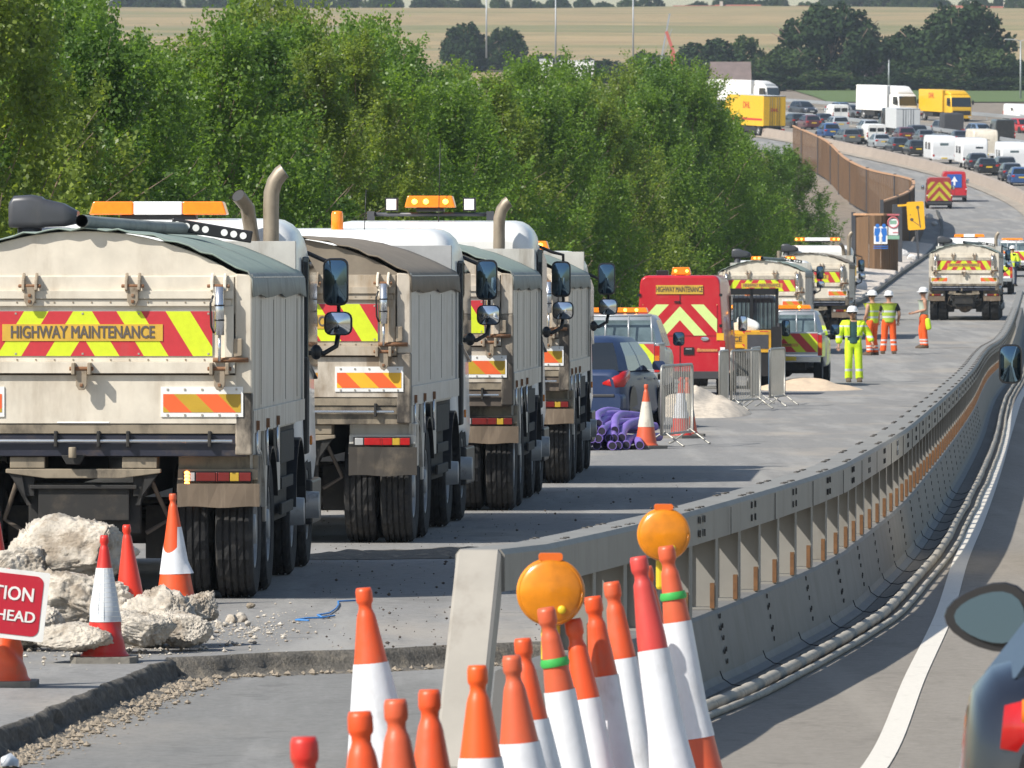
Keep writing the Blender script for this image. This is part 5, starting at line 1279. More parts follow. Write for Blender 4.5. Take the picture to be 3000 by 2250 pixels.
caravan(2972,505,'white caravan with a wide panel and no window in the middle, rightmost of the caravans',-.06,1.12,2.5,5,1)
caravan(2888,470,'cream motorhome body showing between the caravans',-.08,1.1,2.7,5.5,0,True)
# lorries
yel = mat('signal_yellow_lorry_paint',(.72,.42,.01),.4,var=.04,scale=2)
grey_box = mat('pale_grey_lorry_box',(.55,.57,.58),.5,var=.06,scale=2)
white_box = mat('white_lorry_box',(.80,.79,.76),.5,var=.04,scale=2)
red_ink = mat('red_lettering',(.50,.02,.02),.5,var=.05)
def lorry(px,py,lab,h,box_m,cab_m,L=7.5,H=3.6,hw=1.25,trailer=False,logo=None,deflector=True,group='lorries in the distant queue',dd=0):
    g_=gp(px,py); d=g_.y; f=1 if abs(h)<1.4 else -1
    t=thing('lorry',lab,'lorry',(g_.x,d,zr(d)),-h,group,slope(d)*f)
    mb=MB(); mb.box(-hw,hw,0,L,1.0,H,0); b=mb.build('cargo_box',[box_m],t,.03)
    k=MB(); k.box(-.008,.008,-.014,0,1.02,H-.02); k.box(-hw,hw,-.012,0,1.0,1.06); k.box(-hw+.02,hw-.02,-.012,0,H-.05,H)
    for x in (-.5,-.25,.25,.5): k.tube([(x,-.02,1.05),(x,-.02,H-.05)],.018,6)
    k.build('rear_door_seam',[grey_pl],b)
    k=MB(); k.box(-.5,.5,.1,L+2.0,.7,1.0); k.box(-hw*.95,hw*.95,-.02,.06,.45,.62); k.box(-hw,hw,1.8,L*.62,.45,.9); k.build('chassis',[chassis],t)
    y0=L+.35; rings=[rrect(a,z0,z1,.18,y,3) for y,a,z0,z1 in ((y0,1.15,.7,2.75),(y0+.1,1.2,.5,2.85),(y0+1.4,1.2,.45,2.9),(y0+1.75,1.18,.42,2.75),(y0+2.0,1.15,.40,1.65),(y0+2.08,1.1,.40,1.3))]
    k=MB(); k.loft(rings,0,True,True); k.build('cab',[cab_m],t)
    if deflector:
        k=MB(); k.loft([rrect(1.1,2.85,H,.15,y0+.05,3),rrect(1.1,2.85,H-.05,.15,y0+.5,3),rrect(1.0,2.82,3.0,.08,y0+1.5,3)],0,True,True); k.build('roof_deflector',[cab_m],t)
    k=MB(); k.add([(-1.08,y0+1.80,2.62),(1.08,y0+1.80,2.62),(1.12,y0+2.015,1.62),(-1.12,y0+2.015,1.62)],[(0,1,2,3)])
    for s in (-1,1): k.prism([(y0+.8,1.75),(y0+1.78,1.6),(y0+1.65,2.55),(y0+.8,2.55)],'x',*sorted((s*1.15,s*1.212)))
    k.build('window',[glass],t)
    k=MB(); k.box(-1.0,1.0,y0+2.04,y0+2.12,.75,1.2,0); k.box(-1.15,1.15,y0+1.95,y0+2.16,.38,.68,1); k.build('grille',[black,cab_m],t,.02)
    for s in (-1,1):
        k=MB(); k.box(*sorted((s*1.12,s*.78)),-.03,.02,.62,.76); k.build('tail_light',[red_lens],t)
        k=MB(); k.box(*sorted((s*1.1,s*.72)),y0+2.06,y0+2.18,.48,.64); k.build('headlight',[head_m],t)
        mirror_unit(t,s*1.42,y0+1.7,2.1,.2,.5,mirror_d)
        for y in ((1.3,2.55) if L>7 else (1.4,))+(y0+1.0,): put_wheel(TRUCK_W,s*1.05,y,t)
    if logo:
        lg=MB(); 
        for word,size,loc,rz in logo:
            me=text_mesh(word,size,.004,1.0,.012); me.transform(Matrix.Translation(loc) @ Matrix.Rotation(rz,4,'Z') if False else Matrix.Translation(loc)); me.materials.append(red_ink)
            if rz:
                me.transform(Matrix.Translation(loc) @ Matrix.Rotation(rz,4,'Z') @ Matrix.Translation(-Vector(loc)))
            link('lettering',me,b)
    return t
y1 = lorry(2268,400,'tall yellow lorry with red lettering turned away at the left of the queue',-.38,yel,yel,8.5,4.0,1.2,
      logo=(('DHL',.42,(.0,-.02,2.6),0),('DHL',.9,(-1.215,4.2,3.0),-pi/2)))
mb=MB(); mb.box(-1.212,-1.2,.3,8.2,1.55,1.75); mb.build('red_stripe',[red_ink],y1)
mb=MB(); mb.box(-1.19,1.19,.0,8.5,4.0,4.03); mb.build('box_roof',[grey_box],y1)
lorry(2085,318,'white lorry cab showing to the left of the yellow lorry',2.25,white_box,white_box,6.5,3.4)
lorry(2535,348,'large white lorry facing right on the far carriageway',2.62,white_box,white_box,6.2,3.7)
lorry(2722,352,'bright yellow lorry facing the camera on the far carriageway',2.80,yel,yel,6.6,3.35,logo=(('DHL',.8,(1.265,3.6,2.7),pi/2),))
lorry(2660,407,'pale grey box lorry seen from behind in the middle of the queue',-.15,grey_box,pal('black'),5.5,2.95,1.2,deflector=False)
def horsebox(px,py,lab):
    g_=gp(px,py); t=thing('trailer',lab,'trailer',(g_.x,g_.y,zr(g_.y)),.1,None,slope(g_.y)); mb=MB()
    mb.loft([rrect(.95,.55,2.2,.12,0,3),rrect(.97,.45,2.3,.14,.1,3),rrect(.97,.45,2.3,.14,3.2,3),rrect(.9,.5,1.8,.14,3.6,3)],0,True,True); mb.build('body',[bump_pl],t)
    for s in (-1,1): put_wheel(CAR_W,s*.98,1.6,t); k=MB(); k.box(*sorted((s*.9,s*.75)),-.02,.03,.6,.74); k.build('tail_light',[red_lens],t)
    k=MB(); k.tube([(0,3.5,.5),(0,4.6,.45)],.05,6); k.build('tow_bar',[chassis],t)
horsebox(2795,400,'black boxy trailer below the cab of the yellow lorry facing the camera')
# ------------------------------------------------------------------ traffic cones and lamps
def cone_paint(name, col): return mat(name, col, .42, var=.05, scale=6, dirt=(.30,.16,.10), damt=.5, dscale=5, dstretch=(1,1,.5), dlo=.48, dhi=.72, bump=.12, bscale=7)
co_a = cone_paint('orange_cone_plastic',(.72,.085,.018)); co_b = cone_paint('pale_orange_cone_plastic',(.62,.105,.04)); co_r = cone_paint('red_cone_plastic',(.58,.025,.018)); co_p = cone_paint('pinkish_red_cone_plastic',(.60,.06,.05))
sleeve_w = mat('white_reflective_sleeve',(.70,.71,.74),.5,var=.06,scale=10,dirt=(.36,.34,.32),damt=.5,dscale=7,dstretch=(1,1,.5),dlo=.50,dhi=.72,bump=.12,bscale=9)
sleeve_d = mat('dirty_white_sleeve',(.62,.57,.47),.6,var=.06,dirt=(.30,.24,.17),damt=.6,dscale=9,dstretch=(1,1,.6))
sleeve_g = mat('grey_white_grid_sleeve',(.58,.61,.65),.45,var=.06,scale=10)
rubber = mat('grey_recycled_base',(.20,.185,.16),.9,var=.2,scale=12,bump=.4,bscale=30)
green_band = mat('green_band',(.05,.42,.08),.5,var=.04)
SLIM = [0]
def crad(z):
    if SLIM[0]: return (lerp(.10,.066,min(1,max(0,(z-.05)/.30))) if z < .35 else lerp(.066,.054,min(1,(z-.35)/.35)) if z < .70 else lerp(.054,.035,min(1,(z-.70)/.19)))
    return crad_full(z)
def crad_full(z):                                            # body radius of a 1 m cone
    return lerp(.173,.037,min(1,max(0,(z-.05)/.84)))
CONE_CACHE = {}
def cone_meshes(key, body, sleeve, z0=.24, z1=.70, crumple=0, torn=False, old=False, slim=False):
    if key in CONE_CACHE: return CONE_CACHE[key]
    SLIM[0] = slim
    n=28
    b=MB(); pts=[(-.26,-.21),(-.21,-.26),(.21,-.26),(.26,-.21),(.26,.21),(.21,.26),(-.21,.26),(-.26,.21)]
    b.prism(pts,'z',0,.05); base=b.mesh('base_plate'); base.materials.append(rubber)
    prof=[(.195,.045),(.190,.062),(crad(.05)+.004,.072)]+[(crad(z),z) for z in np.linspace(.09,.88,26)]
    if old: prof += [(.035,.90),(.029,.915),(.027,.925),(.036,.945),(.035,.975),(.029,1.0),(.0,1.0)]
    else: prof += [(.0345,.895),(.029,.908),(.026,.92),(.027,.935),(.0325,.943),(.034,.953),(.0335,.985),(.029,1.0),(.0,1.0)]
    def defo(p):
        if not crumple: return p
        z=p[2]; a=atan2(p[1],p[0]); w=math.exp(-((z-.30)/.10)**2)
        k=1+crumple*w*(.22*sin(3*a+z*22)+.16*noise.noise((p[0]*14,p[1]*14,z*16)))-crumple*.12*w
        return Vector((p[0]*k+crumple*.05*max(0,.35-z), p[1]*k, z-crumple*.02*w))
    c=MB(); c.lathe(prof,n,0); c.v=[tuple(defo(Vector(p))) for p in c.v]
    body_me=c.mesh('cone_body'); body_me.materials.append(body); sl=None
    if sleeve is not None:
        s=MB(); zs=np.linspace(z0,z1,12)
        if torn:
            vs=[];fs=[];m_=len(zs)
            for i,z in enumerate(zs):
                for j in range(n):
                    a=2*pi*j/n; top = z1 if (a>4.85 or a<.5) else z1-.13-.05*(1+sin(a*2.0)); zz=min(z,z0+(z-z0)*(top-z0)/(z1-z0)); fl=1+(.22 if (i<3 and (a>5.2 or a<.3)) else 0)*(3-i)/3
                    r=(crad(zz)+.004)*fl; vs.append((r*cos(a),r*sin(a),zz))
            s.add(vs,[(i*n+j,i*n+(j+1)%n,(i+1)*n+(j+1)%n,(i+1)*n+j) for i in range(m_-1) for j in range(n)],0,True)
        else: s.lathe([(crad(z)+.003,z) for z in zs],n,0,None,True,False); s.lathe([(crad(z0)+.0005,z0),(crad(z0)+.003,z0)],n,0,None,False,False)
        if old=='grid':
            for z in np.linspace(z0,z1,12): s.lathe([(crad(z)+.0042,z-.003),(crad(z)+.0042,z+.003)],n,1,None,True,False)
            for j in range(16):
                a=2*pi*j/16; p0=Vector((cos(a)*(crad(z0)+.003),sin(a)*(crad(z0)+.003),z0)); p1=Vector((cos(a)*(crad(z1)+.003),sin(a)*(crad(z1)+.003),z1)); s.beam(p0,p1,.005,.003,1,(cos(a),sin(a),0))
        s.v=[tuple(defo(Vector(p))) for p in s.v]; sl=s.mesh('sleeve'); sl.materials.append(sleeve); sl.materials.append(white)
    SLIM[0] = 0
    CONE_CACHE[key]=(base,body_me,sl); return CONE_CACHE[key]
def cone(label, key, x, d, z, s=1.0, rz=0, lean=(0,0), group=None, band=False, **kw):
    M_=cone_meshes(key,**kw); t=thing('traffic_cone',label,'traffic cone',(x,d,z),rz,group); t.scale=(s,s,s); t.rotation_euler=(lean[0],lean[1],rz)
    link('base_plate',M_[0],t); link('cone_body',M_[1],t)
    if M_[2]: link('sleeve',M_[2],t)
    SLIM[0] = kw.get('slim', False)
    if band: g=MB(); g.lathe([(crad(.80)+.006,.788),(crad(.80)+.010,.80),(crad(.80)+.004,.818)],24,0,None,True,False); g.build('green_band',[green_band],t)
    SLIM[0] = 0
    return t
def fore(px, ptip, spx, label, key, **kw):               # spx = pixels per metre at that cone
    d=24000.0/spx; z=zr(d) if d<45 else zr(d); X=(px-1500)/spx
    tip=CAMZ-(ptip-790)/spx; h=1.0
    ln=kw.pop('ln',-.03)+R.uniform(-.02,.02)
    return cone(label,key,X-sin(ln)*h,d,tip-(1.07 if kw.get('slim') else 1)*cos(ln),1.07 if kw.get('slim') else 1.0,R.uniform(-.3,.3),lean=(R.uniform(-.02,.02),ln),group='cones closing off the end of the barrier',**kw)
OA=dict(body=co_a,sleeve=sleeve_w); OB=dict(body=co_b,sleeve=sleeve_w); OP=dict(body=co_p,sleeve=sleeve_w)
fore(890,2160,1230,'bright red cone tip lowest at the bottom edge, leftmost of the foreground cones','red_w',body=co_r,sleeve=sleeve_w)
fore(1054,2085,1110,'orange cone at the bottom edge below the lone white-sleeved cone','ora',**OA)
fore(1158,2050,1040,'dull orange cone second from the left in the bottom row, beside the barrier end leg','orb',**OB)
fore(1252,2022,985,'orange cone in the bottom row standing right in front of the barrier end leg','ora',**OA)
fore(1400,1950,900,'bright orange cone between the barrier end leg and the orange and white cones','orx',body=mat('vivid_orange_cone_plastic',(.78,.10,.012),.4,var=.04),sleeve=sleeve_w)
fore(1497,1920,850,'dull orange cone just left of the nearer lamp cone, white band barely showing','orb',ln=-.08,**OB)
fore(1532,1870,795,'orange cone half hidden behind the dull orange one left of the nearer lamp','ora',ln=-.09,**OA)
fore(1606,1780,765,'cone with a green band in front of the nearer amber lamp','orb_slim',slim=True,ln=-.15,band=True,**OB)
fore(1682,1815,740,'orange cone partly hidden right behind the nearer amber lamp','ora_slim',slim=True,ln=-.15,**OA)
fore(1742,1748,735,'orange cone right of the nearer amber lamp, tallest of the middle group','ora_slim',slim=True,ln=-.15,**OA)
fore(1798,1705,705,'orange cone between the middle group and the pinkish cone','ora_slim',slim=True,ln=-.15,**OA)
fore(1872,1632,745,'pinkish red cone just left of the farther lamp cone','pnk_slim',slim=True,ln=-.15,z0=.19,z1=.652,**OP)
fore(1895,1660,672,'orange cone peeping out behind the pinkish red one','ora_slim',slim=True,ln=-.15,**OA)
fore(1958,1600,700,'cone with a green band under the farther amber lamp','orb_slim',slim=True,ln=-.15,band=True,**OB)
cone('lone orange and white cone standing apart in front of the barrier end leg','lone',(1063-1500)/735+.10,24000/735,CAMZ-(1722-790)/735-.995,1.0,.2,lean=(0,-.10),group='cones closing off the end of the barrier',**OA)
amber_lens2 = mat('amber_lamp_disc',(.66,.215,.002),.3,var=.22,scale=11,coat=.35)
lamp_y = mat('yellow_lamp_case',(.70,.50,.02),.45,var=.05)
def warn_lamp(px,py,spx,label):
    d=24000/spx; t=thing('warning_lamp',label,'warning lamp',((px-1500)/spx,d+.20,CAMZ-(py-790)/spx),0,'amber lamps on the cones')
    T=Matrix.Rotation(pi/2,4,'X'); r=.108
    m=MB(); m.lathe([(r,-.012),(r,.012),(r*.97,.022),(r*.80,.034),(r*.45,.043),(0,.046)],36,0,T,True,False); m.lathe([(r,.012),(r,-.012),(r*.97,-.022),(r*.80,-.034),(r*.45,-.043),(0,-.046)],36,0,T,True,False)
    l=m.build('lens',[amber_lens2],t)
    m=MB(); 
    for k in (.55,.75,.92): m.tube([(r*k*cos(a),-.036+.012*k,r*k*sin(a)) for a in np.linspace(0,2*pi,30)],.0022,5); 
    m.build('lens_ring',[amber_lens2],l)
    m=MB(); m.loft([rrect(.038,-.014,.010,.009,-.026,3),rrect(.038,-.014,.010,.009,.026,3)],0,True,True); o=m.build('lamp_cap',[mat('orange_lamp_cap',(.72,.14,.015),.4,var=.04)],t); o.location=(0,0,r+.004)
    m=MB(); m.box(-.03,.03,.03,.075,-.225,-.09,0); m.build('battery_case',[lamp_y],t,.012)
    m=MB(); m.ball((.035,-.045,-.055),.014,.008,.014,10); m.build('reflector',[lamp_y],l)
    return t
warn_lamp(1614,1740,745,'round amber lamp on the nearer green-banded cone').scale=(1.26,1.1,1.26)
warn_lamp(1947,1570,690,'round amber lamp on the farther green-banded cone').scale=(1.06,1,1.06)
# cones on the raised slab and beyond
def slabcone(px,pbase,label,key,s,**kw):
    sp=(pbase-790)/CAMZ; d=24000/sp; return cone(label,key,(px-1500)/sp,d,zr(d),s,kw.pop('rz',0),kw.pop('lean',(0,0)),'cones among the rubble',**kw)
slabcone(305,1940,'red cone with a grey and white gridded sleeve among the rubble','grid',.80,body=co_r,sleeve=sleeve_g,old='grid',z0=.33,z1=.74,crumple=.35)
slabcone(388,1893,'crumpled all-red cone without a sleeve, leaning behind the gridded cone','crum',.80,body=mat('scarlet_cone_plastic',(.70,.035,.012),.38,var=.05,coat=.2),sleeve=None,old=True,crumple=1.1,lean=(0,-.05))
cone('orange cone with a torn white sleeve against the rear tyres of the nearest tipper','torn',(515-1500)/397,24000/397,zr(60.4),.82,.3,(0,-.03),'cones among the rubble',body=co_a,sleeve=sleeve_w,torn=True,z0=.28,z1=.70)
slabcone(20,2010,'squashed orange cone behind the red sign at the left edge','sq',.70,body=co_a,sleeve=None,crumple=.7)
cone('red cone behind the rubble, barely showing at the left edge','rr',vx(-12,57),57,0,.8,0,(0,0),'cones among the rubble',body=co_r,sleeve=None)
for px,pb,tip,lab,key,kw in ((1893,1316,1127,'worn orange cone with a dirty sleeve in front of the purple pipes','worn',dict(body=co_b,sleeve=sleeve_d,z0=.34,z1=.73)),(1995,1282,1103,'red cone with a clean white sleeve right of the mesh barrier','cln',dict(body=co_r,sleeve=sleeve_w,z0=.33,z1=.74,old=True)),(2014,1276,1103,'faded cone half hidden behind the clean white-sleeved one','worn',dict(body=co_b,sleeve=sleeve_d,z0=.34,z1=.73))):
    sp=(pb-790)/(CAMZ+.05); d=24000/sp; cone(lab,key,(px-1500)/sp,d,zr(d),(pb-tip)/sp,R.random(),(0,0),'cones beside the closed lanes',**kw)

# ------------------------------------------------------------------ red sign on its cone
sg_w = mat('scuffed_white_sign',(.74,.73,.70),.5,var=.05,dirt=(.4,.36,.3),damt=.35,dscale=8,dstretch=(1,1,1)); sg_r = mat('red_sign_face',(.46,.012,.03),.4,var=.06,dirt=(.5,.28,.24),damt=.35,dscale=7,dstretch=(1,1,1),dlo=.58)
sp_=497; sd=24000/sp_-.12
sign = thing('road_sign','red sign with white lettering hung on a cone at the left edge','sign',((-62-1500)/sp_,sd,CAMZ-(1756-790)/sp_),0); sign.rotation_euler=(0,.115,0)
m=MB(); pr=[(x,z) for x,_,z in rrect(.408,-.205,.205,.012,0,3)]; m.prism(pr,'y',0,.008); m.build('sign_plate',[sg_w],sign)
m=MB(); pr=[(x,z) for x,_,z in rrect(.375,-.178,.178,.045,0,5)]; m.prism(pr,'y',-.003,-.0005); m.build('sign_face',[sg_r],sign)
lettering('lettering','JUNCTION',.114,(.33,-.004,.06),sg_w,sign,.88,.0022,align='RIGHT')
lettering('lettering','AHEAD',.090,(.35,-.004,-.07),sg_w,sign,1.0,.0022,align='RIGHT')

# ------------------------------------------------------------------ rubble, stones, string
conc = mat('pale_broken_concrete',(.52,.47,.40),.95,var=.3,scale=7,det=10,dirt=(.24,.19,.14),damt=.8,dscale=5,dstretch=(1,1,1),dlo=.46,dhi=.64,bump=1.0,bscale=26)
stone_m = mat('brown_gravel',(.30,.25,.19),.95,var=.3,scale=30,bump=.6,bscale=60)
def rock(name,label,px,py,spx,sx,sy,sz,seed,m_=None,rot=0,rough=.34,sub=6,cat='concrete lump',zbase=None,flat=0):
    rr_=random.Random(int(seed*10)); PL=[]
    for _ in range(13):
        pv_=Vector((rr_.gauss(0,1),rr_.gauss(0,1),rr_.gauss(0,1))).normalized(); PL.append((pv_,rr_.uniform(.62,.92)))
    d=24000/spx; bm=bmesh.new(); bmesh.ops.create_icosphere(bm,subdivisions=sub,radius=1)
    for v in bm.verts:
        p=v.co.copy(); cl=lambda a: (abs(a)**.72)*(1 if a>0 else -1)
        P=Vector((cl(p.x)*sx,cl(p.y)*sy,cl(p.z)*sz)); n=Vector((p.x/sx,p.y/sy,p.z/sz)).normalized(); S=Vector((seed,seed*.7,seed*.3)); m0=min(sx,sy,sz); f=.1/max(.02,m0)
        dsp=m0*rough*(1.5*noise.noise(P*5*f+S)+.75*noise.noise(P*12*f+S)) + m0*rough*(.40*noise.noise(P*28*f+S)+.30*abs(noise.noise(P*60*f+S))+.22*noise.noise(P*110*f+S))
        q=P+n*dsp*.55
        for pn,ph in PL:                                # broken flat faces
            e=q.x*pn.x/sx+q.y*pn.y/sy+q.z*pn.z/sz-ph
            if e>0: q-=Vector((pn.x*sx,pn.y*sy,pn.z*sz))*e*.9
        gr=m0*rough*(.30*noise.noise(P*30*f+S)+.34*abs(noise.noise(P*64*f+S))+.26*noise.noise(P*120*f+S))
        v.co=q+n*gr
    me=bpy.data.meshes.new(name); bm.to_mesh(me); bm.free()
    for f in me.polygons: f.use_smooth=True
    me.materials.append(m_ or conc); o=link(name,me); o.location=((px-1500)/spx,d,CAMZ-(py-790)/spx); o.rotation_euler=(0,rot,seed)
    return tag(o,label,cat,'lumps of broken concrete')
def rk(label,px,py,spx,sx,sy,sz,seed,rot=0,rough=.34,sub=6): 
    o=rock('concrete_lump',label,px,py,spx,sx,sy,sz,seed,None,rot,rough,sub); o.rotation_euler=(0,rot,(seed%1-.5)*.6); return o
rk('largest pale sunlit concrete lump on top of the rubble heap',190,1632,438,.55,.36,.26,1.3,-.10,.26)
rk('lump sloping down at the far left of the rubble heap',30,1715,440,.36,.30,.22,7.7,-.2,.30)
rk('broad brown lump under the largest one, behind the red sign',200,1780,446,.46,.30,.29,3.1,.05,.30)
rk('dark undercut lump right of the crumpled red cone',462,1808,448,.31,.26,.16,5.2,.14,.38)
rk('pitted pale lump at the right end of the rubble heap',560,1790,446,.17,.2,.12,9.4,-.35,.45)
rk('low slab of concrete lying before the gridded cone',205,1868,466,.27,.2,.10,11.2,.0,.36)
rk('low dark lump between the crumpled cone and the right end',395,1840,455,.30,.24,.12,13.6,.1,.4)
rk('brown lump low at the right foot of the rubble heap',530,1838,452,.20,.2,.10,17.3,.1,.4)
rk('brown lump low behind the red sign',70,1830,452,.34,.24,.17,21.9,.05,.36)
for i,(px,py,r_) in enumerate(((680,1825,.05),(703,1822,.055),(640,1840,.03),(660,1836,.025),(725,1835,.03),(733,1782,.035),(655,1640,.02))):
    spx=(py-790)/CAMZ; o=rock('stone',('lone brown stone on the road right of the torn-sleeve cone' if i==5 else 'small pale stone on the road to the right of the rubble'),px,py-8,spx,r_,r_*.9,r_*.7,20+i,stone_m if i==5 else conc,0,.4,3,'stone'); o['group']='loose stones by the rubble'
def scatter(name,label,pts,m_,rmin,rmax,seed):
    rg=random.Random(seed); mb=MB(); base=[(1,0,0),(-1,0,0),(0,1,0),(0,-1,0),(0,0,1),(0,0,-1)]; tri=[(0,2,4),(2,1,4),(1,3,4),(3,0,4),(2,0,5),(1,2,5),(3,1,5),(0,3,5)]
    for (x,y,z) in pts:
        r=rmin+(rmax-rmin)*rg.random()**5; a=rg.random()*6.28
        mb.add([(x+r*rg.uniform(.6,1.2)*(p[0]*cos(a)-p[1]*sin(a)),y+r*rg.uniform(.6,1.2)*(p[0]*sin(a)+p[1]*cos(a)),z+r*.35+r*rg.uniform(.5,.8)*p[2]) for p in base],tri)
    o=mb.build(name,m_); o['kind']='stuff'; o['label']=label; o['category']='gravel'; return o
rg=random.Random(5); pts=[]
for k in range(3800):
    d=rg.uniform(38.5,52); x=slab_edge(d)+.10+abs(rg.gauss(0,.12)); pts.append((x,d,zr(d)+LOW))
for k in range(500):
    x=rg.uniform(XB,.4); pts.append((x,ramp_d(x)-.25-abs(rg.gauss(0,.10)),LOW))
scatter('gravel','loose gravel along the foot of the broken asphalt edge',pts,stone_m,.005,.034,1)
pts=[]
for k in range(1500):
    px=rg.gauss(330,200); py=rg.gauss(1870,32)
    if py<1800: continue
    s_=(py-790)/CAMZ; d=24000/s_; x=(px-1500)/s_
    if d<52.3 and x>slab_edge(d)-.05: continue
    pts.append((x,d,zr(d)))
for k in range(350):
    px=rg.gauss(720,130); py=rg.gauss(1840,25); s_=(py-790)/CAMZ; d=24000/s_; x=(px-1500)/s_
    if d>53: pts.append((x,d,zr(d)))
scatter('gravel','pale crumbs of concrete strewn around the rubble heap',pts,conc,.006,.03,2)
pts=[]
for k in range(650):
    px=rg.uniform(900,2050); py=rg.uniform(1380,1900); s_=(py-790)/CAMZ; d=24000/s_; x=(px-1500)/s_
    if d>53.5 and x<bar_path(d)-.5: pts.append((x,d,zr(d)+.003))
scatter('grit','dark grit scattered on the road beside the tipper lorries',pts,mat('dark_grit',(.07,.055,.045),.9,var=.3,scale=40),.006,.022,3)
def grow(px,py): s_=(py-790)/CAMZ; return Vector(((px-1500)/s_,24000/s_,zr(24000/s_)+.012))
m=MB(); m.tube([grow(*p) for p in ((1050,1763),(990,1766),(992,1775),(985,1786),(965,1800),(930,1806),(945,1812),(980,1808),(940,1814),(900,1815),(866,1820),(905,1822))],.007,5); tag(m.build('string',mat('blue_plastic_string',(.05,.22,.55),.5,var=0),fix=False),'thin blue plastic string lying on the road','string')
m=MB(); m.loft([[tuple(grow(px,py)+Vector((0,0,h-.13))) for px,py,h in q] for q in (((0,2175,.02),(0,2195,.02),(2,2190,.06)),((30,2172,.01),(38,2192,.02),(30,2180,.07)),((52,2180,.0),(55,2190,.01),(54,2186,.04)))],0,True,True); tag(m.build('litter',mat('white_litter',(.66,.68,.7),.5,var=.05)),'crumpled white wrapper under the broken edge at the left','litter')
# ------------------------------------------------------------------ purple pipes and steel pedestrian barriers
purple = mat('purple_plastic_duct',(.20,.13,.45),.5,var=.08,scale=8,bump=.0,dirt=(.40,.34,.42),damt=.3,dscale=6,dstretch=(1,1,1))
inner = mat('pipe_interior',(.02,.018,.03),.8,var=0)
PI_=[(1717,1308,0,.1),(1742,1309,0,.2),(1767,1309,0,.3),(1793,1308,0,.35),(1818,1308,0,.4),(1844,1308,0,.45),(1756,1287,1,.55),(1780,1287,1,.75),(1868,1300,0,.3),(1730,1288,1,.4),(1805,1287,1,.5),(1832,1287,1,.35),(1768,1268,2,.7),(1745,1268,2,.5),(1795,1268,2,.45),(1730,1248,3,.6),(1757,1248,3,.25)]
for i,(px,py,lv,cv) in enumerate(PI_):
    s_=(1322-790)/(CAMZ+.05); d=24000/s_ + .10*lv; X=(px-1500)/s_; r_=.060; z=zr(d)+.065+.100*lv
    pts=[]; 
    for k in range(19):
        u=k/18; pts.append((X+cv*(u*u*1.1-.1*u)+.04*sin(u*4+i), d+2.6*u+.25*(i%3), z+(.09+.05*(i%3))*sin(u*2.2)*(1 if lv else .4)+.02*noise.noise((u*3,i,1))))
    m=MB(); n=16; m.tube(pts,r_,n,0,False,[r_*(1+.0) for k in range(19)]); m.tube([Vector(pts[0])+Vector((0,.004,0)),pts[1],pts[2],pts[3]],r_*.86,n,1,True)
    m.add([(X+r_*a*cos(t)+.04*sin(i),d+.25*(i%3)-.002,pts[0][2]+r_*a*sin(t)) for a in (1,.86) for t in np.linspace(0,2*pi,n,endpoint=False)],[(j,(j+1)%n,n+(j+1)%n,n+j) for j in range(n)],0)
    o=m.build('duct_pipe',[purple,inner],fix=False); tag(o,'purple plastic duct in the heap before the blue hatchback','pipe','purple ducts heaped by the blue hatchback')
gal = mat('galvanised_tube',(.38,.37,.34),.4,.5,var=.1,dirt=(.3,.26,.2),damt=.3)
def fence_panel(label,px,d,ang,bars=17,L=2.1,H=1.1,blue_=False):
    t=thing('pedestrian_barrier',label,'barrier',(vx(px,d),d,zr(d)),-ang,'steel pedestrian barriers beside the closed lanes')
    m=MB(); r_=.07
    m.tube([(0,.0,.18),(0,0,H-.08),(0,.02,H-.02),(0,.08,H),(0,L-.08,H),(0,L-.02,H-.02),(0,L,H-.08),(0,L,.18),(0,0,.18)],.020,8); m.build('frame',[gal],t,fix=False)
    m=MB()
    for k in range(1,bars): m.tube([(0,L*k/bars,.18),(0,L*k/bars,H)],.008,6,0,False)
    m.build('bars',[gal],t,fix=False)
    for y in (.18,L-.18):
        m=MB(); m.tube([(-.30,y-.05,.015),(-.26,y,.03),(0,y,.22),(.26,y,.03),(.30,y-.05,.015)],.016,6); m.build('foot',[gal],t,fix=False)
    if blue_: m=MB(); m.box(-.026,-.021,-.03,.03,.3,H); m.build('tape',[mat('pale_blue_tape',(.20,.34,.52),.5,var=.1)],t)
    return t
fence_panel('steel pedestrian barrier between the worn cone and the clean white-sleeved cone',1938,116,.205,L=2.4,H=1.15)
fence_panel('steel pedestrian barrier at the rear corner of the red van, leftmost of the far four',2108,150,.10)
fence_panel('slanting steel pedestrian barrier in front of the red van',2142,151,.265,L=2.3)
fence_panel('steel pedestrian barrier edge-on with splayed feet, left of the blue-taped one',2202,158,.105)
fence_panel('steel pedestrian barrier with pale blue tape, rightmost of the row',2256,156,.165,blue_=True)
gravel_heap = mat('sandy_spoil',(.60,.52,.42),.95,var=.22,scale=7,dirt=(.24,.18,.12),damt=.6,dscale=5,dstretch=(1,1,1),bump=1.0,bscale=14)
def heap(name,label,x,y,rx,ry,h,seed,m_):
    mb=MB(); n=40; vs=[];fs=[]; g_=[[None]*(n+1) for _ in range(n+1)]
    for i in range(n+1):
        for j in range(n+1):
            u=2*i/n-1; v=2*j/n-1; r=hypot(u,v); k=max(0,1-r)
            zz=h*(k**.8)*(1+.5*noise.noise((u*2.5+seed,v*2.5,1)))+.05*h*noise.noise((u*9,v*9,seed))*min(1,k*4) - (.06 if r>=1 else .015)
            vs.append((x+u*rx*(1+.15*noise.noise((u,v,seed))),y+v*ry,zr(y+v*ry)+zz))
    mb.add(vs,[(i*(n+1)+j,(i+1)*(n+1)+j,(i+1)*(n+1)+j+1,i*(n+1)+j+1) for i in range(n) for j in range(n)],0,True)
    o=mb.build(name,m_,fix=False); return tag(o,label,'heap','heaps of spoil on the closed lanes')
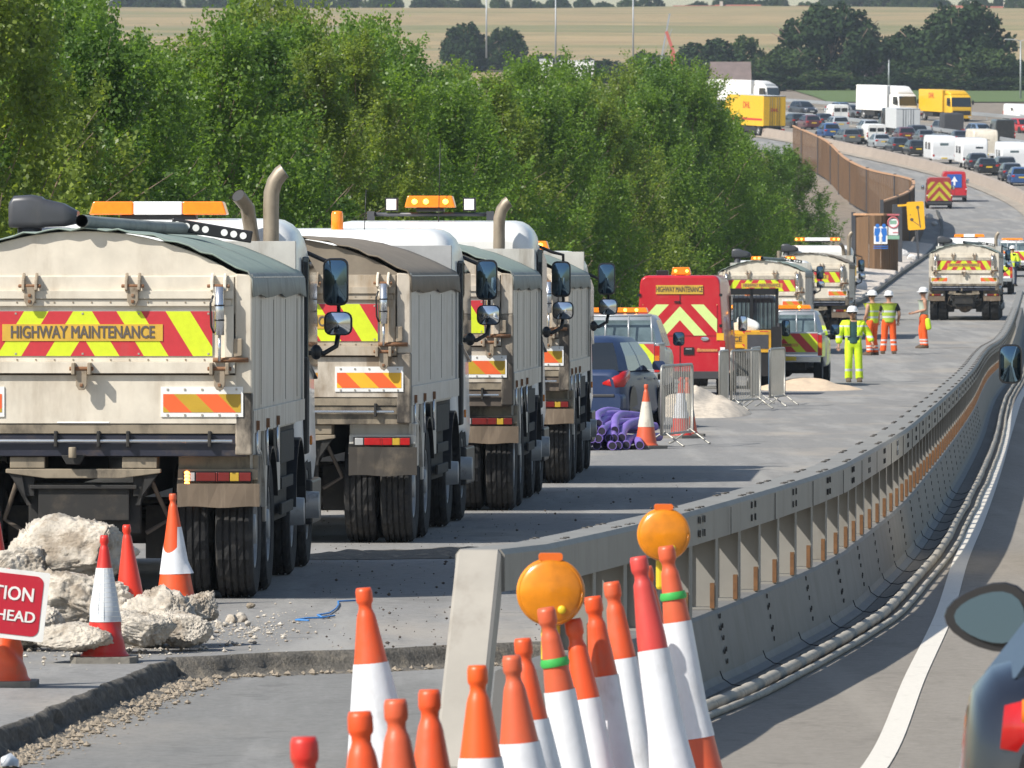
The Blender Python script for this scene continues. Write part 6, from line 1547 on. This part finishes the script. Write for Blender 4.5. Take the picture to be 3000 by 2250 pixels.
heap('spoil_heap','sandy spoil heap spilling from under the red van towards the road',vx(2030,148),148,1.05,6,.50,3,gravel_heap)
heap('spoil_heap','low sandy heap under the tail of the silver pickup by the workman',vx(2370,184),186,1.3,4,.28,8,sand_m)
# ------------------------------------------------------------------ timber noise fence with its notices
wood = mat('brown_fence_boards',(.15,.085,.042),.85,var=.3,scale=1.5,stretch=(6,6,.3),dirt=(.11,.065,.035),damt=.6,dscale=2,dstretch=(5,5,.2))
wood_t = mat('raw_timber_capping',(.47,.27,.15),.8,var=.12)
def timber_fence(label,pts,h,group,bw=.30,post_every=3.0):
    t=thing('timber_fence',label,'fence',(pts[0][0],pts[0][1],zr(pts[0][1])),0,group); o0=Vector(t.location)
    f=pchip([(i,p[0]) for i,p in enumerate(pts)]); g_=pchip([(i,p[1]) for i,p in enumerate(pts)]); P=[]
    N=600
    for k in range(N+1): u=(len(pts)-1)*k/N; P.append(Vector((f(u),g_(u),0)))
    S=[0]
    for k in range(N): S.append(S[-1]+(P[k+1]-P[k]).length)
    def pos(s):
        k=0
        lo,hi=0,N
        while hi-lo>1:
            m_=(lo+hi)//2
            if S[m_]<=s: lo=m_
            else: hi=m_
        return P[lo].lerp(P[hi],(s-S[lo])/max(1e-6,S[hi]-S[lo]))
    mb=MB(); cap=MB(); s=0; i=0; caps=[]
    while s<S[-1]-bw:
        a=pos(s); b=pos(s+bw*.97); zb=zr((a.y+b.y)/2)-.1; w=.025*((i*7)%3-1)
        dv=(b-a).normalized(); nn=Vector((dv.y,-dv.x,0))
        q=[a+nn*(w-.02),b+nn*(w-.02),b+nn*(w+.02),a+nn*(w+.02)]
        mb.add([tuple(v-o0+Vector((0,0,zb))) for v in q]+[tuple(v-o0+Vector((0,0,zb+h))) for v in q],[(3,2,1,0),(4,5,6,7),(0,1,5,4),(1,2,6,5),(2,3,7,6),(3,0,4,7)])
        s+=bw; i+=1
    mb.build('boards',[wood],t)
    s=0; rings=[]
    while s<=S[-1]: 
        a=pos(s); b=pos(min(S[-1],s+.2)); dv=(b-a).normalized() if (b-a).length>1e-4 else dv; nn=Vector((dv.y,-dv.x,0)); z=zr(a.y)-.1+h
        rings.append([tuple(a-o0+nn*o+Vector((0,0,z+q))) for o,q in ((-.09,0),(.09,0),(.09,.10),(-.09,.10))]); s+=.8
    cap.loft(rings,0,True,False); cap.build('capping',[wood_t],t)
    s=0
    while s<=S[-1]:
        a=pos(s); m=MB(); m.box(-.10,.10,-.10,.10,-.2,h+.06); o=m.build('post',[grey_pl],t); o.location=a-o0+Vector((0,0,zr(a.y))); s+=post_every
    return t
timber_fence('nearer brown timber fence panel carrying two white notices',[(16.75,402),(17.9,401.4),(19.05,402.4)],3.0,'timber noise fences by the site',.3,7)
timber_fence('long curving brown timber fence rising towards the distant bend',[(20.4,452),(24.2,500),(26.7,545),(26.9,566),(25.9,592),(25.6,630),(26.0,680),(25.0,730)],3.1,'timber noise fences by the site',.45,24)
def notice(label,px,py,d,w,h,face,build):
    p=at(px,py,d); t=thing('notice_board',label,'sign',p,-.0,'notices on the timber fence'); m=MB(); m.box(-w/2,w/2,0,.03,-h/2,h/2); m.build('board',[face],t); build(t); return t
sb_ = mat('blue_pictogram',(.02,.16,.55),.5,var=.05); pink_=mat('pale_red_print',(.55,.14,.16),.5,var=.1); gp_=mat('pale_green_print',(.25,.45,.33),.5,var=.1)
def pic1(t):
    for s in (-1,1):
        m=MB(); m.tube([(s*.16,-.012,.46),(s*.16,-.014,.46)],.10,14); m.prism([(s*.16-.13,.34),(s*.16+.13,.34),(s*.16+.15,.0),(s*.16+.09,-.02),(s*.16+.08,-.32),(s*.16-.08,-.32),(s*.16-.09,-.02),(s*.16-.15,.0)],'y',-.012,-.002,0); m.build('pictogram',[sb_],t)
    m=MB(); m.prism([(-.10,-.05),(0,.22),(.10,-.05),(.04,-.10),(.04,-.36),(-.04,-.36),(-.04,-.10)],'y',-.02,-.013,0); m.build('pictogram',[white],t)
    m=MB()
    for k in range(2): m.box(-.36,.36,-.008,-.001,-.56-k*.1,-.52-k*.1)
    m.build('print',[sb_],t)
def pic2(t):
    m=MB(); m.tube([(.26*cos(a),-.01,.22+.26*sin(a)) for a in np.linspace(0,2*pi,26)],.035,6); m.box(-.30,.30,-.008,-.001,.56,.64); m.box(-.03,.25,-.008,-.001,-.3,-.25); m.build('pictogram',[pink_],t)
    m=MB(); m.box(-.16,.16,-.008,-.001,.14,.32); m.box(-.3,.3,-.008,-.001,-.60,-.42); m.build('print',[gp_],t)
notice('white notice with two blue figures on the nearer timber fence',2580,689,401.0,.66,.86,lens_w,pic1)
notice('white notice with a red ring, right of the blue-figure notice',2617,665,401.6,.47,.80,lens_w,pic2)
# yellow diversion sign on posts
p=at(2683,632,418); ysign=thing('road_sign','tilted yellow sign board with a black route drawn on it beside the timber fence','sign',p,-.05); ysign.rotation_euler=(0,-.06,-.1)
ym=mat('yellow_sign_face',(.80,.42,.01),.45,var=.04); m=MB(); pr=[(x,z) for x,_,z in rrect(.44,-.72,.72,.09,0,4)]; m.prism(pr,'y',0,.03); m.build('sign_plate',[ym],ysign)
m=MB(); m.beam((.12,-.006,.42),(.20,-.006,-.62),.05,.01,0,(0,1,0)); m.beam((-.25,-.006,-.2),(.14,-.006,-.5),.03,.01,0,(0,1,0)); m.tube([(.12,-.002,.42),(.12,-.012,.42)],.085,14); m.tube([(-.22,-.002,-.18),(-.22,-.012,-.18)],.085,14); m.tube([(-.28,-.002,.06),(-.28,-.012,.06)],.03,10); m.build('route_drawing',[ink],ysign)
m=MB(); m.box(-.05,.05,.04,.14,-2.2,.4,0); m.box(-.9,-.42,.05,.12,.52,.62,1); m.build('sign_post',[grey_pl,ym],ysign)
p=at(2643,720,426); m=MB(); m.box(-.5,.0,-.12,.12,0,3.3); m.box(-.58,.08,-.2,.2,-.2,.15); o=m.build('steel_column',[grey_pl],None,.02); o.location=(p.x,p.y,zr(426)-.1); tag(o,'dark grey steel column between the timber fence and the yellow sign','column')
# bags and rubble strip along the left kerb
pale = mat('pale_rubble',(.52,.46,.40),.95,var=.25,scale=2,bump=.8,bscale=4)
rows=[]
for k in range(0,64):
    d=300+k*2.9; L=left(d); rows.append([(L-w_,d,zr(d)+.02+hh+(.16*noise.noise((w_*1.5,d*.35,2))+.08*noise.noise((w_*4,d*1.2,5)) if hh>0 else 0)) for w_,hh in ((-.15,0),(0,.14),(.6,.22),(1.5,.32),(2.6,.35),(3.8,.2))])
struct(sheet('rubble_strip',rows,pale,smooth=False))
kb=MB(); rings=[]
for k in range(0,95):
    d=292+k*3.2; L=left(d); rings.append([(L+o_,d,zr(d)+z) for o_,z in ((.12,0),(.12,.14),(.28,.14),(.28,0))])
kb.loft(rings,0,True,False); struct(kb.build('kerb',[mat('dark_kerb',(.07,.07,.065),.8,var=.2)]))
for i,(px,py,s_,lab) in enumerate(((2640,765,.75,'white bulk bag near the foot of the timber fence'),(2592,790,.6,'slumped white bag left of the bulk bag'),(2520,860,.7,'grey-white bag of rubble by the kerb behind the second tipper'),(2538,828,.5,'small pale bag of rubble by the kerb'),(2672,768,.55,'pale block pile under the yellow sign'),(2722,642,.5,'pale sheeted pile beside the far chevron van'),(2738,662,.45,'second pale sheeted pile nearest the kerb below the far vans'))):
    g_=gp(px,py); o=rock('bulk_bag',lab,0,0,1,.55*s_,.5*s_,.45*s_,30+i,mat('off_white_woven_bag',(.62,.60,.58),.8,var=.12) if i==0 else bpy.data.materials['off_white_woven_bag'],0,.3,4,'bag'); o.location=(g_.x,g_.y,g_.z+.35*s_); o['group']='bags and piles along the site fence'
# site shed lids, crane, lamp posts, houses beyond
def post(px,ptop,pbot,d,label,r_=.09):
    a=at(px,pbot,d); b=at(px,ptop,d); t=thing('street_lamp',label,'street lamp',a,0,'street lamps far off'); h=b.z-a.z
    m=MB(); m.tube([(0,0,0),(0,0,h)],r_,8,0,True,[r_*1.2,r_*.7]); m.build('lamp_column',[galv],t)
    for s in ((-1,1) if 'pole' not in label else ()): m=MB(); m.tube([(0,0,h-.02),(s*.5,0,h+.12),(s*1.3,0,h+.2)],.05,6); m.box(*sorted((s*1.2,s*2.0)),-.14,.14,h+.14,h+.28); m.build('lamp_head',[galv],t)
for px,pt,pb,d,lab in ((1425,-30,170,1120,'tall pale street lamp column, leftmost of the far lamps'),(1628,-22,190,1115,'tall pale street lamp column, second of the far lamps'),(1855,-40,200,1110,'tall pale street lamp column, third of the far lamps near the crane'),(2990,120,310,1010,'street lamp column at the right edge before the trees'),(2604,175,262,1085,'thin pole standing before the purple-leaved tree')):
    post(px,pt,pb,d,lab,.11)
d=1090; a=at(1968,200,d); t=thing('crane','red and grey crane boom rising behind the roadside belt','crane',a,0); m=MB()
tip=at(1952,92,d)-a; kn=at(1972,150,d)-a; m.beam((0,0,-2),kn,.55,.5); m.beam(kn,tip,.42,.4); m.build('boom',[mat('faded_red_steel',(.50,.12,.09),.5,var=.1)],t)
m=MB(); q=at(1932,200,d)-a; r_=at(1962,40,d)-a; m.beam(q,r_,.22,.22); m.tube([q,r_+Vector((.3,0,-2))],.04,4); m.build('jib',[galv],t)
m=MB(); m.box(-1.2,1.2,-1.5,1.5,-4.2,-2); m.build('base',[chassis],t)
roof_r = mat('red_tiled_roof',(.30,.10,.065),.8,var=.15,scale=1); wall_h = mat('pale_house_wall',(.5,.46,.4),.8,var=.1)
def house(px,d,w,h,label,rm=roof_r,zadd=0,dp=8):
    x=vx(px,d); t=thing('house',label,'house',(x,d,zr(d)-.5+zadd),0,'houses along the ridge'); m=MB(); m.box(-w/2,w/2,0,dp,-3,h); m.build('wall',[wall_h],t)
    m=MB(); m.prism([(-.5,h-.05),(dp+.5,h-.05),(dp/2,h+3.0)],'x',-w/2-.4,w/2+.4,0); rf=m.build('roof',[rm],t)
    k=MB(); k.box(w*.25,w*.25+.8,dp*.4,dp*.4+.8,h+1.5,h+4); k.build('chimney',[wall_h],rf)
    for x_ in np.arange(-w/2+1.5,w/2-1,2.6): q=MB(); q.box(x_-.5,x_+.5,-.06,.05,h-2.2,h-.9); q.build('window',[glass],t)
for i,(px,w,lab,h,rm) in enumerate(((2065,15,'red-roofed house on the ridge, left one of the pair',1.0,roof_r),(2200,17,'red-roofed house on the ridge, right one of the pair',1.2,roof_r),(2380,13,'red-roofed house on the ridge above the largest oak',.9,roof_r),(2800,15,'red-roofed house on the ridge above the tall right-hand oak',1.0,roof_r),(2900,14,'dark red-roofed house on the ridge close to the right edge',.8,roof_r))):
    house(px,2040,w,h,lab,rm,-1.2)
m=MB(); m.box(-5,5,0,12,-4,1.5); m.prism([(-.3,1.45),(12.3,1.45),(6,2.2)],'x',-5.3,5.3,1); o=m.build('shed',[white_box,grey_box]); o.location=(vx(1828,2035),2035,zr(2035)-1.4); tag(o,'pale flat-roofed shed on the ridge above the far street lamps','shed')
m=MB(); m.prism([(0,2.2),(7,2.2),(3.5,4.6)],'x',-2.6,2.6,0); m.box(-2.4,2.4,.4,6.6,-1,2.25,1); o=m.build('barn',[mat('weathered_grey_roof',(.17,.13,.12),.9,var=.15,scale=1),wall_h]); p=at(2142,262,1040); o.location=(p.x,p.y,p.z-1.0); tag(o,'barn with a grey-brown roof left of the white lorry cab','barn')
for i,(px,py,w,c_,lab) in enumerate(((1690,200,4.2,'w','white site cabin glimpsed above the belt of trees'),(1600,196,1.6,'w','small white cabin glimpsed left of the larger one'),(1893,222,1.3,'b','blue container glimpsed above the trees near the crane'))):
    p=at(px,py,1000); m=MB(); m.box(-w/2,w/2,0,2.4,-4,.9,0); m.box(-w/2-.05,w/2+.05,-.05,2.45,.85,.98,1); o=m.build('site_cabin',[white_box if c_=='w' else mat('container_blue',(.03,.07,.30),.5),grey_box],None,.02); o.location=p; tag(o,lab,'cabin')
for k in range(110):                                     # hedge trees along the ridge line
    px=rt.uniform(-60,3060); d=2025+rt.uniform(-8,8)
    if 1750<px<1900 or 2010<px<2260 or 2330<px<2430 or 2760<px<2940: 
        d=2075
    tree(OAK[k%3],'hedgerow_tree',rt.choice((leaf_far,leaf_far2)),vx(px,d),d,zr(d)-1.2,rt.uniform(.35,.6),rt.random()*6,'small dark tree in the hedgerow along the far ridge','tree','hedgerow trees on the ridge',sz=rt.uniform(.30,.46))
# ------------------------------------------------------------------ people
skin_m = mat('workman_skin',(.42,.23,.15),.6,var=.06,scale=8); hat_m = mat('white_hard_hat',(.80,.80,.80),.3,var=.02,coat=.3)  # skin is one even tone with slight random variation
hair_m = mat('short_dark_hair',(.04,.03,.025),.8,var=.1)
silver_b=(.55,.57,.58)
def banded(name,col,bands,rough=.7):
    m=mat(name,col,rough,var=.10,scale=7,bump=.5,bscale=9); n=m.node_tree; b=n.nodes['Principled BSDF']; src=b.inputs['Base Color'].links[0].from_socket
    tc=[x for x in n.nodes if x.type=='TEX_COORD'][0]; sx=n.nodes.new('ShaderNodeSeparateXYZ'); n.links.new(tc.outputs['Object'],sx.inputs[0])
    for z,h in bands:
        s=n.nodes.new('ShaderNodeMath'); s.operation='SUBTRACT'; s.inputs[1].default_value=z; n.links.new(sx.outputs['Z'],s.inputs[0])
        a=n.nodes.new('ShaderNodeMath'); a.operation='ABSOLUTE'; n.links.new(s.outputs[0],a.inputs[0])
        c=n.nodes.new('ShaderNodeMath'); c.operation='LESS_THAN'; c.inputs[1].default_value=h; n.links.new(a.outputs[0],c.inputs[0])
        mx=n.nodes.new('ShaderNodeMix'); mx.data_type='RGBA'; n.links.new(c.outputs[0],mx.inputs[0]); n.links.new(src,mx.inputs[6]); mx.inputs[7].default_value=(*silver_b,1); src=mx.outputs[2]
    n.links.new(src,b.inputs['Base Color']); return m
HY=(.58,.78,.015); HO=(.80,.10,.008)
def skinned(name,nodes,edges,mats,parent,root=0,sub=2,extra=None):
    """nodes: list of (x,y,z,r[,r2]); grown into one surface"""
    me=bpy.data.meshes.new(name); me.from_pydata([n[:3] for n in nodes],edges,[]); o=bpy.data.objects.new(name,me); COL.objects.link(o)
    sk=o.modifiers.new('skin','SKIN'); sk.use_smooth_shade=True
    if not me.skin_vertices: 
        bm=bmesh.new(); bm.from_mesh(me); bm.verts.layers.skin.verify(); bm.to_mesh(me); bm.free()
    for i,n in enumerate(nodes):
        v=me.skin_vertices[0].data[i]; v.radius=(n[3],n[4] if len(n)>4 else n[3]); v.use_root=(i==root)
    sb=o.modifiers.new('sub','SUBSURF'); sb.levels=sub; sb.render_levels=sub
    dg=bpy.context.evaluated_depsgraph_get(); em=bpy.data.meshes.new_from_object(o.evaluated_get(dg)); bpy.data.objects.remove(o)
    if extra:
        bm=bmesh.new(); bm.from_mesh(em)
        for x in extra: bm.from_mesh(x)
        bm.to_mesh(em); bm.free()
    for f in em.polygons: f.use_smooth=True
    em.materials.clear()
    for m in mats: em.materials.append(m)
    return link(name,em,parent)
def raw_skin(nodes,edges,root=0,sub=1):
    o=skinned('tmp',nodes,edges,[],None,root,sub); me=o.data; bpy.data.objects.remove(o); return me
def person(label,x,d,face,J,h=1.80,trousers=None,top=None,vest=None,sleeves='none',hat=True,boots=(.10,.07,.045),jacket=None,bare=False,cloth=None,hair=True,group=None,arm_top=None):
    """J: joint positions in metres for a 1.8 m figure facing -y; x right as seen from the camera when facing away"""
    t=thing('person',label,'person',(x,d,zr(d)),face,group); k=h/1.8; t.scale=(k*1.14,k*1.12,k)
    pel=J.get('pelvis',Vector((0,0,.97))); ch=J.get('chest',Vector((0,0,1.30))); nk=J.get('neck',Vector((0,0,1.50))); hd=J.get('head',Vector((0,-.01,1.66)))
    N=[(*pel,.15,.11)]; E=[]
    def add(p,r,par,r2=None): N.append((p[0],p[1],p[2],r,r2 or r)); E.append((par,len(N)-1)); return len(N)-1
    wa=add(pel.lerp(ch,.45),.135,0,.10); c=add(ch,.165,wa,.115); c2=add(ch.lerp(nk,.65),.12,c,.09); n_=add(nk,.056,c2); 
    add(nk.lerp(hd,.35),.055,n_); hh=add(hd+Vector((0,-.012,-.05)),.070,len(N)-1,.078); add(hd+Vector((0,0,.045)),.080,hh,.092); top_i=add(hd+Vector((0,.005,.11)),.05,len(N)-1)
    extra=[]
    f=MB(); fy=hd.y; hx=hd.x; hz=hd.z                    # nose, ears
    f.loft([[(hx-.012,fy-.088,hz+.02),(hx+.012,fy-.088,hz+.02),(hx,fy-.095,hz+.025)],[(hx-.018,fy-.088,hz-.03),(hx+.018,fy-.088,hz-.03),(hx,fy-.122,hz-.025)]],0,True,True)
    for s in (-1,1): f.ball((hx+s*.083,fy+.005,hz-.01),.012,.022,.034,8)
    extra.append(f.mesh('face'))
    for s,S_ in ((-1,'l'),(1,'r')):
        sh=J.get('sh'+S_,ch+Vector((s*.19,0,.13))); el=J['el'+S_]; wr=J['wr'+S_]
        i=add(sh,.062,c2); i2=add(sh.lerp(el,.5),.052,i); i3=add(el,.043,i2); i4=add(el.lerp(wr,.4),.042,i3); i5=add(wr,.029,i4)
        dv=(wr-el).normalized(); pm=wr+dv*.055; add(pm,.036,i5,.02); add(wr+dv*.085,.034,len(N)-1,.018)
        u=dv.cross(Vector((0,1,0))); u=u.normalized() if u.length>.2 else Vector((1,0,0)); w=dv.cross(u).normalized()
        for q,(off,ln) in enumerate(((-.030,.062),(-.010,.074),(.010,.070),(.029,.054))):
            b=wr+dv*.075+u*off; a1=b+dv*ln*.5+w*.004; a2=a1+dv*ln*.42+w*.018; a3=a2+dv*ln*.25+w*.022
            extra.append(raw_skin([(*b,.0095),(*a1,.0088),(*a2,.008),(*a3,.0065)],[(0,1),(1,2),(2,3)],0,1))
        b=wr+dv*.03+u*-.03; a1=b+dv*.03+u*-.022+w*.012; a2=a1+dv*.032+w*.012; extra.append(raw_skin([(*b,.011),(*a1,.0105),(*a2,.008)],[(0,1),(1,2)],0,1))
        hp=pel+Vector((s*.095,0,-.04)); kn=J['kn'+S_]; an=J['an'+S_]
        i=add(hp,.085,0); i2=add(hp.lerp(kn,.5),.075,i); i3=add(kn,.056,i2); i4=add(kn.lerp(an,.35),.055,i3); i5=add(an,.036,i4); add(an+Vector((0,-.12,-.055)),.03,i5)
    skinned('body',N,E,[skin_m],t,0,2,extra)
    for s in (-1,1): m=MB(); m.ball((hx+s*.032,fy-.083,hz+.018),.010,.007,.007,8); m.build('eye',[ink],t)
    m=MB(); m.box(hx-.024,hx+.024,fy-.090,fy-.080,hz-.062,hz-.054); m.build('mouth',[mat('lips',(.28,.10,.08),.6,var=0) if 'lips' not in bpy.data.materials else bpy.data.materials['lips']],t)
    if hair: m=MB(); m.lathe([(.098,-.03),(.102,.02),(.09,.07),(.05,.10),(0,.11)],18,0,Matrix.Translation((hx,fy+.012,hz+.03)),True,False); m.build('hair',[hair_m],t)
    if hat:
        m=MB(); m.lathe([(.125,.0),(.122,.02),(.118,.06),(.098,.105),(.06,.132),(0,.142)],24,0,Matrix.Translation((hx,fy+.004,hz+.055))@Matrix.Diagonal((.93,1.08,1,1)),True,False)
        m.lathe([(.126,-.004),(.152,-.012),(.153,-.004),(.126,.008)],24,0,Matrix.Translation((hx,fy-.012,hz+.058))@Matrix.Diagonal((.92,1.15,1,1)),True,False)
        m.prism([(-.014,.0),(.014,.0),(.014,.006),(-.014,.006)],'y',fy-.08,fy+.08,0,Matrix.Translation((hx,0,hz+.192)))
        m.build('hard_hat',[hat_m],t)
    if trousers:
        N=[(*(pel+Vector((0,0,.13))),.16,.125),(*pel,.17,.135)]; E=[(0,1)]
        for s,S_ in ((-1,'l'),(1,'r')):
            hp=pel+Vector((s*.095,0,-.08)); kn=J['kn'+S_]; an=J['an'+S_]
            b=len(N); N += [(*hp,.105,.11),(*hp.lerp(kn,.5),.098),(*kn,.088),(*kn.lerp(an,.5),.086),(*an.lerp(kn,.06),.088),(*(an+Vector((0,-.01,-.02))),.09)]; E += [(1,b)]+[(b+i,b+i+1) for i in range(5)]
        skinned('trousers',N,E,[trousers],t,1,2)
    def torso_nodes(r,z_low,arms,fr=1.0):
        N=[(pel.x,pel.y,z_low+.08,.165*r,.13*r),(pel.x,pel.y,z_low+.12,.165*r,.13*r),(*pel.lerp(ch,.4),.158*r,.125*r),(*ch,.185*r,.135*r),(*ch.lerp(nk,.55),.145*r,.105*r),(*ch.lerp(nk,.86),.075*r,.075*r)]; E=[(0,1),(1,2),(2,3),(3,4),(4,5)]
        for s,S_ in ((-1,'l'),(1,'r')):
            sh=J.get('sh'+S_,ch+Vector((s*.19,0,.13))); el=J['el'+S_]; wr=J['wr'+S_]; b=len(N)
            if arms=='none': continue
            if arms=='short': N+=[(*sh,.075*r),(*sh.lerp(el,.75),.072*r)]; E+=[(4,b),(b,b+1)]
            else: N+=[(*sh,.08*r),(*sh.lerp(el,.5),.075*r),(*el,.07*r),(*el.lerp(wr,.5),.065*r),(*el.lerp(wr,.93),.062*r)]; E+=[(4,b)]+[(b+i,b+i+1) for i in range(4)]
        return N,E
    if top: N_,E_=torso_nodes(1.04,pel.z-.13,arm_top or 'none'); skinned('shirt',N_,E_,[top],t,3,2)
    if vest: N_,E_=torso_nodes(1.13,pel.z-.15,'none'); skinned('vest',N_,E_,[vest],t,3,2)
    if jacket:
        N_,E_=torso_nodes(1.18,pel.z-.20,'long'); o=skinned('jacket',N_,E_,[jacket],t,3,2)
        bm=bmesh.new(); bm.from_mesh(o.data)             # open front: a wedge cut out down the chest
        kill=[f for f in bm.faces if (lambda c: c.y<-.05 and abs(c.x-pel.x)<.105 and c.z>pel.z-.25)(f.calc_center_median())]
        bmesh.ops.delete(bm,geom=kill,context='FACES'); bm.to_mesh(o.data); bm.free(); sd_=o.modifiers.new('thick','SOLIDIFY'); sd_.thickness=.012
    if cloth: m=MB(); N_,E_=[(*(pel+Vector((.02,.0,.02))),.19,.15),(*(pel+Vector((.03,.05,-.08))),.18,.14)],[(0,1)]; skinned('tied_jacket',N_,E_,[cloth],t,0,2); N_=[(*(pel+Vector((.14,.06,-.05))),.07,.09),(*(pel+Vector((.17,.09,-.25))),.075,.10),(*(pel+Vector((.19,.12,-.42))),.05,.08)]; skinned('hanging_sleeve',N_,[(0,1),(1,2)],[cloth],t,0,2)
    bm_=mat('work_boots',boots,.7,var=.1) if 'work_boots' not in bpy.data.materials else bpy.data.materials['work_boots']
    for S_ in 'lr':
        an=J['an'+S_]; m=MB(); z0=an.z-.085
        m.loft([[(an.x+a*.05,an.y+.075,z0+b) for a,b in ((-1,0),(1,0),(1,.07),(-1,.07))],[(an.x+a*.055,an.y+.03,z0+b) for a,b in ((-1,0),(1,0),(.9,.15),(-.9,.15))],[(an.x+a*.055,an.y-.05,z0+b) for a,b in ((-1,0),(1,0),(.9,.13),(-.9,.13))],[(an.x+a*.056,an.y-.15,z0+b) for a,b in ((-1,0),(1,0),(.85,.08),(-.85,.08))],[(an.x+a*.04,an.y-.21,z0+b) for a,b in ((-1,0),(1,0),(.85,.045),(-.85,.045))]],0,True,True); m.build('boot',[bm_],t,.012)
    return t
V=lambda *a: Vector(a)
yt=banded('yellow_hivis_trousers',HY,((.30,.028),(.42,.0)),.6); ot=banded('orange_hivis_trousers',HO,((.40,.025),(.28,.025))); ot2=banded('orange_hivis_trousers_ankle_bands',HO,((.26,.022),(.17,.022)))
yj=banded('yellow_hivis_jacket',HY,((1.10,.026),(1.36,.02))); yv=banded('yellow_hivis_vest',(.56,.70,.03),((1.08,.028),(1.25,.02))); yg=banded('lime_hivis_vest',(.36,.50,.05),((1.08,.028),(1.24,.028)))
gt=mat('dark_green_tshirt',(.022,.075,.075),.8,var=.1,bump=.4,bscale=10); bt=mat('black_tshirt',(.012,.014,.018),.8,var=.1)
def px_at(px,d): return vx(px,d)
# facing the camera, walking
person('workman in open yellow jacket, dark green shirt and yellow trousers walking towards the camera',vx(2500,198),198,0,
    dict(ell=V(-.30,.02,1.16),wrl=V(-.31,-.04,.90),elr=V(.32,.03,1.18),wrr=V(.40,-.10,.95),knl=V(-.10,-.06,.52),anl=V(-.10,.02,.09),knr=V(.11,-.03,.52),anr=V(.13,-.02,.09),head=V(-.02,-.02,1.66)),
    1.80,yt,gt,None,jacket=yj,arm_top='short',group='workmen in the road')
person('workman in sleeveless yellow vest and orange trousers with his side to the camera',vx(2556,237),237,-2.2,
    dict(ell=V(-.22,-.03,1.16),wrl=V(-.19,-.20,.96),elr=V(.24,-.02,1.16),wrr=V(.14,-.18,.94),knl=V(-.10,-.03,.52),anl=V(-.11,.02,.09),knr=V(.10,-.04,.52),anr=V(.12,.0,.09)),
    1.83,ot2,None,yv,group='workmen in the road')
person('workman seen from behind in lime vest over a black shirt and orange trousers',vx(2604,239),239,pi+.05,
    dict(ell=V(-.27,.02,1.17),wrl=V(-.25,-.10,.94),elr=V(.27,.02,1.17),wrr=V(.26,-.10,.95),knl=V(-.11,-.02,.52),anl=V(-.14,.0,.09),knr=V(.11,-.02,.52),anr=V(.15,.0,.09)),
    1.80,ot,bt,yg,arm_top='short',group='workmen in the road')
person('bare-shouldered workman in a pale vest, jacket tied round his waist, standing apart in profile',vx(2706,248),248,-1.45,
    dict(ell=V(-.20,.02,1.17),wrl=V(-.12,-.24,1.08),elr=V(.20,.03,1.17),wrr=V(.10,-.26,1.08),knl=V(-.09,-.05,.52),anl=V(-.10,.0,.09),knr=V(.09,.0,.52),anr=V(.10,.04,.09)),
    1.80,ot2,mat('pale_green_vest',(.40,.46,.38),.8,var=.1),None,cloth=mat('yellow_green_tied_jacket',(.50,.70,.02),.7,var=.1),group='workmen in the road')
person('man in a yellow jacket and dark trousers beyond the far tipper at the right edge',vx(2966,372),372,2.6,
    dict(ell=V(-.28,.0,1.17),wrl=V(-.26,-.12,.96),elr=V(.30,.0,1.17),wrr=V(.30,-.12,.96),knl=V(-.10,-.03,.52),anl=V(-.10,.02,.09),knr=V(.11,-.02,.52),anr=V(.14,.0,.09)),
    1.80,mat('dark_blue_trousers',(.02,.03,.06),.8,var=.1),bt,None,jacket=banded('bright_yellow_jacket',(.62,.74,.03),((1.1,.03),)),hat=True)
# ------------------------------------------------------------------ summer haze over the whole valley
if 1:
    hz=MB(); hz.box(-480,480,-60,3150,-6,90); o=hz.build('haze',[]); hm=bpy.data.materials.new('summer_haze'); hm.use_nodes=True; n=hm.node_tree
    n.nodes.remove(n.nodes['Principled BSDF']); pv=n.nodes.new('ShaderNodeVolumePrincipled'); pv.inputs['Density'].default_value=.00012; pv.inputs['Color'].default_value=(.80,.90,1.0,1); pv.inputs['Anisotropy'].default_value=.3
    n.links.new(pv.outputs[0],n.nodes['Material Output'].inputs['Volume']); o.data.materials.append(hm); o['kind']='stuff'
